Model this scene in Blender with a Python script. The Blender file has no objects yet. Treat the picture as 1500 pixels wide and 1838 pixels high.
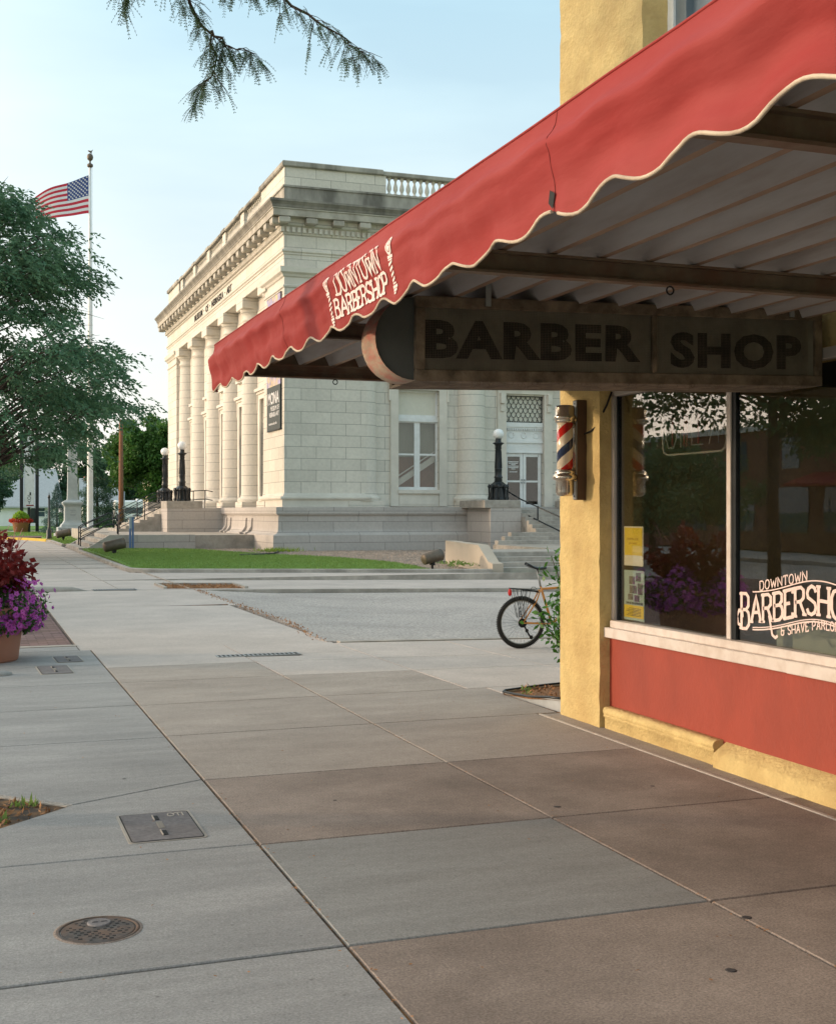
import bpy, math, random
import numpy as np
from mathutils import Vector, Matrix
random.seed(7)
rng = np.random.default_rng(11)
sc = bpy.context.scene
C = sc.collection
R = math.radians

# ------------------------------------------------------------------ camera
cam = bpy.data.cameras.new('camera')
co = bpy.data.objects.new('camera', cam)
C.objects.link(co)
co.location = (0, 0, 1.67)
co.rotation_euler = (R(90), 0, R(-19.85))
cam.sensor_fit = 'HORIZONTAL'
cam.sensor_width = 36.0
cam.lens = 36.0 * 2221 / 1500
cam.clip_end = 5000
cam.clip_start = 0.05
sc.camera = co

# ------------------------------------------------------------------ sky and sun
SUN_EL, SUN_AZ = 9.0, 290.0       # compass style, clockwise from +Y
w = bpy.data.worlds.new('World')
sc.world = w
w.use_nodes = True
nt = w.node_tree
nt.nodes.clear()
wo = nt.nodes.new('ShaderNodeOutputWorld')
bg = nt.nodes.new('ShaderNodeBackground')
sky = nt.nodes.new('ShaderNodeTexSky')
sky.sky_type = 'NISHITA'
sky.sun_disc = False
sky.sun_elevation = R(SUN_EL)
sky.sun_rotation = R(SUN_AZ)
sky.air_density = 1.0
sky.dust_density = 1.2
sky.ozone_density = 1.5
bg.inputs['Strength'].default_value = 0.12
# thin high cloud veil: pale, streaky, thickest to the west
tc = nt.nodes.new('ShaderNodeTexCoord')
mp = nt.nodes.new('ShaderNodeMapping')
mp.inputs['Scale'].default_value = (1.2, 1.2, 5.0)
mp.inputs['Rotation'].default_value = (0.15, 0.25, 0.3)
nz = nt.nodes.new('ShaderNodeTexNoise')
nz.inputs['Scale'].default_value = 1.6
nz.inputs['Detail'].default_value = 5
cr = nt.nodes.new('ShaderNodeValToRGB')
cr.color_ramp.elements[0].position = 0.36
cr.color_ramp.elements[0].color = (0.62, 0.62, 0.62, 1)
cr.color_ramp.elements[1].position = 0.66
cr.color_ramp.elements[1].color = (1.0, 1.0, 1.0, 1)
mx = nt.nodes.new('ShaderNodeMix')
mx.data_type = 'RGBA'
nt.links.new(tc.outputs['Generated'], mp.inputs['Vector'])
nt.links.new(mp.outputs['Vector'], nz.inputs['Vector'])
nt.links.new(nz.outputs['Fac'], cr.inputs['Fac'])
# the veil whitens towards the horizon
sx = nt.nodes.new('ShaderNodeSeparateXYZ')
nt.links.new(tc.outputs['Generated'], sx.inputs['Vector'])
hz = nt.nodes.new('ShaderNodeMapRange')
hz.inputs['From Min'].default_value = 0.0
hz.inputs['From Max'].default_value = 0.38
hz.inputs['To Min'].default_value = 0.95
hz.inputs['To Max'].default_value = 0.0
nt.links.new(sx.outputs['Z'], hz.inputs['Value'])
mm = nt.nodes.new('ShaderNodeMath')
mm.operation = 'MAXIMUM'
nt.links.new(hz.outputs['Result'], mm.inputs[0])
nt.links.new(cr.outputs['Color'], mm.inputs[1])
nt.links.new(mm.outputs['Value'], mx.inputs['Factor'])
nt.links.new(sky.outputs['Color'], mx.inputs['A'])
vm = nt.nodes.new('ShaderNodeMix'); vm.data_type = 'RGBA'
vm.inputs['A'].default_value = (2.3, 3.25, 3.6, 1)
vm.inputs['B'].default_value = (3.95, 3.6, 3.25, 1)
nt.links.new(hz.outputs['Result'], vm.inputs['Factor'])
nt.links.new(vm.outputs['Result'], mx.inputs['B'])
VEIL = mx
# wide warm aureole of the low evening sun behind the haze
dt = nt.nodes.new('ShaderNodeVectorMath'); dt.operation = 'DOT_PRODUCT'
_a, _e = R(SUN_AZ), R(SUN_EL)
dt.inputs[1].default_value = (math.sin(_a)*math.cos(_e), math.cos(_a)*math.cos(_e), math.sin(_e))
nt.links.new(tc.outputs['Generated'], dt.inputs[0])
mr0 = nt.nodes.new('ShaderNodeMapRange')
mr0.inputs['From Min'].default_value = 0.2; mr0.inputs['From Max'].default_value = 1.0
nt.links.new(dt.outputs['Value'], mr0.inputs['Value'])
pw0 = nt.nodes.new('ShaderNodeMath'); pw0.operation = 'POWER'; pw0.inputs[1].default_value = 1.6
nt.links.new(mr0.outputs['Result'], pw0.inputs[0])
sc0 = nt.nodes.new('ShaderNodeVectorMath'); sc0.operation = 'SCALE'; sc0.inputs[0].default_value = (9.0, 6.6, 4.8)
nt.links.new(pw0.outputs['Value'], sc0.inputs['Scale'])
ad0 = nt.nodes.new('ShaderNodeVectorMath'); ad0.operation = 'ADD'
nt.links.new(mx.outputs['Result'], ad0.inputs[0]); nt.links.new(sc0.outputs['Vector'], ad0.inputs[1])
nt.links.new(ad0.outputs['Vector'], bg.inputs['Color'])
nt.links.new(bg.outputs['Background'], wo.inputs['Surface'])

sl = bpy.data.lights.new('sun', 'SUN')
sl.energy = 0.95
sl.angle = R(3.0)
sl.color = (1.0, 0.78, 0.54)
so = bpy.data.objects.new('sun', sl)
C.objects.link(so)
az, el = R(SUN_AZ), R(SUN_EL)
sd = Vector((math.sin(az) * math.cos(el), math.cos(az) * math.cos(el), math.sin(el)))
so.rotation_euler = sd.to_track_quat('Z', 'Y').to_euler()
so.location = (0, 0, 30)

sc.view_settings.view_transform = 'Standard'
sc.view_settings.look = 'None'
sc.view_settings.exposure = 1.35
sc.view_settings.gamma = 1.0

# ------------------------------------------------------------------ materials
def newmat(name):
    m = bpy.data.materials.new(name)
    m.use_nodes = True
    n = m.node_tree.nodes
    return m, m.node_tree, n['Principled BSDF']

def rgba(c): return (c[0], c[1], c[2], 1)

def mat(name, col, rough=0.7, var=0.15, scale=4.0, bump=0.0, bscale=60.0, metal=0.0, stain=None, stain_scale=0.8, stain_amt=0.4,
        spec=0.4, stretch=(1, 1, 1), coat=0.0, speck=0.0):
    """procedural surface: base colour broken up by two noises, optional stains and bump"""
    m, t, b = newmat(name)
    L = t.links.new
    tc = t.nodes.new('ShaderNodeTexCoord')
    mp = t.nodes.new('ShaderNodeMapping')
    mp.inputs['Scale'].default_value = stretch
    L(tc.outputs['Object'], mp.inputs['Vector'])
    n1 = t.nodes.new('ShaderNodeTexNoise')
    n1.inputs['Scale'].default_value = scale
    n1.inputs['Detail'].default_value = 8
    n1.inputs['Roughness'].default_value = 0.65
    L(mp.outputs['Vector'], n1.inputs['Vector'])
    r1 = t.nodes.new('ShaderNodeValToRGB')
    lo = [max(0, c * (1 - var)) for c in col]
    hi = [min(1, c * (1 + var)) for c in col]
    r1.color_ramp.elements[0].position = 0.3
    r1.color_ramp.elements[1].position = 0.7
    r1.color_ramp.elements[0].color = rgba(lo)
    r1.color_ramp.elements[1].color = rgba(hi)
    L(n1.outputs['Fac'], r1.inputs['Fac'])
    out = r1.outputs['Color']
    if stain is not None:
        n2 = t.nodes.new('ShaderNodeTexNoise')
        n2.inputs['Scale'].default_value = stain_scale
        n2.inputs['Detail'].default_value = 6
        n2.inputs['Roughness'].default_value = 0.6
        L(mp.outputs['Vector'], n2.inputs['Vector'])
        r2 = t.nodes.new('ShaderNodeValToRGB')
        r2.color_ramp.elements[0].position = 0.42
        r2.color_ramp.elements[1].position = 0.66
        r2.color_ramp.elements[0].color = (0, 0, 0, 1)
        r2.color_ramp.elements[1].color = (stain_amt,) * 3 + (1,)
        L(n2.outputs['Fac'], r2.inputs['Fac'])
        mx = t.nodes.new('ShaderNodeMix')
        mx.data_type = 'RGBA'
        L(r2.outputs['Color'], mx.inputs['Factor'])
        L(out, mx.inputs['A'])
        mx.inputs['B'].default_value = rgba(stain)
        out = mx.outputs['Result']
    if speck:
        n5 = t.nodes.new('ShaderNodeTexNoise'); n5.inputs['Scale'].default_value = 95; n5.inputs['Detail'].default_value = 4; n5.inputs['Roughness'].default_value = 0.8
        L(tc.outputs['Object'], n5.inputs['Vector'])
        m5 = t.nodes.new('ShaderNodeMapRange'); m5.inputs['From Min'].default_value = 0.3; m5.inputs['From Max'].default_value = 0.7
        m5.inputs['To Min'].default_value = 1-speck*1.2; m5.inputs['To Max'].default_value = 1+speck*1.2
        L(n5.outputs['Fac'], m5.inputs['Value'])
        v5 = t.nodes.new('ShaderNodeVectorMath'); v5.operation = 'SCALE'
        L(out, v5.inputs[0]); L(m5.outputs['Result'], v5.inputs['Scale']); out = v5.outputs['Vector']
        n7 = t.nodes.new('ShaderNodeTexNoise'); n7.inputs['Scale'].default_value = 24; n7.inputs['Detail'].default_value = 8; n7.inputs['Roughness'].default_value = 0.75
        L(tc.outputs['Object'], n7.inputs['Vector'])
        m7 = t.nodes.new('ShaderNodeMapRange'); m7.inputs['From Min'].default_value = 0.3; m7.inputs['From Max'].default_value = 0.7; m7.inputs['To Min'].default_value = 0.86; m7.inputs['To Max'].default_value = 1.14
        L(n7.outputs['Fac'], m7.inputs['Value'])
        v7 = t.nodes.new('ShaderNodeVectorMath'); v7.operation = 'SCALE'; L(out, v7.inputs[0]); L(m7.outputs['Result'], v7.inputs['Scale']); out = v7.outputs['Vector']
        # scattered dark spots and a few wandering hairline cracks
        vo = t.nodes.new('ShaderNodeTexVoronoi'); vo.inputs['Scale'].default_value = 5.5; L(tc.outputs['Object'], vo.inputs['Vector'])
        r6 = t.nodes.new('ShaderNodeMapRange'); r6.inputs['From Min'].default_value = 0.025; r6.inputs['From Max'].default_value = 0.055; r6.inputs['To Min'].default_value = 0.62; r6.inputs['To Max'].default_value = 1.0
        L(vo.outputs['Distance'], r6.inputs['Value'])
        v6 = t.nodes.new('ShaderNodeVectorMath'); v6.operation = 'SCALE'; L(out, v6.inputs[0]); L(r6.outputs['Result'], v6.inputs['Scale']); out = v6.outputs['Vector']
    L(out, b.inputs['Base Color'])
    b.inputs['Roughness'].default_value = rough
    b.inputs['Metallic'].default_value = metal
    b.inputs['Specular IOR Level'].default_value = spec
    b.inputs['Coat Weight'].default_value = coat
    if bump > 0:
        n3 = t.nodes.new('ShaderNodeTexNoise')
        n3.inputs['Scale'].default_value = bscale
        n3.inputs['Detail'].default_value = 6
        L(mp.outputs['Vector'], n3.inputs['Vector'])
        bp = t.nodes.new('ShaderNodeBump')
        bp.inputs['Strength'].default_value = 1.0
        bp.inputs['Distance'].default_value = bump
        L(n3.outputs['Fac'], bp.inputs['Height'])
        L(bp.outputs['Normal'], b.inputs['Normal'])
    return m

def leafmat(name, c1, c2, rough=0.55, trans=0.35, scale=1.3):
    """foliage: two greens mixed by noise, half translucent"""
    m, t, b = newmat(name)
    L = t.links.new
    tc = t.nodes.new('ShaderNodeTexCoord')
    n1 = t.nodes.new('ShaderNodeTexNoise')
    n1.inputs['Scale'].default_value = scale
    n1.inputs['Detail'].default_value = 9
    n1.inputs['Roughness'].default_value = 0.8
    L(tc.outputs['Object'], n1.inputs['Vector'])
    r1 = t.nodes.new('ShaderNodeValToRGB')
    r1.color_ramp.elements[0].position = 0.35
    r1.color_ramp.elements[1].position = 0.65
    r1.color_ramp.elements[0].color = rgba(c1)
    r1.color_ramp.elements[1].color = rgba(c2)
    L(n1.outputs['Fac'], r1.inputs['Fac'])
    L(r1.outputs['Color'], b.inputs['Base Color'])
    b.inputs['Roughness'].default_value = rough
    b.inputs['Specular IOR Level'].default_value = 0.3
    tr = t.nodes.new('ShaderNodeBsdfTranslucent')
    L(r1.outputs['Color'], tr.inputs['Color'])
    ms = t.nodes.new('ShaderNodeMixShader')
    ms.inputs['Fac'].default_value = trans
    L(b.outputs['BSDF'], ms.inputs[1])
    L(tr.outputs['BSDF'], ms.inputs[2])
    L(ms.outputs['Shader'], t.nodes['Material Output'].inputs['Surface'])
    return m

def stonemat(name, col, course=0.49, length=1.3, vertical=True, joint=0.022, grime=(0.16, 0.15, 0.13), grime_amt=0.35, rough=0.8, var=0.10, off=0.0):
    """ashlar: thin darker joints laid out in metres, tone shifts from block to block"""
    m, t, b = newmat(name)
    L = t.links.new
    tc = t.nodes.new('ShaderNodeTexCoord')
    sp = t.nodes.new('ShaderNodeSeparateXYZ')
    L(tc.outputs['Object'], sp.inputs['Vector'])
    ge = t.nodes.new('ShaderNodeNewGeometry')
    sn = t.nodes.new('ShaderNodeSeparateXYZ')
    L(ge.outputs['Normal'], sn.inputs['Vector'])
    ab = t.nodes.new('ShaderNodeMath'); ab.operation = 'ABSOLUTE'
    L(sn.outputs['X'], ab.inputs[0])
    gt = t.nodes.new('ShaderNodeMath'); gt.operation = 'GREATER_THAN'
    gt.inputs[1].default_value = 0.7
    L(ab.outputs['Value'], gt.inputs[0])
    mu = t.nodes.new('ShaderNodeMix'); mu.data_type = 'FLOAT'
    L(gt.outputs['Value'], mu.inputs['Factor'])
    L(sp.outputs['X'], mu.inputs['A'])
    L(sp.outputs['Y'], mu.inputs['B'])
    zo = t.nodes.new('ShaderNodeMath'); zo.operation = 'ADD'; zo.inputs[1].default_value = off
    L(sp.outputs['Z'], zo.inputs[0])
    cb = t.nodes.new('ShaderNodeCombineXYZ')
    if vertical:
        L(mu.outputs['Result'], cb.inputs['X'])
    else: cb.inputs['X'].default_value = 10.0
    L(zo.outputs['Value'], cb.inputs['Y'])
    br = t.nodes.new('ShaderNodeTexBrick')
    br.offset = 0.5
    br.inputs['Scale'].default_value = 1.0
    br.inputs['Brick Width'].default_value = length if vertical else 50.0
    br.inputs['Row Height'].default_value = course
    br.inputs['Mortar Size'].default_value = joint / 2
    br.inputs['Mortar Smooth'].default_value = 0.1
    br.inputs['Bias'].default_value = 0.0
    lo = [c * (1 - var) for c in col]; hi = [min(1, c * (1 + var)) for c in col]
    br.inputs['Color1'].default_value = rgba(lo)
    br.inputs['Color2'].default_value = rgba(hi)
    br.inputs['Mortar'].default_value = rgba([c * 0.45 for c in col])
    L(cb.outputs['Vector'], br.inputs['Vector'])
    n1 = t.nodes.new('ShaderNodeTexNoise')
    n1.inputs['Scale'].default_value = 0.5
    n1.inputs['Detail'].default_value = 9
    n1.inputs['Roughness'].default_value = 0.7
    mp = t.nodes.new('ShaderNodeMapping')
    mp.inputs['Scale'].default_value = (1, 1, 0.35)
    L(tc.outputs['Object'], mp.inputs['Vector'])
    L(mp.outputs['Vector'], n1.inputs['Vector'])
    r2 = t.nodes.new('ShaderNodeValToRGB')
    r2.color_ramp.elements[0].position = 0.42
    r2.color_ramp.elements[1].position = 0.75
    r2.color_ramp.elements[0].color = (0, 0, 0, 1)
    r2.color_ramp.elements[1].color = (grime_amt,) * 3 + (1,)
    L(n1.outputs['Fac'], r2.inputs['Fac'])
    mx = t.nodes.new('ShaderNodeMix'); mx.data_type = 'RGBA'
    L(r2.outputs['Color'], mx.inputs['Factor'])
    L(br.outputs['Color'], mx.inputs['A'])
    mx.inputs['B'].default_value = rgba(grime)
    n4 = t.nodes.new('ShaderNodeTexNoise')
    n4.inputs['Scale'].default_value = 9.0
    n4.inputs['Detail'].default_value = 8
    L(tc.outputs['Object'], n4.inputs['Vector'])
    mr = t.nodes.new('ShaderNodeMapRange')
    mr.inputs['To Min'].default_value = 0.86
    mr.inputs['To Max'].default_value = 1.14
    L(n4.outputs['Fac'], mr.inputs['Value'])
    ml = t.nodes.new('ShaderNodeVectorMath'); ml.operation = 'SCALE'
    L(mx.outputs['Result'], ml.inputs[0])
    L(mr.outputs['Result'], ml.inputs['Scale'])
    L(ml.outputs['Vector'], b.inputs['Base Color'])
    b.inputs['Roughness'].default_value = rough
    b.inputs['Specular IOR Level'].default_value = 0.25
    bp = t.nodes.new('ShaderNodeBump')
    bp.inputs['Distance'].default_value = 0.01
    L(n4.outputs['Fac'], bp.inputs['Height'])
    L(bp.outputs['Normal'], b.inputs['Normal'])
    return m

def glassmat(name, tint=(0.02, 0.025, 0.03), ior=1.8, clear=0.0):
    """window glass: mirror by Fresnel over a see-through tinted body"""
    m, t, b = newmat(name)
    L = t.links.new
    t.nodes.remove(b)
    fr = t.nodes.new('ShaderNodeFresnel'); fr.inputs['IOR'].default_value = ior
    ge = t.nodes.new('ShaderNodeNewGeometry'); mi_ = t.nodes.new('ShaderNodeMix'); mi_.data_type = 'FLOAT'
    mi_.inputs['A'].default_value = ior; mi_.inputs['B'].default_value = 1/ior
    L(ge.outputs['Backfacing'], mi_.inputs['Factor']); L(mi_.outputs['Result'], fr.inputs['IOR'])
    gl = t.nodes.new('ShaderNodeBsdfGlossy'); gl.inputs['Roughness'].default_value = 0.0
    gl.inputs['Color'].default_value = (0.95, 0.97, 1, 1)
    nz = t.nodes.new('ShaderNodeTexNoise'); nz.inputs['Scale'].default_value = 1.5
    tc = t.nodes.new('ShaderNodeTexCoord'); L(tc.outputs['Object'], nz.inputs['Vector'])
    bp = t.nodes.new('ShaderNodeBump'); bp.inputs['Distance'].default_value = 0.0015; bp.inputs['Strength'].default_value = 0.5
    L(nz.outputs['Fac'], bp.inputs['Height']); L(bp.outputs['Normal'], gl.inputs['Normal'])
    if clear > 0:
        bd = t.nodes.new('ShaderNodeBsdfTransparent'); bd.inputs['Color'].default_value = (clear, clear, clear * 0.97, 1)
    else:
        bd = t.nodes.new('ShaderNodeBsdfDiffuse'); bd.inputs['Color'].default_value = rgba(tint)
    ms = t.nodes.new('ShaderNodeMixShader')
    L(fr.outputs['Fac'], ms.inputs['Fac'])
    L(bd.outputs[0], ms.inputs[1]); L(gl.outputs[0], ms.inputs[2])
    L(ms.outputs['Shader'], t.nodes['Material Output'].inputs['Surface'])
    return m

M = {}
M['conc_grey'] = mat('concrete_grey', (0.298, 0.29, 0.28), 0.85, 0.13, 3.5, 0.0012, 330, speck=0.3, stretch=(0.4, 1.5, 1), stain=(0.15, 0.15, 0.15), stain_amt=0.4, stain_scale=1.1)
M['conc_light'] = mat('concrete_patch', (0.255, 0.25, 0.238), 0.85, 0.12, 3.5, 0.0012, 330, speck=0.3, stretch=(0.4, 1.5, 1), stain=(0.15, 0.14, 0.13), stain_amt=0.35, stain_scale=1.3)
M['conc_warm'] = mat('concrete_warm', (0.33, 0.285, 0.248), 0.85, 0.14, 3.0, 0.0012, 330, speck=0.35, stretch=(0.6, 1.2, 1), stain=(0.20, 0.165, 0.14), stain_amt=0.5, stain_scale=0.8)
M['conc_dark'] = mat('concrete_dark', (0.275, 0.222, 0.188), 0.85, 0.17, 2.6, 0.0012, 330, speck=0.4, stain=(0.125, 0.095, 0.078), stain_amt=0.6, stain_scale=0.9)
M['conc_far'] = mat('concrete_far', (0.46, 0.40, 0.36), 0.9, 0.12, 1.2, 0.002, 90, speck=0.2, stain=(0.30, 0.27, 0.245), stain_amt=0.4, stain_scale=0.35)
M['kerb'] = mat('kerb_concrete', (0.40, 0.36, 0.315), 0.9, 0.15, 5, 0.003, 80, stain=(0.14, 0.13, 0.11), stain_amt=0.5, stain_scale=1.5)
M['joint'] = mat('joint_dirt', (0.045, 0.035, 0.028), 0.95, 0.5, 20, 0.004, 90, stain=(0.30, 0.15, 0.055), stain_amt=0.7, stain_scale=9)
M['caulk'] = mat('joint_caulk', (0.42, 0.38, 0.34), 0.8, 0.2, 12)
M['asphalt'] = mat('asphalt', (0.40, 0.36, 0.33), 0.9, 0.6, 26, 0.012, 45, stain=(0.17, 0.16, 0.155), stain_amt=0.35, stain_scale=0.5)
M['brick'] = None
M['mulch'] = mat('wood_mulch', (0.22, 0.11, 0.05), 0.95, 0.6, 30, 0.02, 50)
M['chip'] = mat('wood_chip', (0.33, 0.17, 0.08), 0.9, 0.5, 9)
M['gravelbed'] = mat('gravel_bed', (0.26, 0.20, 0.16), 0.95, 0.5, 16, 0.02, 25)
M['pebble'] = mat('pebble', (0.34, 0.27, 0.22), 0.9, 0.45, 2.3)
M['lawn'] = mat('lawn', (0.12, 0.23, 0.035), 0.9, 0.35, 3, 0.02, 60)
M['blade'] = leafmat('grass_blade', (0.135, 0.225, 0.05), (0.22, 0.33, 0.085), 0.6, 0.4, 3)
M['steel'] = mat('galvanised_steel', (0.34, 0.36, 0.37), 0.45, 0.2, 10, metal=0.7)
M['iron'] = mat('cast_iron', (0.075, 0.065, 0.06), 0.6, 0.5, 22, 0.002, 80, metal=0.3, stain=(0.2, 0.1, 0.05), stain_amt=0.6, stain_scale=9)
M['blackpaint'] = mat('black_paint', (0.014, 0.017, 0.02), 0.35, 0.3, 8, 0.001, 40)
M['globe'] = mat('opal_glass', (0.8, 0.8, 0.8), 0.2, 0.03, 3)
M['lime'] = stonemat('limestone', (0.65, 0.60, 0.525), grime=(0.42, 0.39, 0.35), grime_amt=0.35, var=0.075)
M['limeplain'] = mat('limestone_plain', (0.65, 0.60, 0.525), 0.8, 0.07, 2, 0.004, 40, stain=(0.40, 0.37, 0.32), stain_amt=0.35, stain_scale=0.8)
M['limedark'] = mat('limestone_weathered', (0.40, 0.37, 0.32), 0.85, 0.15, 2, 0.004, 40, stain=(0.11, 0.10, 0.085), stain_amt=0.85, stain_scale=0.9, stretch=(1, 1, 0.3))
M['drum'] = stonemat('limestone_drums', (0.65, 0.60, 0.525), vertical=False, grime=(0.44, 0.41, 0.37), grime_amt=0.25, var=0.0)
M['granite'] = stonemat('granite', (0.48, 0.435, 0.40), course=0.44, length=2.2, joint=0.02, off=0.05, grime=(0.24, 0.22, 0.21), grime_amt=0.3, var=0.05)
M['whitepaint'] = mat('white_paint', (0.72, 0.72, 0.71), 0.5, 0.05, 5, stain=(0.5, 0.48, 0.44), stain_amt=0.3, stain_scale=3)
M['blind'] = mat('roller_blind', (0.62, 0.59, 0.50), 0.8, 0.05, 4)
M['glass'] = glassmat('window_glass', (0.03, 0.032, 0.034), 1.9)
M['dark'] = mat('dark_interior', (0.012, 0.012, 0.013), 0.9, 0.2, 3)
M['black'] = mat('black_matt', (0.012, 0.012, 0.012), 0.8, 0.2, 6)
M['bronze'] = mat('bronze_fixture', (0.13, 0.10, 0.075), 0.5, 0.2, 8, metal=0.3)
M['flagwhite'] = mat('flag_white', (0.75, 0.72, 0.72), 0.8, 0.03)
M['flagred'] = mat('flag_red', (0.55, 0.035, 0.06), 0.8, 0.06)
M['flagblue'] = mat('flag_blue', (0.04, 0.07, 0.22), 0.8, 0.06)

# ------------------------------------------------------------------ mesh helpers
class MB:
    def __init__(s): s.v = []; s.f = []; s.mi = []; s.sm = []; s.g = []
    def add(s, vs, fs, mi=0, smooth=False):
        b = len(s.v); s.g.append((b, len(s.f)))
        s.v += [tuple(p) for p in vs]
        s.f += [tuple(i + b for i in f) for f in fs]
        s.mi += [mi] * len(fs); s.sm += [smooth] * len(fs)
        return s
    def box(s, x0, y0, z0, x1, y1, z1, mi=0, rot=0.0, bev=0.0):
        if x1 < x0: x0, x1 = x1, x0
        if y1 < y0: y0, y1 = y1, y0
        if z1 < z0: z0, z1 = z1, z0
        if bev > 0:
            b = min(bev, (x1-x0)/2.01, (y1-y0)/2.01, (z1-z0)/2.01)
            ring = lambda e, z: [(x0+e, y0+b+e if 0 else y0+e, z), (x1-e, y0+e, z), (x1-e, y1-e, z), (x0+e, y1-e, z)]
            vs = ring(b, z0) + ring(0, z0+b) + ring(0, z1-b) + ring(b, z1)
            fs = [(3, 2, 1, 0)]
            for k in range(3):
                for i in range(4):
                    j = (i+1) % 4
                    fs.append((4*k+i, 4*k+j, 4*k+4+j, 4*k+4+i))
            fs.append((12, 13, 14, 15))
        else:
            vs = [(x0, y0, z0), (x1, y0, z0), (x1, y1, z0), (x0, y1, z0), (x0, y0, z1), (x1, y0, z1), (x1, y1, z1), (x0, y1, z1)]
            fs = [(3, 2, 1, 0), (4, 5, 6, 7), (0, 1, 5, 4), (1, 2, 6, 5), (2, 3, 7, 6), (3, 0, 4, 7)]
        if rot:
            cx, cy = (x0+x1)/2, (y0+y1)/2
            c, q = math.cos(rot), math.sin(rot)
            vs = [(cx+(x-cx)*c-(y-cy)*q, cy+(x-cx)*q+(y-cy)*c, z) for x, y, z in vs]
        return s.add(vs, fs, mi)
    def quad(s, a, b, c, d, mi=0): return s.add([a, b, c, d], [(0, 1, 2, 3)], mi)
    def lathe(s, cx, cy, prof, n=24, mi=0, smooth=True, a0=0, a1=2*math.pi, cap=True, z0=0):
        vs, fs = [], []
        full = abs(a1 - a0 - 2*math.pi) < 1e-6
        m = n if full else n + 1
        for r, z in prof:
            for i in range(m):
                a = a0 + (a1-a0)*i/n
                vs.append((cx+r*math.cos(a), cy+r*math.sin(a), z+z0))
        for k in range(len(prof)-1):
            for i in range(n):
                j = (i+1) % m
                fs.append((k*m+i, k*m+j, (k+1)*m+j, (k+1)*m+i))
        s.add(vs, fs, mi, smooth)
        if cap:
            b = len(s.v) - len(vs)
            s.f.append(tuple(b+i for i in range(m))[::-1]); s.mi.append(mi); s.sm.append(False)
            s.f.append(tuple(b+(len(prof)-1)*m+i for i in range(m))); s.mi.append(mi); s.sm.append(False)
        return s
    def tube(s, pts, r, n=6, mi=0, closed=False, smooth=True):
        P = [Vector(p) for p in pts]
        K = len(P)
        rr = r if isinstance(r, (list, tuple)) else [r]*K
        vs, fs = [], []
        up = Vector((0, 0, 1)); last = None
        for k in range(K):
            if closed: d = P[(k+1) % K] - P[k-1]
            else: d = P[min(k+1, K-1)] - P[max(k-1, 0)]
            if d.length < 1e-9: d = Vector((0, 0, 1))
            d.normalize()
            if last is None:
                u = up if abs(d.z) < 0.9 else Vector((1, 0, 0))
                a = d.cross(u).normalized()
            else:
                a = (last - d*last.dot(d))
                a = a.normalized() if a.length > 1e-6 else d.orthogonal().normalized()
            last = a
            b = d.cross(a)
            for i in range(n):
                t = 2*math.pi*i/n
                vs.append(P[k] + (a*math.cos(t)+b*math.sin(t))*rr[k])
        for k in range(K if closed else K-1):
            for i in range(n):
                j = (i+1) % n; k2 = (k+1) % K
                fs.append((k*n+i, k*n+j, k2*n+j, k2*n+i))
        s.add(vs, fs, mi, smooth)
        if not closed:
            b = len(s.v)-len(vs)
            s.f.append(tuple(b+i for i in range(n))[::-1]); s.mi.append(mi); s.sm.append(False)
            s.f.append(tuple(b+(K-1)*n+i for i in range(n))); s.mi.append(mi); s.sm.append(False)
        return s
    def prism(s, poly, z0, z1, mi=0, fn=None):
        """poly in 2-D extruded between z0 and z1; fn maps (u, v, w) to world"""
        fn = fn or (lambda u, v, w_: (u, v, w_))
        n = len(poly)
        vs = [fn(p[0], p[1], z0) for p in poly] + [fn(p[0], p[1], z1) for p in poly]
        fs = [tuple(range(n))[::-1], tuple(range(n, 2*n))] + [(i, (i+1) % n, n+(i+1) % n, n+i) for i in range(n)]
        return s.add(vs, fs, mi)
    def build_each(s, name, m, parent=None, loc=None):
        """every shape added becomes an object of its own"""
        out = []
        for k, (v0, f0) in enumerate(s.g):
            v1, f1 = s.g[k+1] if k+1 < len(s.g) else (len(s.v), len(s.f))
            q = MB(); q.v = s.v[v0:v1]; q.f = [tuple(i-v0 for i in f) for f in s.f[f0:f1]]; q.mi = s.mi[f0:f1]; q.sm = s.sm[f0:f1]
            out.append(q.build(name, m, parent, loc))
        return out
    def build(s, name, m, parent=None, loc=None):
        me = bpy.data.meshes.new(name)
        me.from_pydata([tuple(p) for p in s.v], [], s.f)
        ms = m if isinstance(m, (list, tuple)) else [m]
        for x in ms: me.materials.append(x)
        if len(ms) > 1: me.polygons.foreach_set('material_index', s.mi)
        me.polygons.foreach_set('use_smooth', s.sm)
        me.update()
        o = bpy.data.objects.new(name, me)
        C.objects.link(o)
        if loc is not None: o.location = loc
        if parent is not None: o.parent = parent
        return o

def tag(o, label=None, cat=None, group=None, kind=None):
    if label: o['label'] = label
    if cat: o['category'] = cat
    if group: o['group'] = group
    if kind: o['kind'] = kind
    return o

def thing(name, label, cat, loc=(0, 0, 0), group=None, rz=0.0):
    o = bpy.data.objects.new(name, None)
    o.empty_display_size = 0.2
    C.objects.link(o)
    o.location = loc
    o.rotation_euler = (0, 0, rz)
    return tag(o, label, cat, group)

def copy_tree(o, parent=None):
    c = o.copy(); C.objects.link(c)
    if parent is not None:
        c.parent = parent
    for ch in list(o.children): copy_tree(ch, c)
    return c

def structure(o): o['kind'] = 'structure'; return o

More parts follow.
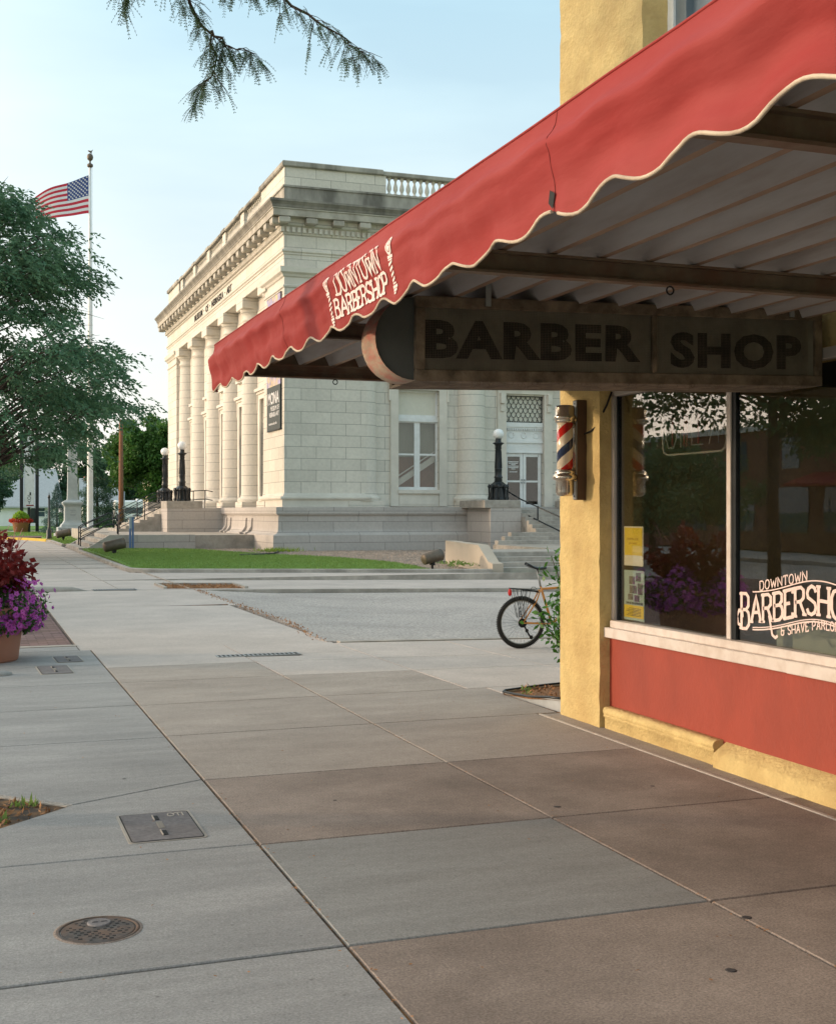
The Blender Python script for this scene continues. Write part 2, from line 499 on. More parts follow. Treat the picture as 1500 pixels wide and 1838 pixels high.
def quads_mesh(name, V, m, parent=None, nq=4, smooth=False):
    """V: (n, nq, 3) array of separate polygons"""
    V = np.asarray(V, dtype=np.float32)
    n = V.shape[0]
    me = bpy.data.meshes.new(name)
    me.vertices.add(n*nq); me.vertices.foreach_set('co', V.reshape(-1))
    me.loops.add(n*nq); me.loops.foreach_set('vertex_index', np.arange(n*nq, dtype=np.int32))
    me.polygons.add(n)
    me.polygons.foreach_set('loop_start', np.arange(0, n*nq, nq, dtype=np.int32))
    me.polygons.foreach_set('loop_total', np.full(n, nq, dtype=np.int32))
    me.materials.append(m)
    me.update(calc_edges=True)
    o = bpy.data.objects.new(name, me)
    C.objects.link(o)
    if parent is not None: o.parent = parent
    return o

def leaf_quads(P, length, width, droop=0.3, dirs=None, jit=1.0):
    """pointed leaf (diamond) at every point of P"""
    n = len(P)
    d = rng.normal(size=(n, 3)) * jit
    if dirs is not None: d = d + dirs
    d[:, 2] -= droop
    d /= np.linalg.norm(d, axis=1)[:, None] + 1e-9
    a = rng.normal(size=(n, 3))
    s = np.cross(d, a); s /= np.linalg.norm(s, axis=1)[:, None] + 1e-9
    L = (length*(0.7+0.6*rng.random(n)))[:, None]; W = (width*(0.7+0.6*rng.random(n)))[:, None]
    return np.stack([P, P+d*L*0.45+s*W*0.5, P+d*L, P+d*L*0.45-s*W*0.5], axis=1)

def text_polys(txt, size=1.0, bold=0.0, align='LEFT', depth=0.0, space=1.0, res=3):
    cu = bpy.data.curves.new('t', 'FONT')
    cu.body = txt; cu.size = size; cu.offset = bold; cu.align_x = align; cu.extrude = depth
    cu.space_character = space; cu.resolution_u = res
    ob = bpy.data.objects.new('t', cu); C.objects.link(ob)
    dg = bpy.context.evaluated_depsgraph_get()
    me = ob.evaluated_get(dg).to_mesh()
    vs = [tuple(v.co) for v in me.vertices]; fs = [tuple(p.vertices) for p in me.polygons]
    ob.evaluated_get(dg).to_mesh_clear()
    bpy.data.objects.remove(ob); bpy.data.curves.remove(cu)
    return vs, fs

def fit_text(txt, fn, x0, x1, y0, y1, bold=0.0, depth=0.004, mi=0, mb=None, space=1.0):
    """text stretched to the box x0..x1, y0..y1, mapped to world with fn(u, v, w)"""
    vs, fs = text_polys(txt, 1.0, bold, depth=depth*0 + 0.01, space=space)
    xs = [v[0] for v in vs]; ys = [v[1] for v in vs]
    a, b, c, d = min(xs), max(xs), min(ys), max(ys)
    out = [fn(x0+(v[0]-a)/(b-a)*(x1-x0), y0+(v[1]-c)/(d-c)*(y1-y0), depth*(0.5+v[2]/0.02)) for v in vs]
    mb = mb or MB()
    mb.add(out, fs, mi)
    return mb

def sm(a, b, x):
    t = max(0.0, min(1.0, (x-a)/(b-a))); return t*t*(3-2*t)

def zg(x, y):
    """the land falls gently to the right beyond the shop corner"""
    k = sm(10.5, 15.5, y) * (1 - 0.75*sm(38, 50, y)) * (1 - sm(90, 110, y))
    return -0.0165*max(0.0, min(x, 40) - 3.0)*k

def sheet(name, x0, y0, x1, y1, dz, m, step=1.0, skirt=0.25, label=None, noise=0.0, fn=None):
    nx = max(1, int(math.ceil((x1-x0)/step))); ny = max(1, int(math.ceil((y1-y0)/step)))
    mb = MB(); vs = []
    for j in range(ny+1):
        for i in range(nx+1):
            x = x0+(x1-x0)*i/nx; y = y0+(y1-y0)*j/ny
            vs.append((x, y, zg(x, y)+dz+(fn(x, y) if fn else 0)+random.uniform(-noise, noise)))
    fs = [(j*(nx+1)+i, j*(nx+1)+i+1, (j+1)*(nx+1)+i+1, (j+1)*(nx+1)+i) for j in range(ny) for i in range(nx)]
    mb.add(vs, fs, 0, True)
    rim = [(i, 0) for i in range(nx+1)] + [(nx, j) for j in range(1, ny+1)] + [(i, ny) for i in range(nx-1, -1, -1)] + [(0, j) for j in range(ny-1, 0, -1)]
    idx = [j*(nx+1)+i for i, j in rim]
    lo = [(vs[k][0], vs[k][1], vs[k][2]-skirt) for k in idx]; up = [vs[k] for k in idx]
    n = len(idx)
    mb.add(up+lo, [(i, n+i, n+(i+1) % n, (i+1) % n) for i in range(n)])
    return structure(mb.build(name, m))

def polysheet(name, poly, dz, m, step=0.5, skirt=0.2, hf=None):
    """free outline filled as a fine ground sheet that follows the land"""
    import bmesh
    bm = bmesh.new()
    pts = []
    n = len(poly)
    for i in range(n):
        a, b = poly[i], poly[(i+1) % n]
        k = max(1, int(math.hypot(b[0]-a[0], b[1]-a[1])/step))
        for q in range(k): pts.append((a[0]+(b[0]-a[0])*q/k, a[1]+(b[1]-a[1])*q/k))
    vs = [bm.verts.new((p[0], p[1], 0)) for p in pts]
    f = bm.faces.new(vs)
    bmesh.ops.triangulate(bm, faces=[f], ngon_method='BEAUTY')
    bmesh.ops.subdivide_edges(bm, edges=[e for e in bm.edges if e.calc_length() > 2*step], cuts=2, use_grid_fill=True)
    bmesh.ops.triangulate(bm, faces=bm.faces[:])
    for v in bm.verts: v.co.z = zg(v.co.x, v.co.y)+dz+(hf(v.co.x, v.co.y) if hf else 0)
    ed = [e for e in bm.edges if e.is_boundary]
    r = bmesh.ops.extrude_edge_only(bm, edges=ed)
    for v in r['geom']:
        if isinstance(v, bmesh.types.BMVert): v.co.z -= skirt
    bmesh.ops.recalc_face_normals(bm, faces=bm.faces[:])
    me = bpy.data.meshes.new(name); bm.to_mesh(me); bm.free()
    me.materials.append(m)
    o = bpy.data.objects.new(name, me); C.objects.link(o)
    return o
# ================================================================== THE GROUND
M['brickpave'] = stonemat('paving_brick', (0.17, 0.105, 0.10), course=0.115, length=0.23, joint=0.016, grime=(0.30, 0.16, 0.08), grime_amt=0.3, var=0.35)
def flatmap(m):   # brick pattern laid flat: use Y instead of Z
    t = m.node_tree
    for n in t.nodes:
        if n.type == 'SEPXYZ' and any(l.to_node.type == 'MATH' and l.to_node.operation == 'ADD' for l in n.outputs['Z'].links):
            for l in list(n.outputs['Z'].links):
                to = l.to_socket; t.links.remove(l); t.links.new(n.outputs['Y'], to)
flatmap(M['brickpave'])

g = MB()
g.quad((-2500, -600, -0.42), (2500, -600, -0.42), (2500, 4000, -0.42), (-2500, 4000, -0.42))
structure(g.build('ground', M['lawn']))

# --- near sidewalk, slab by slab
bed = sheet('sidewalk_bed', -3.2, -3, 14, 15.44, -0.012, M['joint'], 1.0, 0.2)
sl_ = MB()
def slab(poly, mi, gap=0.0075, dz=0.0):
    n = len(poly)
    cx = sum(p[0] for p in poly)/n; cy = sum(p[1] for p in poly)/n
    def inset(d):
        out = []
        for i in range(n):
            p0, p1, p2 = poly[i-1], poly[i], poly[(i+1) % n]
            def nrm(a, b):
                dx, dy = b[0]-a[0], b[1]-a[1]; l = math.hypot(dx, dy); return (-dy/l, dx/l)
            n1, n2 = nrm(p0, p1), nrm(p1, p2)
            k = 1+n1[0]*n2[0]+n1[1]*n2[1]
            out.append((p1[0]+d*(n1[0]+n2[0])/k, p1[1]+d*(n1[1]+n2[1])/k))
        return out
    a, b = inset(gap), inset(gap+0.004)
    vs = [(x, y, zg(x, y)+dz-0.05) for x, y in a] + [(x, y, zg(x, y)+dz-0.005) for x, y in a] + [(x, y, zg(x, y)+dz) for x, y in b]
    fs = [tuple(range(2*n, 3*n))]
    for k in range(2):
        for i in range(n): fs.append((k*n+i, k*n+(i+1) % n, (k+1)*n+(i+1) % n, (k+1)*n+i))
    sl_.add(vs, fs, mi)
def rs(x0, y0, x1, y1, mi, **k): slab([(x0, y0), (x1, y0), (x1, y1), (x0, y1)], mi, **k)
G_, LT, WM, DK, FR = 0, 1, 2, 3, 4
ys = [-3, -1.5, 0.0, 1.52, 3.05, 4.57, 6.11, 7.70, 9.30, 10.85, 12.35, 13.6, 15.42]
# column between the two long joints
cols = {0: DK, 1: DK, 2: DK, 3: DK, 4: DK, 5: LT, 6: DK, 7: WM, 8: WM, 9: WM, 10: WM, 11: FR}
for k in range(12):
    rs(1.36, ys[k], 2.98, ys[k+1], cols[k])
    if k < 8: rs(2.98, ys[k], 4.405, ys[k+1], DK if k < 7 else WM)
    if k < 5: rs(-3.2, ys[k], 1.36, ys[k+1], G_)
rs(-3.2, 4.58, 1.36, 6.13, G_)
slab([(-3.2, 6.13), (1.36, 6.13), (1.36, 7.72), (0.54, 7.30), (-0.2, 6.55), (-3.2, 6.55)], G_)
slab([(1.36, 7.72), (1.36, 9.26), (-3.2, 9.36), (-3.2, 8.05), (-0.2, 8.05), (0.54, 7.30)], G_)
slab([(-3.2, 9.36), (1.36, 9.26), (1.36, 10.88), (-3.2, 10.88)], G_); rs(-3.2, 10.88, 1.36, 12.4, G_); rs(-3.2, 12.4, 1.36, 13.9, G_); rs(-3.2, 13.9, 1.36, 15.42, G_); rs(-3.2, 15.42, 1.235, 15.9, G_)
# strip against the shop wall, and the paving round the corner
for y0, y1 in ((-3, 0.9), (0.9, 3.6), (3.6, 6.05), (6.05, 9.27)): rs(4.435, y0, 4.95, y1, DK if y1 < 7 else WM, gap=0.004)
rs(2.98, 9.30, 4.60, 10.85, WM); rs(2.98, 10.85, 4.41, 12.35, WM); rs(2.98, 12.35, 4.41, 13.6, FR)
for i, x in enumerate([4.41, 5.93, 7.45, 9.0, 10.5, 12.0]):
    x2 = x+1.52 if i < 5 else 14
    if i == 0: rs(4.60, 10.46, x2, 10.85, FR)
    else: rs(x, 9.3, x2, 10.85, FR)
    rs(x, 10.85, x2, 12.35, FR); rs(x, 12.35, x2, 13.6, FR); rs(x, 13.6, x2, 15.42, FR)
# the drain gutter with its grate sits in this bay
rs(2.98, 13.6, 4.41, 14.08, FR, gap=0.003); rs(3.66, 14.08, 4.41, 14.34, FR, gap=0.002); rs(2.98, 14.34, 4.41, 15.42, FR, gap=0.003)
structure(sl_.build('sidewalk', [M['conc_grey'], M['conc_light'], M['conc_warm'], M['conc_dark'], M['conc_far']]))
ck = MB(); ck.box(4.407, -3, -0.04, 4.433, 9.27, 0.004)
structure(ck.build('wall_strip_joint', M['caulk']))
# weathered filler in the long joint
# --- tree pit
pit = polysheet('mulch_bed', [(0.52, 7.30), (-0.2, 8.02), (-1.0, 8.02), (-1.0, 6.58), (-0.2, 6.58)], -0.045, M['mulch'], 0.2, 0.1)
structure(pit)
pk = MB()
pk.prism([(0.535, 7.30), (-0.19, 8.045), (-3, 8.045), (-3, 8.02), (-0.2, 8.02), (0.51, 7.30)], -0.2, -0.004)
structure(pk.build('tree_pit_edging', M['kerb']))
P = rng.uniform((-0.5, 6.6, 0), (0.5, 8.0, 0), (1500, 3))
keep = (np.abs(P[:, 1]-7.3) < 0.70 - np.maximum(0, P[:, 0]+0.2)) ; P = P[keep]
P[:, 2] = -0.035 + rng.random(len(P))*0.03
tag(quads_mesh('mulch_chips', leaf_quads(P, 0.05, 0.014, 0.0, jit=1.0)*np.array([1, 1, 1]), M['chip']), 'orange brown wood mulch chips in the tree pit at the left edge', 'mulch', kind='stuff')
P = rng.uniform((0.0, 6.7, 0), (0.45, 7.8, 0), (260, 3)); P = P[np.abs(P[:, 1]-7.3) < 0.5-P[:, 0]]
c_ = np.array([[0.12, 7.1, 0], [0.28, 7.42, 0], [0.05, 7.5, 0]])
P = np.concatenate([c_[i] + rng.normal(size=(26, 3))*0.035 for i in range(3)]); P[:, 2] = -0.03
tag(quads_mesh('pit_weeds', leaf_quads(P, 0.07, 0.02, -1.0, jit=0.7), M['blade']), 'small green weeds sprouting in the mulch of the left tree pit', 'weed', kind='stuff')

# --- street between the blocks
sheet('crosswalk', 1.24, 15.46, 4.42, 22.38, -0.006, M['conc_far'], 1.0)
sheet('crosswalk_far_half', 1.24, 22.40, 4.62, 27.02, -0.006, M['conc_far'], 1.0)
jt = MB(); jt.box(1.24, 22.37, -0.09, 4.40, 22.41, -0.012); structure(jt.build('crosswalk_joint', M['joint']))
road = lambda x, y: -0.09*sm(4.3, 6.5, x)
def ragged(x, y): return 0
rp = []
yy = 15.62
for k in range(60):
    y = 15.62 + (27.0-15.62)*k/59
    rp.append((4.33 + (0.26 if y > 19 else 0.26*sm(15.6, 19, y)) + random.uniform(-0.05, 0.05), y))
poly = [(60, 15.62)] + [(60, 27.0)] + rp[::-1]
a_ = polysheet('asphalt_street', poly, 0.004, M['asphalt'], 0.9, 0.2, hf=road); structure(a_)
# crumbled edge where asphalt meets concrete
E_ = []
for k in range(420):
    y = random.uniform(15.7, 27); x = 4.33 + (0.26 if y > 19 else 0.26*sm(15.6, 19, y)) + random.gauss(0, 0.05)
    E_.append((x, y, zg(x, y)+0.008))
tag(quads_mesh('edge_debris', leaf_quads(np.array(E_), 0.035, 0.02, 0.0), M['chip']), 'brown leaf litter along the broken edge of the asphalt', 'leaf litter', kind='stuff')
sheet('kerb_near', 4.5, 15.44, 60, 15.60, 0.012, M['kerb'], 1.5)
sheet('brick_paving', -9, 16.10, 1.19, 26.6, -0.004, M['brickpave'], 1.5)
sheet('brick_border', -9, 15.92, 1.24, 16.08, 0.004, M['kerb'], 2)
sheet('side_street', -17, -40, -3.3, 15.9, -0.14, M['asphalt'], 4)
sheet('side_street_north', -17, 27, -1.8, 100, -0.14, M['asphalt'], 4)
sheet('side_street_crossing', -17, 15.9, -9, 27, -0.13, M['asphalt'], 4)
sheet('opposite_sidewalk', -22, -40, -17, 120, 0.0, M['conc_far'], 5)

# --- far block
sheet('far_sidewalk', -1.8, 27.24, 60, 35.06, 0.0, M['conc_far'], 1.5)
sheet('far_kerb', 4.9, 27.04, 60, 27.22, 0.0, M['kerb'], 1.5)
sheet('far_gutter_apron', 2.3, 27.04, 4.9, 27.22, -0.004, M['conc_far'], 1.0)
kb = MB(); kb.tube([(-3, 27.1, 0.0), (1.0, 27.1, 0.01), (2.0, 27.1, 0.0), (2.4, 27.1, -0.05)], [0.11, 0.11, 0.09, 0.03], 10)
structure(kb.build('far_kerb_hump', M['kerb']))
sheet('museum_walk', -1.8, 35.08, 4.14, 82, 0.0, M['conc_far'], 3)
jf = MB()
for y in (31.0,): jf.box(-1.8, y, -0.2, 60, y+0.015, 0.003)
for x in range(-1, 4): jf.box(x*1.5, 27.26, -0.1, x*1.5+0.012, 80, 0.003)
for y in range(38, 80, 3): jf.box(-1.8, y, -0.1, 4.14, y+0.015, 0.003)
structure(jf.build('walk_joints', M['kerb']))
mb2 = structure(polysheet('roadside_mulch', [(4.05, 27.45), (5.75, 27.45), (5.75, 28.85), (4.05, 28.85)], 0.004, M['mulch'], 0.4, 0.1))
P = rng.uniform((4.08, 27.5, 0), (5.72, 28.8, 0), (900, 3)); P[:, 2] = [zg(p[0], p[1])+0.012 for p in P]
tag(quads_mesh('roadside_chips', leaf_quads(P, 0.06, 0.02, 0.0), M['chip']), 'wood chips in the small bed beyond the street', 'mulch', kind='stuff')
me_ = MB()
for (x0, y0, x1, y1) in ((4.0, 28.87, 5.8, 28.95), (5.77, 27.4, 5.85, 28.9), (3.97, 27.4, 4.04, 28.95)):
    me_.add([(x, y, zg(x, y)+z) for z in (-0.05, 0.05) for x, y in ((x0, y0), (x1, y0), (x1, y1), (x0, y1))], [(0, 1, 5, 4), (1, 2, 6, 5), (2, 3, 7, 6), (3, 0, 4, 7), (4, 5, 6, 7)])
structure(me_.build('roadside_bed_edging', M['kerb']))

# lawn kerb: along the street, round the corner, along the walk
def kerbline(name, pts, wd, h, m):
    mb = MB(); n = len(pts); L_, R_ = [], []
    for i in range(n):
        a, b = pts[max(i-1, 0)], pts[min(i+1, n-1)]
        dx, dy = b[0]-a[0], b[1]-a[1]; l = math.hypot(dx, dy)
        nx, ny = -dy/l*wd/2, dx/l*wd/2
        x, y = pts[i]
        L_.append((x+nx, y+ny)); R_.append((x-nx, y-ny))
    vs = []
    for i in range(n):
        for (x, y), dz in ((L_[i], -0.3), (L_[i], h-0.02), ((L_[i][0]*0.85+R_[i][0]*0.15, L_[i][1]*0.85+R_[i][1]*0.15), h), ((L_[i][0]*0.15+R_[i][0]*0.85, L_[i][1]*0.15+R_[i][1]*0.85), h), (R_[i], h-0.02), (R_[i], -0.3)):
            vs.append((x, y, zg(x, y)+dz))
    fs = [(6*i+k, 6*i+k+1, 6*(i+1)+k+1, 6*(i+1)+k) for i in range(n-1) for k in range(5)]
    fs += [tuple(range(6)), tuple(range(6*(n-1), 6*n))]
    mb.add(vs, fs)
    return structure(mb.build(name, m))
cx, cy, rr = 5.2, 36.1, 1.0
kp = [(x, 35.15) for x in np.arange(15.1, 5.3, -1.0)] + [(cx+rr*math.sin(-t)*0.98, cy-0.95*math.cos(t)) for t in np.linspace(0.15, 1.45, 8)] + [(4.22, y) for y in np.arange(36.6, 53.3, 1.5)] 
kerbline('lawn_kerb', kp, 0.17, 0.11, M['kerb'])
kerbline('lawn_kerb_north', [(4.22, y) for y in np.arange(62.6, 72.2, 1.2)] + [(4.05, 72.6)], 0.17, 0.11, M['kerb'])
M['yellow'] = mat('yellow_kerb_paint', (0.55, 0.36, 0.03), 0.7, 0.2, 6)
kerbline('yellow_kerb', [(-6, 82.0), (-2, 81.4), (0, 80.6), (1.66, 79.6), (3.0, 77.4), (3.75, 74.8), (4.1, 72.9)], 0.3, 0.14, M['yellow'])

gmound = lambda x, y: 0.10*sm(35.3, 39.5, y)
lawn_poly = [(4.35, 36.4), (4.7, 35.6), (5.4, 35.28), (13.3, 35.28), (13.5, 37.5), (13.2, 40.2), (12.4, 43.1), (10.5, 45.6), (9.4, 48.5), (8.9, 51.0), (8.0, 52.4), (6.2, 52.9), (4.35, 53.1)]
structure(polysheet('lawn', lawn_poly, 0.045, M['lawn'], 0.8, 0.15, hf=gmound))
grav_poly = [(4.35, 35.3), (15.1, 35.3), (15.1, 41), (22.5, 44), (22.5, 51), (12, 51), (12, 64), (4.35, 64)]
structure(polysheet('gravel_bed', grav_poly, 0.0, M['gravelbed'], 0.9, 0.15, hf=gmound))
def inpoly(P, poly):
    x, y = P[:, 0], P[:, 1]; c = np.zeros(len(P), bool); n = len(poly)
    for i in range(n):
        x1, y1 = poly[i]; x2, y2 = poly[(i+1) % n]
        k = ((y1 > y) != (y2 > y)) & (x < (x2-x1)*(y-y1)/(y2-y1+1e-12)+x1); c ^= k
    return c
P = rng.uniform((4.4, 35.3, 0), (13.5, 53, 0), (60000, 3)); P = P[inpoly(P, lawn_poly)]
P[:, 2] = [zg(p[0], p[1])+0.045+gmound(p[0], p[1]) for p in P]
tag(quads_mesh('lawn_grass', leaf_quads(P, 0.055, 0.014, -1.2, jit=0.5), M['blade']), 'mown green grass on the lawn in front of the stone museum', 'grass', kind='stuff')
P = rng.uniform((8.5, 35.35, 0), (22.3, 62, 0), (30000, 3)); P = P[inpoly(P, grav_poly) & ~inpoly(P, lawn_poly)]; P = P[:12000]
P[:, 2] = [zg(p[0], p[1])+gmound(p[0], p[1]) for p in P]
n = len(P); S = 0.018+0.03*rng.random((n, 1)); a = rng.random(n)*6.28
ax = np.stack([np.cos(a), np.sin(a), a*0], 1)*S; ay = np.stack([-np.sin(a), np.cos(a), a*0], 1)*S*0.7; az_ = np.array([[0, 0, 1]])*S*0.8
Q = np.concatenate([np.stack([P+ax, P+ay, P+az_], 1), np.stack([P+ay, P-ax, P+az_], 1), np.stack([P-ax, P-ay, P+az_], 1), np.stack([P-ay, P+ax, P+az_], 1)])
tag(quads_mesh('gravel_pebbles', Q, M['pebble'], nq=3), 'tan and pink gravel pebbles between the lawn and the museum base', 'gravel', kind='stuff')

structure(polysheet('side_lawn', [(4.35, 62.7), (11.9, 62.7), (11.9, 80), (9, 84), (4.3, 84), (4.25, 74)], 0.06, M['lawn'], 1.5, 0.2))
sheet('brick_walk', -2, 84.5, 60, 89.0, 0.03, M['brickpave'], 6)
sheet('park_lawn', 1.6, 89.2, 90, 106, 0.05, M['lawn'], 6)
sheet('park_lawn_west', -30, 104, 1.5, 140, 0.04, M['lawn'], 8)
sheet('drive', -1.8, 89.2, 1.5, 104, 0.0, M['conc_far'], 6)
sheet('cross_street', -60, 106.2, 120, 118, -0.02, M['conc_far'], 10)
sheet('far_lawn', -120, 118.2, 200, 400, 0.05, M['lawn'], 20)
for (x0, y0, x1, y1, n_, z_) in ((4.3, 63, 11.8, 84, 12000, 0.06), (1.7, 89.3, 25, 105, 16000, 0.05)):
    P = rng.uniform((x0, y0, z_), (x1, y1, z_), (n_, 3))
    P[:, 2] = [zg(p[0], p[1])+z_ for p in P]
    tag(quads_mesh('park_grass', leaf_quads(P, 0.11, 0.03, -1.2, jit=0.5), M['blade']), 'green turf by the stone steps' if y0 < 70 else 'green turf round the monument and sign posts', 'grass', kind='stuff')

# --- ironwork in the paving
def handhole(cx, cy, w_, l_, label, rot=0.0, text=None, frame=True):
    t = thing('utility_cover', label, 'utility cover', (cx, cy, 0), None, rot)
    z0 = 0.003
    def rr(hw, hl, r): return [(sx_*(hw-r)+r*math.cos(a), sy_*(hl-r)+r*math.sin(a)) for sx_, sy_, a0 in ((1, 1, 0), (-1, 1, 90), (-1, -1, 180), (1, -1, 270)) for a in (R(a0), R(a0+30), R(a0+60), R(a0+90))]
    mb = MB(); mb.prism(rr(w_/2, l_/2, 0.03), -0.02, z0); mb.build('frame', M['kerb'], t)
    mb = MB(); mb.prism(rr(w_/2-0.014, l_/2-0.014, 0.025), -0.02, z0+0.0012); mb.build('gap_line', M['black'], t)
    mb = MB(); mb.prism(rr(w_/2-0.021, l_/2-0.021, 0.02), -0.02, z0+0.0035)
    mb.build('lid', M['covergrey'], t)
    mb = MB()
    for s_ in (-1, 1):
        mb.box(-0.012, s_*l_*0.26-0.045, 0.004, 0.012, s_*l_*0.26+0.045, z0+0.0065)
    mb.build('lifting_slot', M['black'], t)
    mb = MB()
    for s_ in (-1, 1):
        mb.box(-0.018, s_*l_*0.26-0.055, 0.004, -0.013, s_*l_*0.26+0.055, z0+0.010)
    for k in range(7): mb.box(-0.016, -0.06+k*0.02, 0.004, 0.016, -0.052+k*0.02, z0+0.008)
    if text: fit_text(text, lambda u, v, w__: (u, v, z0+0.0036+w__), w_*0.16, w_*0.38, l_*0.28, l_*0.40, 0.01, 0.003, 0, mb)
    mb.build('raised_lettering', M['kerb'], t)
M['covergrey'] = mat('polymer_lid', (0.17, 0.155, 0.155), 0.8, 0.3, 40, 0.002, 150, stain=(0.08, 0.07, 0.07), stain_amt=0.5, stain_scale=4)
handhole(0.945, 6.64, 0.40, 0.62, 'rectangular grey utility cover nearest the camera, between tree pit and long joint', text='OTI')
handhole(1.03, 14.52, 0.30, 0.62, 'far utility cover close to the long paving joint beside the terracotta planter', R(2))
handhole(0.83, 13.6, 0.34, 0.72, 'wide utility cover in front of the terracotta planter, second from the brick paving', R(2))

t = thing('manhole_cover', 'round rusty iron valve cover with holes set in the grey sidewalk', 'manhole cover', (0.478, 5.08, 0))
mb = MB(); mb.lathe(0, 0, [(0.162, -0.03), (0.162, 0.002), (0.158, 0.004), (0.151, 0.005), (0.147, 0.0005), (0.145, -0.03)], 40, cap=False)
mb.build('rim', M['iron'], t)
mb = MB(); mb.lathe(0, 0, [(0.145, -0.03), (0.145, 0.0022), (0.138, 0.0028)], 40)
mb.build('plate', M['iron'], t)
mb = MB(); q = 0
for i in range(-5, 6):
    for j in range(-5, 6):
        x, y = i*0.026+(j % 2)*0.013, j*0.024
        if math.hypot(x, y) < 0.128 and not (math.hypot(x-0.01, y-0.075) < 0.052) and (i+j) % 5 != 4:
            a_ = random.uniform(0.6, 1.1); mb.box(x-0.008*a_, y-0.006*a_, -0.002, x+0.008*a_, y+0.006*a_, 0.0036)
mb.build('vent_holes', M['black'], t)
mb = MB(); mb.lathe(0.01, 0.075, [(0.048, -0.01), (0.048, 0.006), (0.043, 0.009)], 24)
for s_ in (-1, 1):
    mb.box(0.01+s_*0.018-0.012, 0.07, 0.004, 0.01+s_*0.018+0.012, 0.078, 0.013)
mb.build('centre_cap', M['covergrey'], t)
mb = MB(); mb.lathe(0, 0, [(0.174, 0.0005), (0.171, 0.002), (0.163, 0.003)], 40, cap=False); mb.build('dirt_ring', M['conc_dark'], t)

def grate(x0, x1, yc, w_, label, z=0.0):
    t = thing('drain_grate', label, 'drain grate', ((x0+x1)/2, yc, z+zg((x0+x1)/2, yc)))
    h = (x1-x0)/2
    mb = MB(); mb.box(-h, -w_/2, -0.005, h, -w_/2+0.02, 0.006); mb.box(-h, w_/2-0.02, -0.005, h, w_/2, 0.006); mb.box(-h-.02, -w_/2, -0.005, -h, w_/2, 0.006); mb.box(h, -w_/2, -0.005, h+.02, w_/2, 0.006)
    mb.build('frame', M['steel'], t)
    mb = MB(); n = int((x1-x0)/0.055)
    for k in range(n):
        x = -h+0.03+k*(2*h-0.04)/n; mb.box(x, -w_/2+0.02, -0.004, x+0.02, w_/2-0.02, 0.005)
    mb.build('bars', M['steel'], t)
    mb = MB(); mb.box(-h, -w_/2+0.001, -0.02, h, w_/2-0.001, 0.001); mb.build('sump', M['black'], t)
grate(2.68, 3.62, 14.2, 0.20, 'long steel drain grate in the gutter on the near side of the street', 0.004)
grate(2.45, 3.33, 27.16, 0.34, 'steel drain grate across the street by the far kerb', 0.006)

# --- litter on the paving
Lf = []
for k in range(480):
    x = random.uniform(0.0, 4.3); y = random.uniform(3.7, 13)
    if random.random() < 0.7:
        x = random.choice([1.36, 2.98, 2.98, 1.36, 4.42]) + random.gauss(0, 0.016)
    Lf.append((x, y, 0.006))
Lq = leaf_quads(np.array(Lf), 0.019, 0.011, 0.0); Lq[:, :, 2] = 0.004 + (Lq[:, :, 2]-0.006)*0.25 + 0.003
tag(quads_mesh('fallen_leaves', Lq, M['chip']), 'tiny dry orange leaves and twigs scattered on the sidewalk', 'leaf litter', kind='stuff')
sp_ = MB()
for (x, y, r_) in ((3.12, 6.32, 0.022), (3.0, 4.33, 0.022), (2.6, 3.85, 0.022), (3.9, 6.6, 0.014), (1.98, 6.9, 0.012), (0.9, 7.9, 0.012)):
    sp_.lathe(x, y, [(r_, 0.0008), (r_*0.7, 0.0016)], 12)
tag(sp_.build('gum_spots', mat('old_gum', (0.05, 0.045, 0.045), 0.8, 0.3, 30)), 'flattened black gum spots on the brown concrete', 'gum spot', kind='stuff')
# ================================================================== THE MUSEUM
WX, WY, EX, EY = 12.27, 50.40, 44.0, 82.70     # outer wall faces of the corner piers
museum = thing('museum_building', 'pale limestone museum with engaged columns, heavy cornice and balustraded roof', 'museum', (WX, WY, 0))
ML = (-WX, -WY, 0)
def part(mb, name, m, parent=museum, label=None, each=False):
    if each:
        for o in mb.build_each(name, m, parent, ML): pass
        return
    o = mb.build(name, m, parent)
    if parent is museum: o.location = ML
    else: o.location = (0, 0, 0)
    if label: o['label'] = label
    return o
def sweep(prof, x0=WX, y0=WY, x1=EX, y1=EY, mb=None, mi=0, close=False):
    """profile of (outward offset, z) carried round the building"""
    mb = mb or MB(); vs = []
    for o, z in prof: vs += [(x0-o, y0-o, z), (x1+o, y0-o, z), (x1+o, y1+o, z), (x0-o, y1+o, z)]
    fs = [(4*k+i, 4*k+(i+1) % 4, 4*k+4+(i+1) % 4, 4*k+4+i) for k in range(len(prof)-1) for i in range(4)]
    return mb.add(vs, fs, mi)
# granite podium with its concave foot
fl_ = [(0.61, -0.4), (0.61, 0.36), (0.60, 0.70), (0.55, 0.72)] + [(0.54-0.20*math.sin(t), 0.74+0.26*(1-math.cos(t))) for t in np.linspace(0.1, 1.57, 7)] + [(0.32, 1.50), (0.33, 1.53), (0.40, 1.55), (0.40, 1.58), (0.44, 1.60), (0.44, 1.87), (0.3, 1.885), (-0.65, 1.886)]
base = part(sweep(fl_), 'granite_base', M['granite'])
ds_ = MB()
for yy in (1,):
    pass
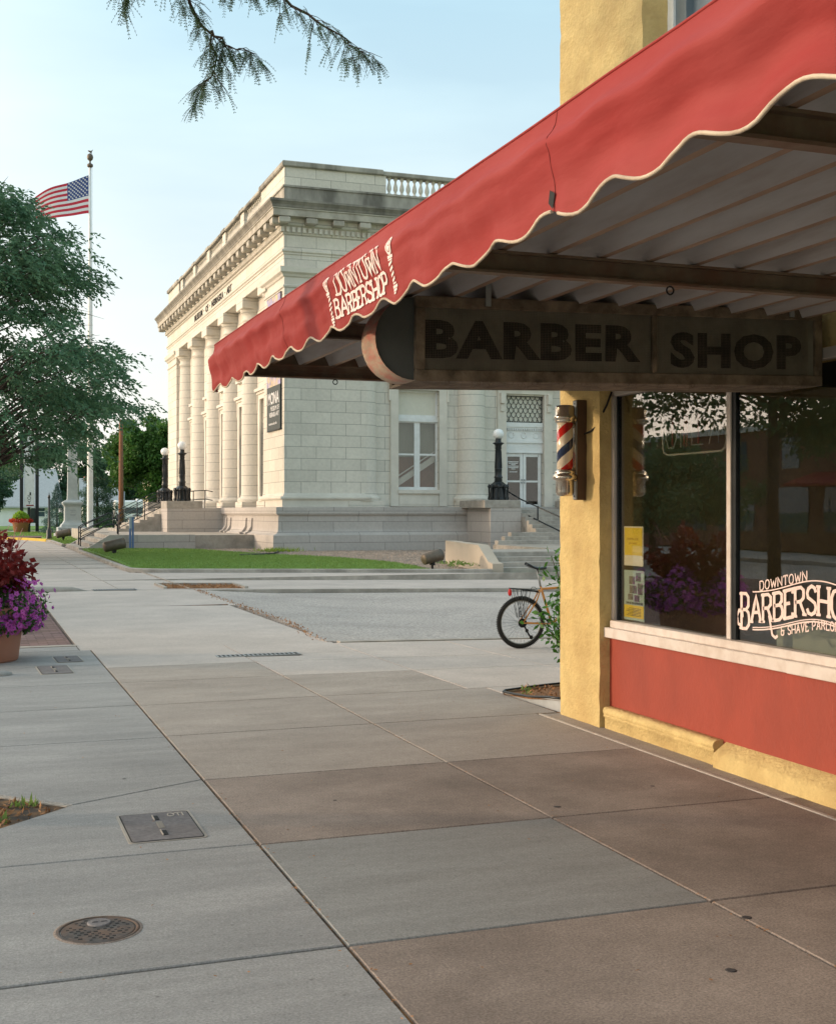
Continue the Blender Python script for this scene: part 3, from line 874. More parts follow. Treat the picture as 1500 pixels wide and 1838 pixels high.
# basement windows in the west foot
for y0, y1 in ((54.9, 56.6), (59.75, 61.2)):
    wd = MB()
    wd.prism([(0.02, 0.46), (0.02, 0.70), (0.30, 0.72), (0.36, 0.9), (0.36, 1.34), (-0.16, 1.34), (-0.16, 0.80), (-0.40, 0.72), (-0.635, 0.70), (-0.635, 0.46)], y0+0.35, y1-0.35, 0, fn=lambda u, v, w_: (WX-0.02+u, w_, v))
    part(wd, 'basement_window', M['black'])
    wd = MB()
    for ya, yb in ((y0+0.10, y0+0.35), (y1-0.35, y1-0.10)):
        wd.prism([(0.0, 0.34), (0.0, 1.40), (-0.36, 1.40), (-0.40, 1.0), (-0.55, 0.78), (-0.66, 0.74), (-0.66, 0.34)], ya, yb, 0, fn=lambda u, v, w_: (WX-0.02+u, w_, v))
    part(wd, 'window_cheek', M['granite'], each=True)

# --- walls
wl = MB()
PIER_S, PIER_W = 15.84, 54.3
RW = 0.65                                    # recess behind the columns
# solid core one recess in
def core(x0, y0, x1, y1, z0, z1): wl.box(x0, y0, z0, x1, y1, z1)
core(WX, WY, PIER_S, PIER_W-0.35, 1.87, 11.92)                  # south-west pier
core(WX, EY-(PIER_W-0.35-WY), PIER_S, EY, 1.87, 11.92)          # north-west pier
core(EX-(PIER_S-WX), WY, EX, PIER_W, 1.87, 11.92)
# south wall with openings (bays of 5.1 m)
sx = [PIER_S + 5.1*k for k in range(6)]
zt = 11.92
holes = []
for k in range(5):
    c = (sx[k]+sx[k+1])/2 + 0.05
    if k == 0: holes.append((17.5, 19.4, 2.64, 7.02))
    elif k == 1: holes.append((22.62, 24.5, 1.75, 6.93))
    else: holes.append((c-0.95, c+0.95, 2.64, 7.02))
xs = PIER_S
Yr = WY+RW
for (a, b, z0, z1) in holes:
    core(xs, Yr, a, Yr+0.6, 1.88, zt); core(a, Yr, b, Yr+0.6, 1.88 if z0 > 1.9 else 1.70, z0); core(a, Yr, b, Yr+0.6, z1, zt)
    xs = b
core(xs, Yr, EX-3, Yr+0.6, 1.88, zt)
# west wall with openings between the columns
wy = [PIER_W + 4.80*k for k in range(6)]
Xr = WX+RW
ys_ = PIER_W-0.35
wh = []
for k in range(5):
    c = (wy[k]+wy[k+1])/2
    wh.append((c-0.85, c+0.85, 2.4 if k != 2 else 1.9, 7.0))
for (a, b, z0, z1) in wh:
    core(Xr, ys_, Xr+0.6, a, 1.88, zt); core(Xr, a, Xr+0.6, b, 1.88, z0); core(Xr, a, Xr+0.6, b, z1, zt)
    ys_ = b
core(Xr, ys_, Xr+0.6, EY-3.8, 1.88, zt)
part(wl, 'wall', M['lime'])
dk = MB(); dk.box(Xr+0.9, Yr+0.9, 1.9, EX-0.5, EY-0.5, 11.8); part(dk, 'interior', M['dark'])
# base moulding of the piers
bm = MB()
for (a, b, c, d) in ((WX, WY, PIER_S, PIER_W-0.35), (WX, EY-3.55, PIER_S, EY)):
    sweep([(0.11, 1.885), (0.11, 2.18), (0.18, 2.20), (0.20, 2.26), (0.18, 2.32), (0.06, 2.34), (0.05, 2.38), (0.0, 2.46)], a, b, c, d, bm)
part(bm, 'base_moulding', M['limeplain'], each=True)
# pier caps
pc = MB()
for (a, b, c, d) in ((WX, WY, PIER_S, PIER_W-0.35), (WX, EY-3.55, PIER_S, EY)):
    sweep([(0.003, 11.05), (0.05, 11.07), (0.06, 11.14), (0.003, 11.18), (0.003, 11.48), (0.06, 11.52), (0.10, 11.60), (0.20, 11.68), (0.22, 11.90), (0.0, 11.915)], a, b, c, d, pc)
part(pc, 'pier_capital', M['limeplain'], each=True)
# entablature
en = MB()
sweep([(0.02, 11.92), (0.02, 12.42), (0.06, 12.44), (0.06, 12.50), (0.12, 12.55), (0.12, 12.62), (0.02, 12.66), (0.02, 13.24), (0.08, 13.27), (0.08, 13.32), (0.10, 13.56), (0.16, 13.60), (0.20, 13.62), (0.20, 13.90)], mb=en)
en.add([(WX-0.02, WY-0.02, 11.919), (EX, WY-0.02, 11.919), (EX, EY, 11.919), (WX-0.02, EY, 11.919)], [(3, 2, 1, 0)])
part(en, 'entablature', M['lime'])
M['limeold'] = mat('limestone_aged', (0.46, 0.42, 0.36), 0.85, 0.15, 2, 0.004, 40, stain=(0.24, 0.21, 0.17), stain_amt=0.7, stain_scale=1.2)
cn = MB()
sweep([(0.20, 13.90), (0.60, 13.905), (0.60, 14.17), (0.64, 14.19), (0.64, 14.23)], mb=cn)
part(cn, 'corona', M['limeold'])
cn = MB(); sweep([(0.64, 14.231), (0.66, 14.26), (0.68, 14.34), (0.75, 14.44), (0.78, 14.47), (0.78, 14.56), (0.10, 14.66), (0.0, 14.66)], mb=cn)
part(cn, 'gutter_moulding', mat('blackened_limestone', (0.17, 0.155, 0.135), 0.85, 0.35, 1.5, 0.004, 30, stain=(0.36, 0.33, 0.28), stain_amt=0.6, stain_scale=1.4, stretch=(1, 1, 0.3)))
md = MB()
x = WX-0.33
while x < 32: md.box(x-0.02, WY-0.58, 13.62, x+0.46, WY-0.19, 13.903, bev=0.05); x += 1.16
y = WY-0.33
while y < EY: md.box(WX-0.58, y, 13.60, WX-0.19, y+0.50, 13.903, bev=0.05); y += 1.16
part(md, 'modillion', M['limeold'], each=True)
dn = MB()
x = WX-0.18
while x < 30: dn.box(x, WY-0.19, 13.34, x+0.13, WY-0.085, 13.55); x += 0.235
y = WY-0.18
while y < EY: dn.box(WX-0.19, y, 13.34, WX-0.085, y+0.13, 13.55); y += 0.235
part(dn, 'dentils', M['limeplain'])
# carved name over the west front
it = MB()
fit_text('MUSEUM  \u00b7  OF  \u00b7  NEBRASKA  \u00b7  ART', lambda u, v, w_: (WX-0.022-w_, -u, v), -72.2, -61.3, 12.74, 13.10, 0.012, 0.02, 0, it)
part(it, 'carved_name', M['black'])
# parapet: dado, piers, rails, balusters
pp = MB()
def ring_box(mb, o, z0, z1, t=0.5):
    mb.box(WX-o, WY-o, z0, EX+o, WY-o+t, z1); mb.box(WX-o, WY-o+t, z0, WX-o+t, EY+o, z1); mb.box(EX+o-t, WY-o+t, z0, EX+o, EY+o, z1); mb.box(WX-o+t, EY+o-t, z0, EX+o-t, EY+o, z1)
ring_box(pp, 0.0, 14.64, 15.25, 0.45)
ring_box(pp, 0.05, 15.25, 15.33, 0.5)
part(pp, 'parapet_base', M['limedark'])
pp = MB(); cp = MB(); bl = MB()
pier_spans_s = [(WX, 16.75)] + [(16.75+5.1*k-0.0+4.2, 16.75+5.1*k+5.1) for k in range(5)]
pier_spans_w = [(WY, 54.9)] + [(54.9+4.55*k+3.75, 54.9+4.55*k+4.55) for k in range(5)] + [(78.4, EY)]
for a, b in pier_spans_s: pp.box(a+0.02, WY+0.03, 15.33, b, WY+0.43, 16.10)
for a, b in pier_spans_w: pp.box(WX+0.03, max(a, WY+0.431), 15.33, WX+0.43, b, 16.10)
part(pp, 'parapet_pier', M['lime'], each=True)
cp.box(WX-0.09, WY-0.09, 16.10, 16.60, WY+0.5, 16.34, bev=0.04); cp.box(16.60, WY-0.05, 16.10, EX, WY+0.45, 16.29, bev=0.03)
cp.box(WX-0.09, WY+0.5, 16.10, WX+0.5, 54.9, 16.34, bev=0.04); cp.box(WX-0.05, 54.9, 16.10, WX+0.45, 78.4, 16.26, bev=0.03); cp.box(WX-0.09, 78.4, 16.10, WX+0.5, EY, 16.34, bev=0.04)
for a, b in pier_spans_w[1:-1]: cp.box(WX-0.07, a-0.03, 16.10, WX+0.5, b+0.03, 16.29, bev=0.02)
part(cp, 'coping', M['limedark'])
bp_ = [(0.10, 15.33), (0.10, 15.40), (0.05, 15.44), (0.055, 15.48), (0.105, 15.60), (0.10, 15.70), (0.05, 15.88), (0.045, 15.96), (0.075, 15.99), (0.09, 16.03), (0.09, 16.10)]
x = 16.95
while x < 33:
    if not any(a-0.08 < x < b+0.08 for a, b in pier_spans_s): bl.lathe(x, WY+0.22, bp_, 10, cap=False)
    x += 0.29
y = 55.1
while y < 78.4:
    if not any(a-0.08 < y < b+0.08 for a, b in pier_spans_w): bl.lathe(WX+0.22, y, bp_, 8, cap=False)
    y += 0.32
part(bl, 'balusters', M['limeplain'])
rf = MB(); rf.box(WX+0.5, WY+0.5, 14.5, EX-0.5, EY-0.5, 14.7); part(rf, 'roof', M['black'])

# --- columns, each a part of its own
cprof = [(0.86, 1.886), (0.86, 2.14), (0.80, 2.16), (0.84, 2.22), (0.84, 2.28), (0.77, 2.34), (0.70, 2.37), (0.67, 2.44), (0.655, 2.60), (0.645, 4.5), (0.62, 7.5), (0.56, 10.6), (0.555, 10.85), (0.60, 10.88), (0.60, 10.96), (0.555, 11.0), (0.555, 11.18), (0.60, 11.22), (0.69, 11.36), (0.72, 11.42), (0.76, 11.45)]
col_me = None
def column(x, y, q):
    mb = MB(); 
    mb.lathe(0, 0, cprof[1:-1], 32, cap=True)
    mb.box(-0.80, -0.80, 1.886, 0.80, 0.80, 2.155, bev=0.01); mb.box(-0.76, -0.76, 11.42, 0.76, 0.76, 11.92, bev=0.03)
    return mb
cm = column(0, 0, 0).build('column', M['drum'], museum)
cm.location = (15.84-WX, WY+0.66-WY, 0)
spots = [(sx[k], WY+0.66) for k in range(1, 4)] + [(WX+0.66, wy[k]) for k in range(6)]
for x, y in spots:
    c = cm.copy(); C.objects.link(c); c.parent = museum; c.location = (x-WX, y-WY, 0)

# --- window bay (south): surround, sash, blind, panel
def window_bay(a, b, z0, z1, axis, blind=True):
    """a..b along the wall, axis 's' faces -Y, 'w' faces -X"""
    f = (lambda u, v, d: (u, Yr+d, v)) if axis == 's' else (lambda u, v, d: (Xr+d, u, v))
    def bx(mb, u0, u1, v0, v1, d0, d1, mi=0):
        p, q = f(u0, v0, d0), f(u1, v1, d1); mb.box(p[0], p[1], p[2], q[0], q[1], q[2], mi)
    s = MB()
    bx(s, a-0.36, a, z0-0.72, z1+0.24, -0.10, 0.02); bx(s, b, b+0.36, z0-0.72, z1+0.24, -0.10, 0.02); bx(s, a, b, z1, z1+0.24, -0.10, 0.02)
    bx(s, a-0.46, b+0.46, z1+0.24, z1+0.36, -0.16, 0.02); bx(s, a-0.52, b+0.52, z1+0.36, z1+0.50, -0.26, 0.02)
    bx(s, a-0.44, a-0.36, z1-0.5, z1+0.24, -0.13, 0.02); bx(s, b+0.36, b+0.44, z1-0.5, z1+0.24, -0.13, 0.02)
    bx(s, a-0.02, b+0.02, z0-0.16, z0+0.0, -0.16, 0.02); bx(s, a, b, z0-0.72, z0-0.16, -0.05, 0.02); bx(s, a+0.05, b-0.05, z0-0.64, z0-0.24, -0.07, -0.04)
    bx(s, a-0.44, b+0.44, z1+1.2, z1+1.35, -0.2, 0.02)
    part(s, 'window_surround', M['limeplain'])
    fr = MB(); m_ = (a+b)/2
    zt_ = z0 + (z1-z0)*0.685
    for (u0, u1, v0, v1) in ((a, a+0.09, z0, z1), (b-0.09, b, z0, z1), (a+0.09, b-0.09, z0, z0+0.13), (a+0.09, b-0.09, z1-0.09, z1), (a+0.09, b-0.09, zt_-0.05, zt_+0.30), (m_-0.13, m_+0.13, z0+0.13, zt_-0.05)):
        bx(fr, u0, u1, v0, v1, 0.18, 0.26)
    zm = z0+(zt_-z0)*0.52
    for (u0, u1) in ((a+0.09, m_-0.13), (m_+0.13, b-0.09)): bx(fr, u0, u1, zm-0.04, zm+0.04, 0.19, 0.25)
    bx(fr, a-0.04, b+0.04, zt_+0.0, zt_+0.16, 0.10, 0.18)
    w_ = part(fr, 'window_frame', M['whitepaint'])
    gz = MB(); bx(gz, a+0.05, b-0.05, z0+0.1, zt_, 0.215, 0.225)
    if axis == 's':
        o = gz.build('pane', M['glassview'], w_)
    else: o = gz.build('pane', M['glass'], w_)
    bd = MB(); bx(bd, a+0.08, b-0.08, zt_+0.25, z1-0.05, 0.215, 0.235); bd.build('blind', M['blind'], w_)
    if axis == 's':       # curtain and a diagonal stair seen through the glass
        it_ = MB(); bx(it_, a, b, zm-0.1, zt_+0.1, 0.55, 0.57); bx(it_, a, b-0.0, z0-0.2, z0+0.1, 0.9, 0.95)
        it_.build('curtain', M['curtain'], w_)
        st = MB()
        for dz, th, mi in ((0.0, 0.30, 0),):
            p = [(a-0.1, z0+0.0+dz), (b+0.1, z0+1.35+dz), (b+0.1, z0+1.35+th+dz), (a-0.1, z0+0.0+th+dz)]
            q = [f(u, v, 0.42) for u, v in p] + [f(u, v, 0.52) for u, v in p]
            st.add(q, [(0, 1, 2, 3), (7, 6, 5, 4), (0, 4, 5, 1), (3, 2, 6, 7)])
            p = [(a-0.1, z0+0.42), (b+0.1, z0+1.77), (b+0.1, z0+1.83), (a-0.1, z0+0.48)]
            q = [f(u, v, 0.42) for u, v in p] + [f(u, v, 0.48) for u, v in p]
            st.add(q, [(0, 1, 2, 3), (7, 6, 5, 4), (0, 4, 5, 1), (3, 2, 6, 7)])
        st.build('stair_string', M['whitepaint'], w_)
        bk = MB(); bx(bk, a-0.3, b+0.3, z0-0.3, z0+1.6, 0.75, 0.8); bk.build('brick_backing', M['redbrown'], w_)
M['glassview'] = glassmat('window_glass_clear', ior=1.6, clear=0.85)
M['curtain'] = mat('sheer_curtain', (0.30, 0.32, 0.28), 0.9, 0.1, 3, stretch=(6, 6, 0.5))
M['redbrown'] = mat('red_brown_wall', (0.20, 0.10, 0.06), 0.8, 0.2, 4)
for k, (a, b, z0, z1) in enumerate(holes):
    if k != 1: window_bay(a, b, z0, z1, 's')
for k, (a, b, z0, z1) in enumerate(wh): window_bay(a, b, z0, z1, 'w')

# --- door bay (south)
a, b = 22.62, 24.5
def sb(mb, u0, u1, v0, v1, d0, d1): mb.box(u0, Yr+d0, v0, u1, Yr+d1, v1)
s = MB()
sb(s, a-0.42, a, 1.9, 7.0, -0.10, 0.02); sb(s, b, b+0.42, 1.9, 7.0, -0.10, 0.02); sb(s, a-0.42, b+0.42, 7.0, 7.3, -0.12, 0.02); sb(s, a-0.55, b+0.55, 7.3, 7.5, -0.3, 0.02)
sb(s, a-0.32, a-0.12, 6.55, 7.0, -0.26, -0.10); sb(s, b+0.12, b+0.32, 6.55, 7.0, -0.26, -0.10); sb(s, a-0.30, a-0.14, 6.2, 6.5, -0.18, -0.10); sb(s, b+0.14, b+0.30, 6.2, 6.5, -0.18, -0.10)
part(s, 'door_surround', M['limeplain'])
d = MB()
sb(d, a, b, 5.52, 5.72, 0.02, 0.20); sb(d, a, b, 5.45, 5.52, 0.06, 0.20)
k = a+0.02
while k < b-0.05: sb(d, k, k+0.05, 5.36, 5.45, 0.05, 0.20); k += 0.09
sb(d, a, b, 4.92, 5.36, 0.12, 0.2); sb(d, a, b, 4.80, 4.92, 0.06, 0.2); sb(d, a, b, 4.36, 4.80, 0.12, 0.2); sb(d, a, b, 4.34, 4.40, 0.08, 0.2)
for cx_ in (22.95, 23.56, 24.17):
    ring = [(cx_+0.13*math.cos(t), Yr+0.115, 5.15+0.13*math.sin(t)) for t in np.linspace(0, 2*math.pi, 20, endpoint=False)]
    d.tube(ring, 0.02, 6, closed=True)
part(d, 'overdoor_panel', M['whitepaint'])
gr = MB(); sb(gr, a, b, 5.74, 6.93, 0.2, 0.22)
gp = part(gr, 'transom_backing', M['blind'])
gr = MB()
nx, nz_ = 8, 6; cw, ch = (b-a)/nx, (6.93-5.74)/nz_
for j in range(nz_+1):
    for i in range(nx+1):
        ox = a + (i + (0.5 if j % 2 else 0))*cw; oz = 5.74 + j*ch
        if ox > b+0.01: continue
        for sgn in (-1, 1):
            pts = []
            for t in np.linspace(0, 1, 5):
                uu = ox + sgn*cw*0.5*math.sin(t*math.pi/2); vv = oz - ch*0.95 + ch*0.95*1.0*(1-math.cos(t*math.pi/2)) 
                if a <= uu <= b and 5.74 <= vv <= 6.93: pts.append((uu, Yr+0.16, vv))
            if len(pts) > 1: gr.tube(pts, 0.013, 4)
sb(gr, a, b, 5.72, 5.76, 0.13, 0.19); sb(gr, a, b, 6.90, 6.94, 0.13, 0.19); sb(gr, a, a+0.03, 5.76, 6.90, 0.13, 0.19); sb(gr, b-0.03, b, 5.76, 6.90, 0.13, 0.19)
part(gr, 'transom_grille', M['blackpaint'])
for i_, (u0, u1) in enumerate(((22.64, 23.54), (23.56, 24.46))):
    d = MB()
    sb(d, u0, u0+0.14, 1.78, 4.33, 0.16, 0.22); sb(d, u1-0.14 if i_ == 0 else u1-0.16, u1, 1.78, 4.33, 0.16, 0.22)
    sb(d, u0+0.14, u1-0.14, 4.18, 4.33, 0.16, 0.22); sb(d, u0+0.14, u1-0.14, 1.78, 2.02, 0.16, 0.22); sb(d, u0+0.14, u1-0.14, 3.02, 3.10, 0.15, 0.22)
    dd = part(d, 'door', M['whitepaint'])
    g2 = MB(); sb(g2, u0+0.12, u1-0.12, 1.95, 4.2, 0.19, 0.2); g2.build('pane', M['glassview'], dd)
    hd = MB(); hx = u1-0.06 if i_ == 0 else u0+0.06
    for hz_ in (3.0, 3.13): hd.lathe(hx, Yr+0.13, [(0.03, hz_-0.03), (0.035, hz_), (0.03, hz_+0.03)], 10)
    hd.build('handle', M['steel'], dd)
    if i_ == 0:
        nt_ = MB()
        for r_, wd_ in enumerate((0.95, 0.8, 0.4, 0.95, 0.9, 0.35, 0.0, 0.7)):
            if wd_: nt_.box(22.80+(1-wd_)*0.28, Yr+0.185, 3.93-r_*0.065, 22.80+0.56-(1-wd_)*0.28, Yr+0.1885, 3.96-r_*0.065)
        nt_.build('door_notice', M['whitepaint'], dd)
lb = MB(); sb(lb, a, b, 1.7, 4.4, 1.3, 1.35); sb(lb, a-0.1, b+0.1, 1.7, 1.78, 0.1, 1.3); part(lb, 'lobby', M['redbrown'])

# --- hanging banner on the west face of the corner pier
bn = thing('museum_banner', 'dark green banner with a purple and yellow picture hung on the museum pier', 'banner', (WX-0.05, 52.0, 5.2))
y0, y1 = -1.20, 1.25
mb = MB(); mb.box(-0.03, y0, 0.0, 0.0, y1, 1.87); mb.build('lettered_cloth', mat('banner_dark', (0.045, 0.055, 0.055), 0.7, 0.1), bn)
mb = MB(); mb.box(-0.03, y0, 1.87, 0.0, y1, 5.7); 
pic = mat('banner_picture', (0.30, 0.27, 0.45), 0.7, 0.6, 1.1, stain=(0.75, 0.55, 0.16), stain_amt=0.9, stain_scale=1.9)
mb.build('picture', pic, bn)
mb = MB()
fx = lambda u, v, w_: (-0.031-w_, -u, v)
fit_text('MONA', fx, -1.0, 1.0, 1.10, 1.62, 0.01, 0.006, 0, mb)
fit_text('MUSEUM OF', fx, -0.5, 1.0, 0.82, 1.02, 0.008, 0.006, 0, mb)
fit_text('NEBRASKA ART', fx, -0.75, 1.0, 0.56, 0.76, 0.008, 0.006, 0, mb)
fit_text('monet.unk.edu', fx, -0.85, 0.6, 0.22, 0.34, 0.005, 0.006, 0, mb)
mb.build('lettering', M['flagwhite'], bn)
mb = MB(); mb.tube([(0.0, y0-0.05, 5.72), (0.0, y1+0.05, 5.72)], 0.03); mb.tube([(0.0, y0-0.05, -0.02), (0.0, y1+0.05, -0.02)], 0.03); mb.build('rod', M['blackpaint'], bn)

# --- south entrance stair
st = thing('entrance_stair', 'grey granite steps rising to the white museum doors with a lamp pedestal', 'steps', (23.2, 42, 0))
SL = (-23.2, -42, 0)
def sp2(mb, name, m, parent=st, L_=SL):
    if name in ('pedestal', 'pedestal_cap', 'cheek_wall', 'lamp_block', 'block_cap'): return mb.build_each(name, m, parent, L_)
    o = mb.build(name, m, parent); o.location = L_; return o
s = MB()
zb = -0.35
for k in range(4):      # lower flight
    zt2 = 0.38-0.15*(3-k)-0.0
    s.box(15.5, 35.45+0.40*k, zb, 31, 35.45+0.40*(k+1) if k < 3 else 39.3, zt2+0.0, bev=0.01)
s.box(19.4, 39.3, zb, 31, 45.0, 0.379)
sp2(s, 'lower_steps', M['kerb'])
s = MB()
n = 9
for k in range(n):
    z1 = 0.38+(1.78-0.38)*(k+1)/n
    y0 = 45.0+0.34*k
    xl = 19.62+0.44*k if k < 3 else 21.74
    s.box(xl, y0, 0.2, 46.4-xl if k < 3 else 24.66, y0+0.34 if k < n-1 else Yr+0.2, z1, bev=0.01)
sp2(s, 'upper_steps', M['kerb'])
s = MB()
for x0 in (20.32, 24.68):
    s.box(x0, 47.4, 0.0, x0+1.4, 50.0, 1.84)
sp2(s, 'pedestal', M['granite'])
s = MB()
for x0 in (20.32, 24.68): s.box(x0-0.02 - (0 if x0 > 22 else 0.25), 47.38, 1.84, x0+1.36, 50.2, 2.17, bev=0.01)
sp2(s, 'pedestal_cap', M['kerb'])
M['tanwall'] = mat('tan_cement', (0.47, 0.40, 0.32), 0.85, 0.1, 3, 0.003, 60, stain=(0.35, 0.29, 0.23), stain_amt=0.5, stain_scale=1.5)
s = MB()      # sloping cheek wall of the lower flight
pr_ = [(35.15, -0.4), (35.15, 0.07), (35.5, 0.12), (36.3, 0.62), (39.2, 0.70), (39.2, -0.4)]
s.prism(pr_, 15.14, 15.5, 0, fn=lambda u, v, w_: (w_, u, v))
sp2(s, 'cheek_wall', M['tanwall'])
s = MB(); s.box(15.55, 39.2, 0.0, 16.7, 39.5, 0.60); sp2(s, 'back_kerb', M['kerb'])

def handrail(name, label, runs, loc, cat='handrail', r=0.03, group=None):
    t = thing(name, label, cat, loc, group)
    for nm, pts in runs:
        mb = MB()
        for p in pts: mb.tube(p, r, 6)
        mb.build(nm, M['blackpaint'], t)
    return t
hr = [(20.95+0, 46.9, 2.66), (21.2, 46.9, 2.62), (21.87, 46.9, 2.04), (22.5, 46.9, 1.45), (22.52, 46.9, 1.35)]
rx = 21.95
def railpath(z_off):  # follows the stair (runs along Y)
    return [(rx, 49.9, 2.35+z_off-0.0), (rx, 48.2, 2.25+z_off), (rx, 47.2, 1.95+z_off), (rx, 44.9, 0.95+z_off), (rx, 44.8, 0.85+z_off)]
# rails lean out across the flight as in a splayed stair
P0, P1, P2 = (21.5, 48.6), (21.95, 47.9), (22.55, 45.0)
zr = [2.62, 2.50, 1.38]
runs = [('top_rail', [[(21.1, 48.9, 2.72), (P0[0], P0[1], zr[0]), (P1[0], P1[1], 2.20), (P2[0]-0.05, P2[1]+0.1, 1.42), (P2[0], P2[1], 1.28)]]),
        ('lower_rail', [[(21.2, 48.9, 2.18), (P1[0], P1[1], 1.66), (P2[0], P2[1], 0.80)]]),
        ('post', [[(P0[0], P0[1], 2.17), (P0[0], P0[1], 2.66)]]), ('post', [[(22.2, 46.8, 1.1), (22.2, 46.8, 1.92)]]), ('post', [[(P2[0], P2[1], 0.4), (P2[0], P2[1], 1.3)]])]
handrail('handrail', 'black double handrail descending from the lamp beside the museum doors', runs, (0, 0, 0), r=0.032)

# --- west entrance: landing, steps, blocks
wt = thing('west_stair', 'low stone terrace and steps before the colonnade, with two lamp blocks', 'steps', (8, 60, 0))
WL = (-8, -60, 0)
s = MB()
for k in range(4):
    s.box(4.25+0.42*k, 53.5, -0.2, 4.25+0.42*(k+1) if k < 3 else 5.9, 60.8, 0.17*(k+1)-0.003, bev=0.008)
sp2(s, 'lower_steps', M['kerb'], wt, WL)
s = MB(); s.box(5.9, 53.5, -0.2, 12, 80, 0.67); sp2(s, 'terrace', M['kerb'], wt, WL)
s = MB()
pw = [(4.33, -0.3), (4.33, 0.03), (5.45, 0.70), (9.05, 0.70), (9.05, -0.3)]
s.prism(pw, 53.2, 53.5, 0, fn=lambda u, v, w_: (u, w_, v))
s.prism([(4.2, -0.2), (4.2, 0.03), (5.4, 0.70), (6.2, 0.70), (6.2, -0.2)], 60.8, 61.1, 0, fn=lambda u, v, w_: (u, w_, v))
sp2(s, 'cheek_wall', M['granite'], wt, WL)
s = MB()
for k in range(8):
    s.box(7.0+0.36*k, 64.0, 0.4, 7.0+0.36*(k+1) if k < 7 else 12.2, 69.0, 0.67+0.15*(k+1), bev=0.008)
sp2(s, 'upper_steps', M['kerb'], wt, WL)
s = MB(); s.box(9.15, 62.0, 0.3, 12.1, 64.0, 1.86); s.box(9.15, 69.0, 0.3, 12.1, 71, 1.86); sp2(s, 'lamp_block', M['granite'], wt, WL)
s = MB(); s.box(9.13, 61.98, 1.86, 10.9, 64.0, 2.22, bev=0.01); s.box(9.13, 69.0, 1.86, 10.9, 71, 2.22, bev=0.01); sp2(s, 'block_cap', M['kerb'], wt, WL)

def rails_along_x(label, x0, z0, x1, z1, y, nrail=3, posts=2, group=None, curl=True):
    t = thing('handrail', label, 'handrail', ((x0+x1)/2, y, z0), group)
    L_ = (-(x0+x1)/2, -y, -z0)
    mb = MB()
    for k in range(nrail):
        dz = 0.95-0.26*k
        p = [(x0, y, z0+dz-0.12), (x0+0.1, y, z0+dz), (x1, y, z1+dz), (x1+0.35, y, z1+dz+0.02), (x1+0.42, y, z1+dz-0.1)]
        mb.tube(p, 0.022, 6)
    o = mb.build('rails', M['blackpaint'], t); o.location = L_
    for q in range(posts):
        f_ = q/(posts-1); x = x0+(x1+0.42-x0)*f_; zb_ = z0+(z1-z0)*min(1, f_*1.15)
        mb = MB(); mb.tube([(x, y, zb_-0.1), (x, y, zb_+0.9)], 0.028, 6); o = mb.build('post', M['blackpaint'], t); o.location = L_
    return t
rails_along_x('near black handrail on the four low steps by the sidewalk', 4.5, 0.12, 5.7, 0.67, 56.0, group='handrails on the low west steps')
rails_along_x('second black handrail on the low steps, behind the nearest one', 4.6, 0.12, 5.9, 0.67, 58.2, group='handrails on the low west steps')
rails_along_x('black handrail left of the lamp blocks, on the upper west steps', 7.1, 0.75, 9.2, 1.75, 64.4, 4, 3, group='handrails on the upper west steps')
rails_along_x('black handrail further back on the upper west steps', 7.1, 0.75, 9.2, 1.75, 67.4, 4, 3, group='handrails on the upper west steps')
t = thing('handrail', 'black landing railing between the lamps and the museum columns', 'handrail', (10.4, 63.8, 1.87))
mb = MB()
for z in (0.45, 0.9): mb.tube([(-0.6, 0, z-0.12), (0.6, 0, z), (1.0, 0, z+0.02), (1.35, 0, z-0.05)], 0.025, 6)
mb.build('rails', M['blackpaint'], t)
for x in (-0.5, 0.35, 0.95):
    mb = MB(); mb.tube([(x, 0, -0.1), (x, 0, 0.9)], 0.028, 6); mb.build('post', M['blackpaint'], t)

# --- globe lamps
def globe_lamp(label, x, y, z, s=1.0, group='globe lamps on the museum stair blocks'):
    t = thing('globe_lamp', label, 'lamp', (x, y, z), group)
    mb = MB()
    mb.lathe(0, 0, [(0.43, 0.0), (0.43, 0.06), (0.40, 0.10), (0.36, 0.52), (0.41, 0.56), (0.41, 0.64), (0.30, 0.70), (0.20, 0.78)], 8, smooth=False)
    for k in range(8):
        a_ = k*math.pi/4+math.pi/8
        mb.lathe(0.39*math.cos(a_), 0.39*math.sin(a_), [(0.03, 0.0), (0.07, 0.05), (0.035, 0.2), (0.045, 0.5), (0.075, 0.58), (0.03, 0.68)], 6)
    mb.build('base', M['blackpaint'], t)
    mb = MB()
    mb.lathe(0, 0, [(0.15, 0.76), (0.17, 0.80), (0.16, 0.92), (0.19, 0.97), (0.16, 1.02), (0.15, 1.06), (0.155, 1.30), (0.165, 1.32), (0.14, 1.36), (0.115, 2.14), (0.135, 2.17), (0.13, 2.30), (0.17, 2.36), (0.24, 2.40), (0.24, 2.43), (0.13, 2.46), (0.12, 2.56), (0.13, 2.60)], 20)
    for k in range(10):
        a_ = k*math.pi/5
        mb.tube([(0.15*math.cos(a_), 0.15*math.sin(a_), 1.36), (0.12*math.cos(a_), 0.12*math.sin(a_), 2.12)], 0.016, 4)
    mb.build('shaft', M['blackpaint'], t)
    mb = MB(); mb.lathe(0, 0, [(0.02+0.215*math.sin(a_), 2.81-0.215*math.cos(a_)) for a_ in np.linspace(0.3, math.pi-0.02, 16)], 24)
    mb.build('globe', M['globe'], t)
    return t
globe_lamp('black lamp with a white globe on the pedestal beside the museum doors', 21.0, 48.15, 2.17)
globe_lamp('right hand globe lamp of the pair at the colonnade steps', 10.05, 63.0, 2.22)
globe_lamp('left hand, more distant globe lamp of the pair at the colonnade steps', 10.15, 69.6, 2.22)
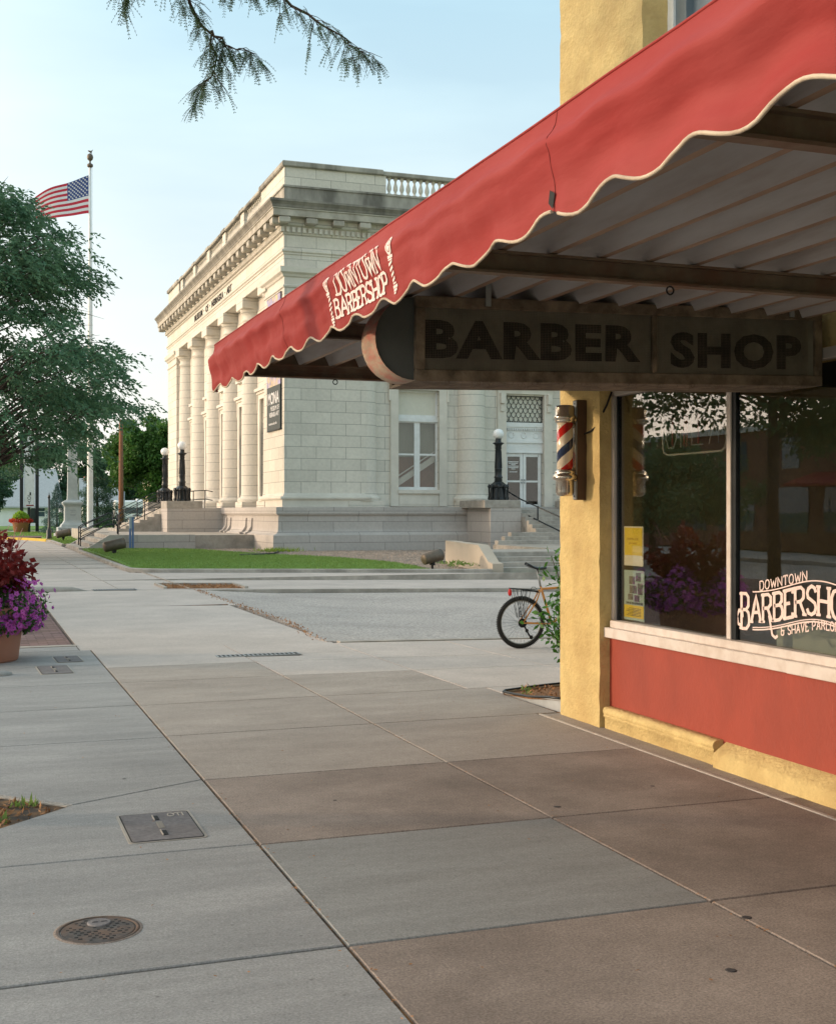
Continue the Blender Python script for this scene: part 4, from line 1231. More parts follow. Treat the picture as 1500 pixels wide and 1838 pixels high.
# ================================================================== THE BARBERSHOP
M['stucco'] = mat('yellow_stucco', (0.56, 0.425, 0.19), 0.85, 0.13, 5, 0.012, 34, stain=(0.40, 0.27, 0.11), stain_amt=0.6, stain_scale=2.2, spec=0.25)
M['redwall'] = mat('red_painted_wall', (0.30, 0.048, 0.028), 0.55, 0.14, 2.4, 0.003, 40, stain=(0.22, 0.038, 0.025), stain_amt=0.45, stain_scale=2.0, stretch=(1, 1, 0.6))
M['sill'] = mat('sill_paint', (0.62, 0.56, 0.52), 0.5, 0.06, 8, stain=(0.35, 0.24, 0.17), stain_amt=0.35, stain_scale=7)
M['alu'] = mat('aluminium_frame', (0.50, 0.46, 0.44), 0.45, 0.06, 6, metal=0.35)
M['canvas'] = mat('red_awning_canvas', (0.25, 0.027, 0.025), 0.7, 0.10, 2.2, 0.003, 18, stain=(0.30, 0.055, 0.05), stain_amt=0.5, stain_scale=2.4, stretch=(1, 0.35, 1.6), spec=0.2)
M['cream'] = mat('cream_trim', (0.50, 0.42, 0.32), 0.8, 0.2, 14, stain=(0.28, 0.2, 0.15), stain_amt=0.6, stain_scale=6)
M['lettering'] = mat('cream_lettering', (0.78, 0.62, 0.58), 0.8, 0.06, 20)
M['deck'] = mat('painted_steel_deck', (0.46, 0.43, 0.42), 0.5, 0.12, 3, 0.001, 30, stain=(0.16, 0.10, 0.06), stain_amt=0.45, stain_scale=3, stretch=(4, 0.5, 4), spec=0.4)
M['deckedge'] = mat('rusty_flange', (0.27, 0.19, 0.14), 0.6, 0.3, 5, stretch=(4, 0.5, 4))
M['beam'] = mat('rusty_beam', (0.17, 0.13, 0.095), 0.6, 0.3, 6, 0.002, 40, stain=(0.14, 0.055, 0.03), stain_amt=0.7, stain_scale=5)
M['signface'] = mat('sign_face', (0.20, 0.19, 0.155), 0.7, 0.25, 5, stain=(0.08, 0.07, 0.055), stain_amt=0.6, stain_scale=3)
M['signframe'] = mat('sign_frame', (0.10, 0.075, 0.05), 0.75, 0.5, 9, 0.008, 30, stain=(0.28, 0.22, 0.16), stain_amt=0.6, stain_scale=8)
M['signend'] = mat('sign_end', (0.075, 0.08, 0.078), 0.5, 0.15, 5)
M['signrim'] = mat('sign_rim', (0.33, 0.25, 0.18), 0.55, 0.3, 4, 0.002, 20, stain=(0.42, 0.08, 0.06), stain_amt=0.8, stain_scale=7, stretch=(1, 1, 3))
M['chrome'] = mat('worn_chrome', (0.60, 0.54, 0.46), 0.20, 0.10, 12, 0.0006, 60, metal=0.95)
M['shopglass'] = glassmat('shop_glass', ior=1.85, clear=0.88)
M['paper_y'] = mat('yellow_paper', (0.68, 0.50, 0.03), 0.7, 0.04, 5)
M['paper_c'] = mat('cream_paper', (0.66, 0.62, 0.48), 0.7, 0.04, 5)
M['paper_g'] = mat('grey_green_paper', (0.36, 0.46, 0.40), 0.7, 0.06, 5)
M['photo'] = mat('poster_photo', (0.12, 0.11, 0.10), 0.7, 0.9, 30)
M['neon'] = mat('unlit_neon_tube', (0.55, 0.50, 0.40), 0.3, 0.05, 5)
M['neonred'] = mat('red_neon_tube', (0.40, 0.07, 0.03), 0.3, 0.05, 5)
M['seat'] = mat('green_vinyl', (0.30, 0.33, 0.25), 0.5, 0.1, 5)
M['darkwood'] = mat('dark_wood', (0.05, 0.035, 0.025), 0.6, 0.3, 4)

PX, PY = 4.57, 9.21
shop = thing('barbershop_building', 'yellow stucco and red panelled corner shop with a large display window', 'shop', (4.57, 9.21, 0))
BL = (-4.57, -9.21, 0)
def bp3(mb, name, m, parent=shop):
    o = mb.build(name, m, parent)
    if parent is shop: o.location = BL
    return o
import bmesh
def rough_box(name, boxes, m, parent, amp=0.004, cut=0.05):
    """box with a hand-trowelled surface and soft uneven edges"""
    bm = bmesh.new()
    for (x0, y0, z0, x1, y1, z1) in boxes:
        r = bmesh.ops.create_cube(bm, size=1.0)
        for v in r['verts']:
            v.co = Vector(((x0+x1)/2+v.co.x*(x1-x0), (y0+y1)/2+v.co.y*(y1-y0), (z0+z1)/2+v.co.z*(z1-z0)))
    for _ in range(7):
        ed = [e for e in bm.edges if e.calc_length() > cut*2]
        if not ed: break
        bmesh.ops.subdivide_edges(bm, edges=ed, cuts=1, use_grid_fill=True)
    from mathutils import noise
    for v in bm.verts:
        p = v.co*9
        d = Vector((noise.noise(p), noise.noise(p+Vector((7, 3, 1))), noise.noise(p+Vector((1, 8, 5)))))
        p2 = v.co*33
        v.co += d*amp + Vector((noise.noise(p2), noise.noise(p2+Vector((4, 2, 9))), 0))*amp*0.6
    me = bpy.data.meshes.new(name); bm.to_mesh(me); bm.free(); me.materials.append(m)
    o = bpy.data.objects.new(name, me); C.objects.link(o); o.parent = parent
    o.location = BL if parent is shop else (0, 0, 0)
    return o
rough_box('pier', [(4.572, 8.53, -0.05, 4.95, 9.21, 3.0), (4.572, 7.88, 3.0, 4.95, 9.21, 8.2)], M['stucco'], shop, 0.009, 0.06)
w3 = MB()
w3.box(4.74, -5, 2.62, 5.1, 8.53, 3.4)                 # over the window
w3.box(4.94, 8.9, -0.05, 16, 9.205, 8.2)               # north wall
w3.box(4.74, -5, 5.9+1.0, 5.1, 7.9, 8.2)
w3.box(4.74, -5, 3.4, 5.1, 2.9, 6.95); w3.box(4.73, 4.2, 3.38, 5.1, 7.88, 3.95)
w3.box(16, -5, -0.05, 16.3, 9.2, 8.2); w3.box(4.74, -5.3, -0.05, 16, -5, 8.2)
bp3(w3, 'wall', M['stucco'])
r3 = MB(); r3.box(4.95, -5, 8.0, 16, 9.0, 8.1); bp3(r3, 'roof', M['black'])
# upstairs window beside the pier
u3 = MB(); u3.box(4.80, 7.66, 3.95, 4.90, 7.88, 6.95); u3.box(4.86, 7.40, 3.95, 4.92, 7.66, 6.95); 
uw = bp3(u3, 'upper_window_frame', mat('steel_blue_frame', (0.16, 0.20, 0.23), 0.4, 0.1, 4, metal=0.4))
u3 = MB(); u3.box(4.78, 7.80, 3.9, 4.80, 7.88, 7); u3.build('trim', M['whitepaint'], uw)
u3 = MB(); u3.box(4.93, 2.9, 3.95, 4.96, 7.66, 6.95); u3.build('blind', mat('pale_blind', (0.62, 0.62, 0.64), 0.7, 0.03, 3), uw)
# red dado, plinth mouldings
r3 = MB(); r3.box(4.662, -5, 0.1, 4.95, 8.54, 0.71); bp3(r3, 'dado', M['redwall'])
def molding(name, y0, y1, prof, seg=0.06, amp=0.004):
    mb = MB(); n = max(2, int((y1-y0)/seg)); vs = []
    m_ = len(prof)
    from mathutils import noise
    for i in range(n+1):
        y = y0+(y1-y0)*i/n
        for x, z in prof:
            d = noise.noise(Vector((x*20, y*9, z*20)))*amp
            vs.append((x+d, y, z+d*0.7))
    fs = [(i*m_+k, i*m_+k+1, (i+1)*m_+k+1, (i+1)*m_+k) for i in range(n) for k in range(m_-1)]
    mb.add(vs, fs, 0, True)
    mb.add([vs[k] for k in range(m_)], [tuple(range(m_))]); mb.add([vs[n*m_+k] for k in range(m_)], [tuple(range(m_))[::-1]])
    return bp3(mb, name, M['stucco'])
roll = [(4.605, -0.05), (4.600, 0.085), (4.585, 0.095)] + [(4.618-0.036*math.cos(t), 0.130+0.036*math.sin(t)) for t in np.linspace(-0.75, 1.5, 8)] + [(4.70, 0.170), (4.70, -0.05)]
molding('base_moulding', 6.99, 8.50, roll)
slope = [(4.560, -0.05), (4.556, 0.075), (4.575, 0.10), (4.67, 0.165), (4.70, 0.17), (4.70, -0.05)]
molding('base_moulding', -4.9, 6.955, slope, 0.08, 0.006)
# sill
s3 = MB()
s3.box(4.612, 6.255, 0.700, 4.73, 8.545, 0.777, bev=0.004); s3.box(4.610, -4.9, 0.698, 4.73, 6.252, 0.777, bev=0.004)
bp3(s3, 'sill', M['sill'])
s3 = MB(); s3.box(4.648, -4.9, 0.777, 4.73, 8.50, 0.832, bev=0.004); bp3(s3, 'sill_bar', M['sill'])
# frame and panes
f3 = MB()
f3.box(4.675, 8.49, 0.832, 4.74, 8.53, 2.585, bev=0.003); f3.box(4.675, -4.9, 2.565, 4.74, 8.53, 2.63, bev=0.003)
fr3 = bp3(f3, 'window_frame', M['alu'])
f3 = MB(); f3.box(4.69, 6.95, 0.832, 4.74, 6.995, 2.565, bev=0.003); f3.build('mullion', M['sill'], fr3)
f3 = MB(); f3.box(4.70, 6.905, 0.832, 4.735, 6.949, 2.565); f3.box(4.70, 8.475, 0.832, 4.735, 8.49, 2.565); f3.box(4.69, 3.4, 0.832, 4.735, 3.5, 2.565)
f3.build_each('gasket', M['blackpaint'], fr3)
g3 = MB(); g3.box(4.716, 6.995, 0.832, 4.722, 8.475, 2.565); pane1 = bp3(g3, 'window_pane', M['shopglass'])
g3 = MB(); g3.box(4.716, 3.5, 0.832, 4.722, 6.905, 2.565); pane2 = bp3(g3, 'window_pane', M['shopglass'])
g3 = MB(); g3.box(4.716, -4.8, 0.832, 4.722, 3.4, 2.565); pane3 = bp3(g3, 'window_pane', M['shopglass'])
# room behind the glass
i3 = MB()
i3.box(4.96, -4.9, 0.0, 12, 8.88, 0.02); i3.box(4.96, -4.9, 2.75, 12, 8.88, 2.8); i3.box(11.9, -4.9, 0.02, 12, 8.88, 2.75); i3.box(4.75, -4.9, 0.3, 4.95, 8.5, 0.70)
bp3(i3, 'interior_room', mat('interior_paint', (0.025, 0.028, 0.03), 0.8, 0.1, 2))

# --- stroke lettering
GL = {
 'D': (0.60, [[(0, 0), (0, 1), (.35, 1), (.52, .88), (.60, .68), (.60, .32), (.52, .12), (.35, 0), (0, 0)]]),
 'O': (0.62, [[(.31, 0), (.12, .08), (0, .30), (0, .70), (.12, .92), (.31, 1), (.50, .92), (.62, .70), (.62, .30), (.50, .08), (.31, 0)]]),
 'W': (0.85, [[(0, 1), (.2, 0), (.425, .72), (.65, 0), (.85, 1)]]),
 'N': (0.62, [[(0, 0), (0, 1), (.62, 0), (.62, 1)]]),
 'T': (0.58, [[(.29, 0), (.29, 1)], [(0, .84), (0, 1), (.58, 1), (.58, .84)]]),
 'B': (0.56, [[(0, 0), (0, 1), (.34, 1), (.50, .90), (.50, .66), (.34, .54), (0, .54)], [(.34, .54), (.50, .46), (.56, .30), (.54, .12), (.36, 0), (0, 0)]]),
 'A': (0.66, [[(0, 0), (.33, 1), (.66, 0)], [(.13, .36), (.53, .36)]]),
 'R': (0.60, [[(0, 0), (0, 1), (.36, 1), (.53, .88), (.53, .62), (.36, .50), (0, .50)], [(.30, .50), (.60, 0)]]),
 'E': (0.50, [[(.50, .84), (.50, 1), (0, 1), (0, 0), (.50, 0), (.50, .16)], [(0, .52), (.34, .52)]]),
 'S': (0.54, [[(.54, .78), (.46, .93), (.28, 1), (.08, .92), (0, .76), (.06, .60), (.28, .50), (.48, .40), (.54, .25), (.47, .08), (.27, 0), (.08, .06), (0, .22)]]),
 'H': (0.62, [[(0, 0), (0, 1)], [(.62, 0), (.62, 1)], [(0, .5), (.62, .5)]]),
 'P': (0.56, [[(0, 0), (0, 1), (.36, 1), (.54, .88), (.54, .60), (.36, .47), (0, .47)]]),
 'V': (0.62, [[(0, 1), (.31, 0), (.62, 1)]]),
 'L': (0.48, [[(0, 1), (0, 0), (.48, 0), (.48, .16)]]),
 '&': (0.60, [[(.60, .9), (.5, 1), (.12, 1), (0, .88), (0, .62), (.1, .52), (.36, .52)], [(.1, .52), (0, .4), (0, .1), (.1, 0), (.42, 0), (.52, .12), (.52, .52)], [(.38, .52), (.66, .52)]]),
 ' ': (0.25, []),
}
SERIF = {'D': [(0, 0), (0, 1)], 'N': [(0, 0), (0, 1), (.62, 1)], 'W': [(0, 1), (.85, 1), (.425, .74)], 'T': [(.29, 0)], 'B': [(0, 0), (0, 1)], 'A': [(0, 0), (.66, 0)], 'R': [(0, 0), (0, 1), (.60, 0)], 'E': [(0, 0), (0, 1)],
         'H': [(0, 0), (0, 1), (.62, 0), (.62, 1)], 'P': [(0, 0), (0, 1)], 'L': [(0, 1), (0, 0)], 'V': [(0, 1), (.62, 1)]}
def ribbon(mb, pts, tx, ty, fn, d0, mi=0, closed=False):
    """stroke as a strip; tx, ty: half thickness for upright and level strokes"""
    n = len(pts); vs = []
    for i in range(n):
        a = pts[i-1] if (i > 0 or closed) else None
        b = pts[(i+1) % n] if (i < n-1 or closed) else None
        p = pts[i]
        def nm(q, r):
            dx, dy = r[0]-q[0], r[1]-q[1]; l = math.hypot(dx, dy) or 1
            return (-dy/l, dx/l)
        if a is None: nx, ny = nm(p, b); k = 1
        elif b is None: nx, ny = nm(a, p); k = 1
        else:
            n1, n2 = nm(a, p), nm(p, b); c = 1+n1[0]*n2[0]+n1[1]*n2[1]; c = max(c, 0.45)
            nx, ny = (n1[0]+n2[0])/c, (n1[1]+n2[1])/c
        vs.append(fn(p[0]+nx*tx, p[1]+ny*ty, d0)); vs.append(fn(p[0]-nx*tx, p[1]-ny*ty, d0))
    fs = [(2*i, 2*i+1, 2*i+3, 2*i+2) for i in range(n-1)]
    mb.add(vs, fs, mi)
def stroke_text(mb, txt, x0, x1, base, top, tx, ty, fn, serif=0.0, gap=0.22, depth=0.0015, first_drop=0.0, mi=0):
    """base(u), top(u) give the lower and upper guide lines"""
    tot = sum(GL[c][0] for c in txt)+gap*(len(txt)-1); s = (x1-x0)/tot; x = x0; q = 0
    for ci, c in enumerate(txt):
        wd, strokes = GL[c]
        def W(p, ci=ci, x=x):
            u = x+p[0]*s; b, t = base(u), top(u)
            if ci == 0: b -= first_drop; t += first_drop*0.25
            return (u, b+p[1]*(t-b))
        for st_ in strokes:
            pts = []
            for a, b in zip(st_[:-1], st_[1:]):
                for k in range(3): pts.append((a[0]+(b[0]-a[0])*k/3, a[1]+(b[1]-a[1])*k/3))
            pts.append(st_[-1])
            pts = [W(p) for p in pts]
            ribbon(mb, pts, tx, ty, fn, depth+0.0002*(q % 5), mi); q += 1
        if serif:
            for p in SERIF.get(c, []):
                u, v = W(p); h = ty*0.8
                v2 = v + (h*0.2 if p[1] < 0.5 else -h*0.2)
                mb.add([fn(u-serif, v2-h, depth+0.0012), fn(u+serif, v2-h, depth+0.0012), fn(u+serif, v2+h, depth+0.0012), fn(u-serif, v2+h, depth+0.0012)], [(0, 1, 2, 3)], mi)
        x += (wd+gap)*s

# --- lettering on the shop window (a part of its pane)
mb = MB(); fw = lambda u, v, d: (4.7155-d, -u, v)
arcu = lambda u: 0.155*math.exp(-((u+6.12)/0.42)**2)
stroke_text(mb, 'DOWNTOWN', -6.66, -6.19, lambda u: 1.170+0.19*(u+6.66), lambda u: 1.228+0.19*(u+6.66), 0.0045, 0.0042, fw, 0, 0.26)
bz = lambda u: 0.955+0.105*math.exp(-((u+6.08)/0.42)**2)
tz = lambda u: 1.125+0.105*math.exp(-((u+6.08)/0.42)**2)
stroke_text(mb, 'BARBERSHOP', -6.86, -5.76, bz, tz, 0.0125, 0.0105, fw, 0.021, 0.16, first_drop=0.045)
stroke_text(mb, '& SHAVE PARLOR', -6.44, -5.90, lambda u: 0.893+0.085*math.exp(-((u+6.0)/0.33)**2), lambda u: 0.946+0.085*math.exp(-((u+6.0)/0.33)**2), 0.0042, 0.004, fw, 0, 0.26)
us = np.linspace(-6.74, -5.5, 30)
ribbon(mb, [(u, 1.150+0.112*math.exp(-((u+6.08)/0.40)**2)) for u in us], 0.004, 0.004, fw, 0.001)
ribbon(mb, [(u, 0.922+0.110*math.exp(-((u+6.08)/0.40)**2)) for u in us], 0.003, 0.003, fw, 0.001)
ribbon(mb, [(u, 0.908+0.110*math.exp(-((u+6.08)/0.40)**2)) for u in us], 0.0045, 0.0045, fw, 0.001)
ribbon(mb, [(-6.86+0.01, 0.93), (-6.895, 0.94), (-6.91, 0.99), (-6.885, 1.03), (-6.85, 1.02), (-6.845, 0.985)], 0.010, 0.010, fw, 0.0022)      # curl of the first letter
ribbon(mb, [(-6.565, 1.02), (-6.545, 0.95), (-6.53, 0.90), (-6.50, 0.885), (-6.475, 0.90)], 0.009, 0.009, fw, 0.0022)           # long tail of the R
o = mb.build('window_lettering', M['lettering'], pane2)

# --- things behind the window
t = thing('poster', 'plain yellow and cream poster, upper of two taped inside the shop window', 'poster', (4.735, 8.295, 1.26), 'posters in the shop window')
mb = MB(); mb.box(0, -0.145, 0, 0.004, 0.14, 0.30); mb.build('sheet', M['paper_c'], t)
mb = MB(); mb.box(-0.0025, -0.135, 0.08, -0.0005, 0.13, 0.29); mb.build('yellow_panel', M['paper_y'], t)
mb = MB(); fit_text('ANNUAL FALL', lambda u, v, d: (-0.0026-d, -u, v), -0.09, 0.09, 0.195, 0.215, 0, 0.001, 0, mb); fit_text('ART WALK', lambda u, v, d: (-0.0026-d, -u, v), -0.06, 0.06, 0.165, 0.18, 0, 0.001, 0, mb); mb.build('lettering', mat('ochre_ink', (0.42, 0.27, 0.02), 0.8, 0.05), t)
t = thing('poster', 'grey green poster of old photographs with a yellow foot, lower in the shop window', 'poster', (4.735, 8.295, 0.845), 'posters in the shop window')
mb = MB(); mb.box(0, -0.16, 0, 0.004, 0.14, 0.38); mb.build('sheet', M['paper_g'], t)
mb = MB(); mb.box(-0.003, -0.155, 0.02, -0.001, 0.135, 0.115); mb.build('yellow_panel', M['paper_y'], t)
mb = MB()
for (a, b, c, d) in ((0.04, 0.11, 0.30, 0.365), (-0.06, 0.02, 0.275, 0.335), (0.07, 0.135, 0.20, 0.285), (-0.055, 0.05, 0.205, 0.265), (0.02, 0.09, 0.145, 0.195), (-0.075, -0.005, 0.155, 0.20)): mb.box(-0.003, -b, c, -0.001, -a, d)
mb.build('photographs', M['photo'], t)
mb = MB(); f_ = lambda u, v, d: (-0.0012-d, -u, v); fit_text('THIS BE AN ADVENTURE', f_, -0.11, 0.145, 0.122, 0.14, 0.004, 0.001, 0, mb)
fit_text('TO BE GREAT', lambda u, v, d: (-0.0012-d, -u, v), 0.09, 0.15, 0.26, 0.275, 0, 0.001, 0, mb)
for k in range(6): mb.box(-0.0045, -0.12 + 0.0, 0.035+0.011*k, -0.0031, 0.10-0.02*(k % 3), 0.039+0.011*k)
mb.build('lettering', M['black'], t)
t = thing('neon_sign', 'unlit rounded neon sign hanging inside the left window pane', 'neon sign', (4.95, 7.8, 2.1))
mb = MB()
rc = [(0, 0.42, 0.42), (0, 0.42, 0.06), (0, 0.40, 0.02), (0, 0.36, 0.0), (0, -0.36, 0.0), (0, -0.40, 0.02), (0, -0.42, 0.06), (0, -0.42, 0.42)]
mb.tube(rc, 0.009, 6); mb.build('border_tube', M['neon'], t)
mb = MB()
mb.tube([(0, 0.38, 0.3), (0, 0.38, 0.12), (0, 0.34, 0.05), (0, 0.27, 0.05), (0, 0.23, 0.12), (0, 0.23, 0.3)], 0.006)
mb.tube([(0, 0.17, 0.05), (0, 0.17, 0.3)], 0.006); mb.tube([(0, 0.02, 0.3), (0, 0.02, 0.06), (0, -0.12, 0.06)], 0.006); mb.tube([(0, -0.2, 0.3), (0, -0.2, 0.06), (0, -0.3, 0.3), (0, -0.32, 0.06), (0, -0.32, 0.3)], 0.006)
mb.build('letter_tubes', M['neon'], t)
mb = MB()
for y in (0.30, 0.14, 0.10, -0.05): mb.tube([(0.01, y, 0.06), (0.01, y, 0.28)], 0.009)
mb.build('masked_tubes', M['neonred'], t)
mb = MB()
for y in (0.3, -0.3): mb.tube([(0.0, y, 0.42), (0, y, 0.65)], 0.002, 4)
mb.build('hanging_wire', M['black'], t)
t = thing('waiting_bench', 'pale green upholstered bench seen low behind the lettered window', 'bench', (5.25, 5.9, 0))
mb = MB(); mb.box(-0.20, -1.3, 0.1, -0.06, 1.05, 0.93, bev=0.05); mb.build('backrest', M['seat'], t)
mb = MB(); mb.box(-0.06, -1.3, 0.1, 0.45, 1.05, 0.45, bev=0.04); mb.build('seat', M['seat'], t)
t = thing('tall_cabinet', 'dark tall cabinet standing behind the bench inside the shop', 'cabinet', (6.5, 6.0, 0))
mb = MB(); mb.box(-0.2, -0.5, 0.02, 0.2, 0.45, 2.2, bev=0.01); mb.build('carcass', mat('grey_cabinet', (0.09, 0.11, 0.12), 0.4, 0.1), t)
mb = MB(); mb.box(-0.215, -0.45, 0.1, -0.20, -0.04, 2.1); mb.build('door', mat('blue_door', (0.10, 0.14, 0.16), 0.3, 0.1), t)
mb = MB(); mb.box(-0.215, -0.01, 0.1, -0.20, 0.40, 2.1); mb.build('door', bpy.data.materials['blue_door'], t)

# --- the canopy
can = thing('canopy', 'flat corrugated metal canopy with a red scalloped canvas valance', 'canopy', (3.2, 4, 2.7))
CLo = (-3.2, -4, -2.7)
def cp3(mb, name, m, parent=can):
    o = mb.build(name, m, parent)
    if parent is can: o.location = CLo
    return o
x = 1.84; mb = MB(); Y0, Y1 = -1.2, 9.24
zb, zt3 = 2.795, 2.885
prof = []
while x < 4.55:
    prof += [(x, zt3, 0), (x+0.045, zb, 0), (x+0.082, zb, 1), (x+0.115, zt3, 0), (x+0.238, zt3, 0)]
    x += 0.24
for (a, b) in zip(prof[:-1], prof[1:]):
    if abs(a[0]-b[0]) < 1e-4: continue
    mb.add([(a[0], Y0, a[1]), (b[0], Y0, b[1]), (b[0], Y1, b[1]), (a[0], Y1, a[1])], [(0, 1, 2, 3)], 1 if (a[1] == zb and b[1] == zb) else 0)
cp3(mb, 'corrugated_deck', [M['deck'], M['deckedge']])
mb = MB(); mb.box(1.80, Y0, 2.90, 4.56, Y1, 2.93); cp3(mb, 'roof_sheet', M['steel'])
for k, yb in enumerate((9.17, 7.05, 4.88, 2.90, 0.9)):
    mb = MB(); mb.box(1.82, yb, 2.70, 4.568, yb+0.012, 2.79); mb.box(1.82, yb-0.045, 2.688, 4.568, yb+0.012, 2.70); mb.box(1.82, yb-0.03, 2.778, 4.568, yb, 2.79)
    if k == 0: mb.box(1.82, yb-0.012, 2.735, 4.568, yb, 2.742)
    cp3(mb, 'beam', M['beam'])
mb = MB(); mb.box(1.79, Y0, 2.80, 1.82, Y1, 2.93); mb.box(1.82, Y1-0.01, 2.80, 4.56, Y1+0.012, 2.93); cp3(mb, 'edge_gutter', M['beam'])
for (x, y, z) in ((2.62, 9.12, 2.665), (3.42, 9.12, 2.665), (2.95, 4.84, 2.665)):
    mb = MB(); mb.tube([(x+0.018*math.cos(t_), y, z+0.018*math.sin(t_)) for t_ in np.linspace(0, 2*math.pi, 14, endpoint=False)], 0.004, 5, closed=True)
    cp3(mb, 'ring_hook', M['black'])
# valance: soft folds, wavy scalloped hem
from mathutils import noise
def val_x(y, v):     # v: 0 top .. 1 bottom
    n_ = noise.noise(Vector((y*0.55, v*3.2, 0)))*0.030 + noise.noise(Vector((y*2.2, v*2.0, 5)))*0.012
    hem = 0.006*math.sin(2*math.pi*(y-2.31)/0.43)*v**4
    n_ += 0.010*noise.noise(Vector((y*7, v*0.8, 9)))*(0.3+v) + 0.004*noise.noise(Vector((y*17, v*2.5, 3)))
    return 1.742 - 0.028*math.sin(v*math.pi*0.9) + n_*(0.25+v) + hem + 0.012*v - 0.026*math.exp(-((v-0.32)/0.10)**2) + 0.012*math.exp(-((v-0.62)/0.09)**2)*(0.6+0.4*math.sin(y*1.3))
def hem_z(y):
    ph = (y-2.31)/0.43
    s_ = 0.5+0.5*math.cos(2*math.pi*ph)
    return 2.586 + (0.047+0.012*noise.noise(Vector((y*1.1, 4, 0))))*s_ + 0.006*noise.noise(Vector((y*3, 0, 0)))
def val_pt(y, v):
    zt_ = 2.942 + 0.004*noise.noise(Vector((y*2, 1, 1))); zb_ = hem_z(y)
    return (val_x(y, v), y, zt_+(zb_-zt_)*v)
def cloth(y0, y1, name):
    mb = MB(); n = int((y1-y0)/0.025); m_ = 22; vs = []
    for i in range(n+1):
        y = y0+(y1-y0)*i/n
        for k in range(m_+1): vs.append(val_pt(y, k/m_))
    fs = [(i*(m_+1)+k, i*(m_+1)+k+1, (i+1)*(m_+1)+k+1, (i+1)*(m_+1)+k) for i in range(n) for k in range(m_)]
    mb.add(vs, fs, 0, True)
    return cp3(mb, name, M['canvas'])
va1 = cloth(3.525, 9.40, 'valance'); va2 = cloth(-1.2, 3.525, 'valance')
mb = MB(); vs = []
for k in range(12):
    v = k/11; p = val_pt(9.40, v); vs += [p, (p[0]+0.13*(1-v*0.7), 9.40+0.01, p[2])]
mb.add(vs, [(2*k, 2*k+1, 2*k+3, 2*k+2) for k in range(11)], 0, True); cp3(mb, 'end_flap', M['canvas'])
mb = MB(); mb.tube([val_pt(y, 0.0) for y in np.linspace(-1.2, 9.40, 120)], 0.005, 6); cp3(mb, 'top_hem', M['canvas'])
for a, b, v_ in ((3.55, 9.40, va1), (-1.2, 3.50, va2)):
    mb = MB(); pts = []
    for y in np.linspace(a, b, int((b-a)/0.03)): p = val_pt(y, 1.0); pts.append((p[0], y, p[2]-0.002))
    mb.tube(pts, 0.0062, 6); mb.build('binding', M['cream'], v_)
mb = MB()
for y_ in (3.525, 7.1): mb.tube([(val_pt(y_, q/14)[0]-0.0008, y_+0.0015*math.sin(q), val_pt(y_, q/14)[2]) for q in range(15)], 0.0013, 4)
mb.build_each('seam', mat('dark_red_thread', (0.16, 0.018, 0.017), 0.8, 0.2), va1)
p_ = val_pt(3.54, 0.88)
mb = MB(); mb.add([(p_[0]-0.006, 3.55, p_[2]+0.03), (p_[0]-0.006, 3.515, p_[2]+0.012), (p_[0]-0.006, 3.53, p_[2]-0.035), (p_[0]-0.006, 3.56, p_[2]-0.01)], [(0, 1, 2, 3)]); mb.build('tear', M['black'], va1)
# painted name on the valance
def onv(u, v, d):
    y = -u; zt_, zb_ = 2.942, hem_z(y)
    return (val_x(y, max(0, min(1, (zt_-v)/(zt_-zb_))))-0.004-d, y, v)
mb = MB()
stroke_text(mb, 'DOWNTOWN', -5.93, -5.25, lambda u: 2.752, lambda u: 2.852, 0.0078, 0.0062, onv, 0.019, 0.17, depth=0.0)
stroke_text(mb, 'BARBERSHOP', -6.0, -5.2, lambda u: 2.648, lambda u: 2.735, 0.0085, 0.0068, onv, 0.019, 0.15, depth=0.0)
for y in (6.09, 5.10):
    u = -y
    ribbon(mb, [(u+0.028*math.cos(t_), 2.828+0.034*math.sin(t_)) for t_ in np.linspace(0, 2*math.pi, 17)], 0.006, 0.006, onv, 0)
    mb.add([onv(u+0.018*math.cos(t_), 2.828+0.024*math.sin(t_), 0) for t_ in np.linspace(0, 2*math.pi, 12, endpoint=False)], [tuple(range(12))])
    for (h, z0_, z1_) in ((0.030, 2.775, 2.788), (0.024, 2.765, 2.772), (0.024, 2.664, 2.671), (0.034, 2.648, 2.660), (0.026, 2.633, 2.645), (0.016, 2.620, 2.630)):
        mb.add([onv(u-h, z0_, 0), onv(u+h, z0_, 0), onv(u+h, z1_, 0), onv(u-h, z1_, 0)], [(0, 1, 2, 3)])
    for k in range(4):
        z0_ = 2.672+0.023*k
        mb.add([onv(u-0.022, z0_, 0), onv(u+0.022, z0_+0.012, 0), onv(u+0.022, z0_+0.024, 0), onv(u-0.022, z0_+0.012, 0)], [(0, 1, 2, 3)])
mb.build('painted_name', M['lettering'], va1)
# wires under the deck
mb = MB(); mb.tube([(4.66, 8.50, 2.60), (4.62, 8.5, 2.50), (4.60, 8.55, 2.42), (4.575, 8.60, 2.33), (4.56, 8.66, 2.30), (4.54, 8.72, 2.285)], 0.008, 6)
cp3(mb, 'cable', M['black'])

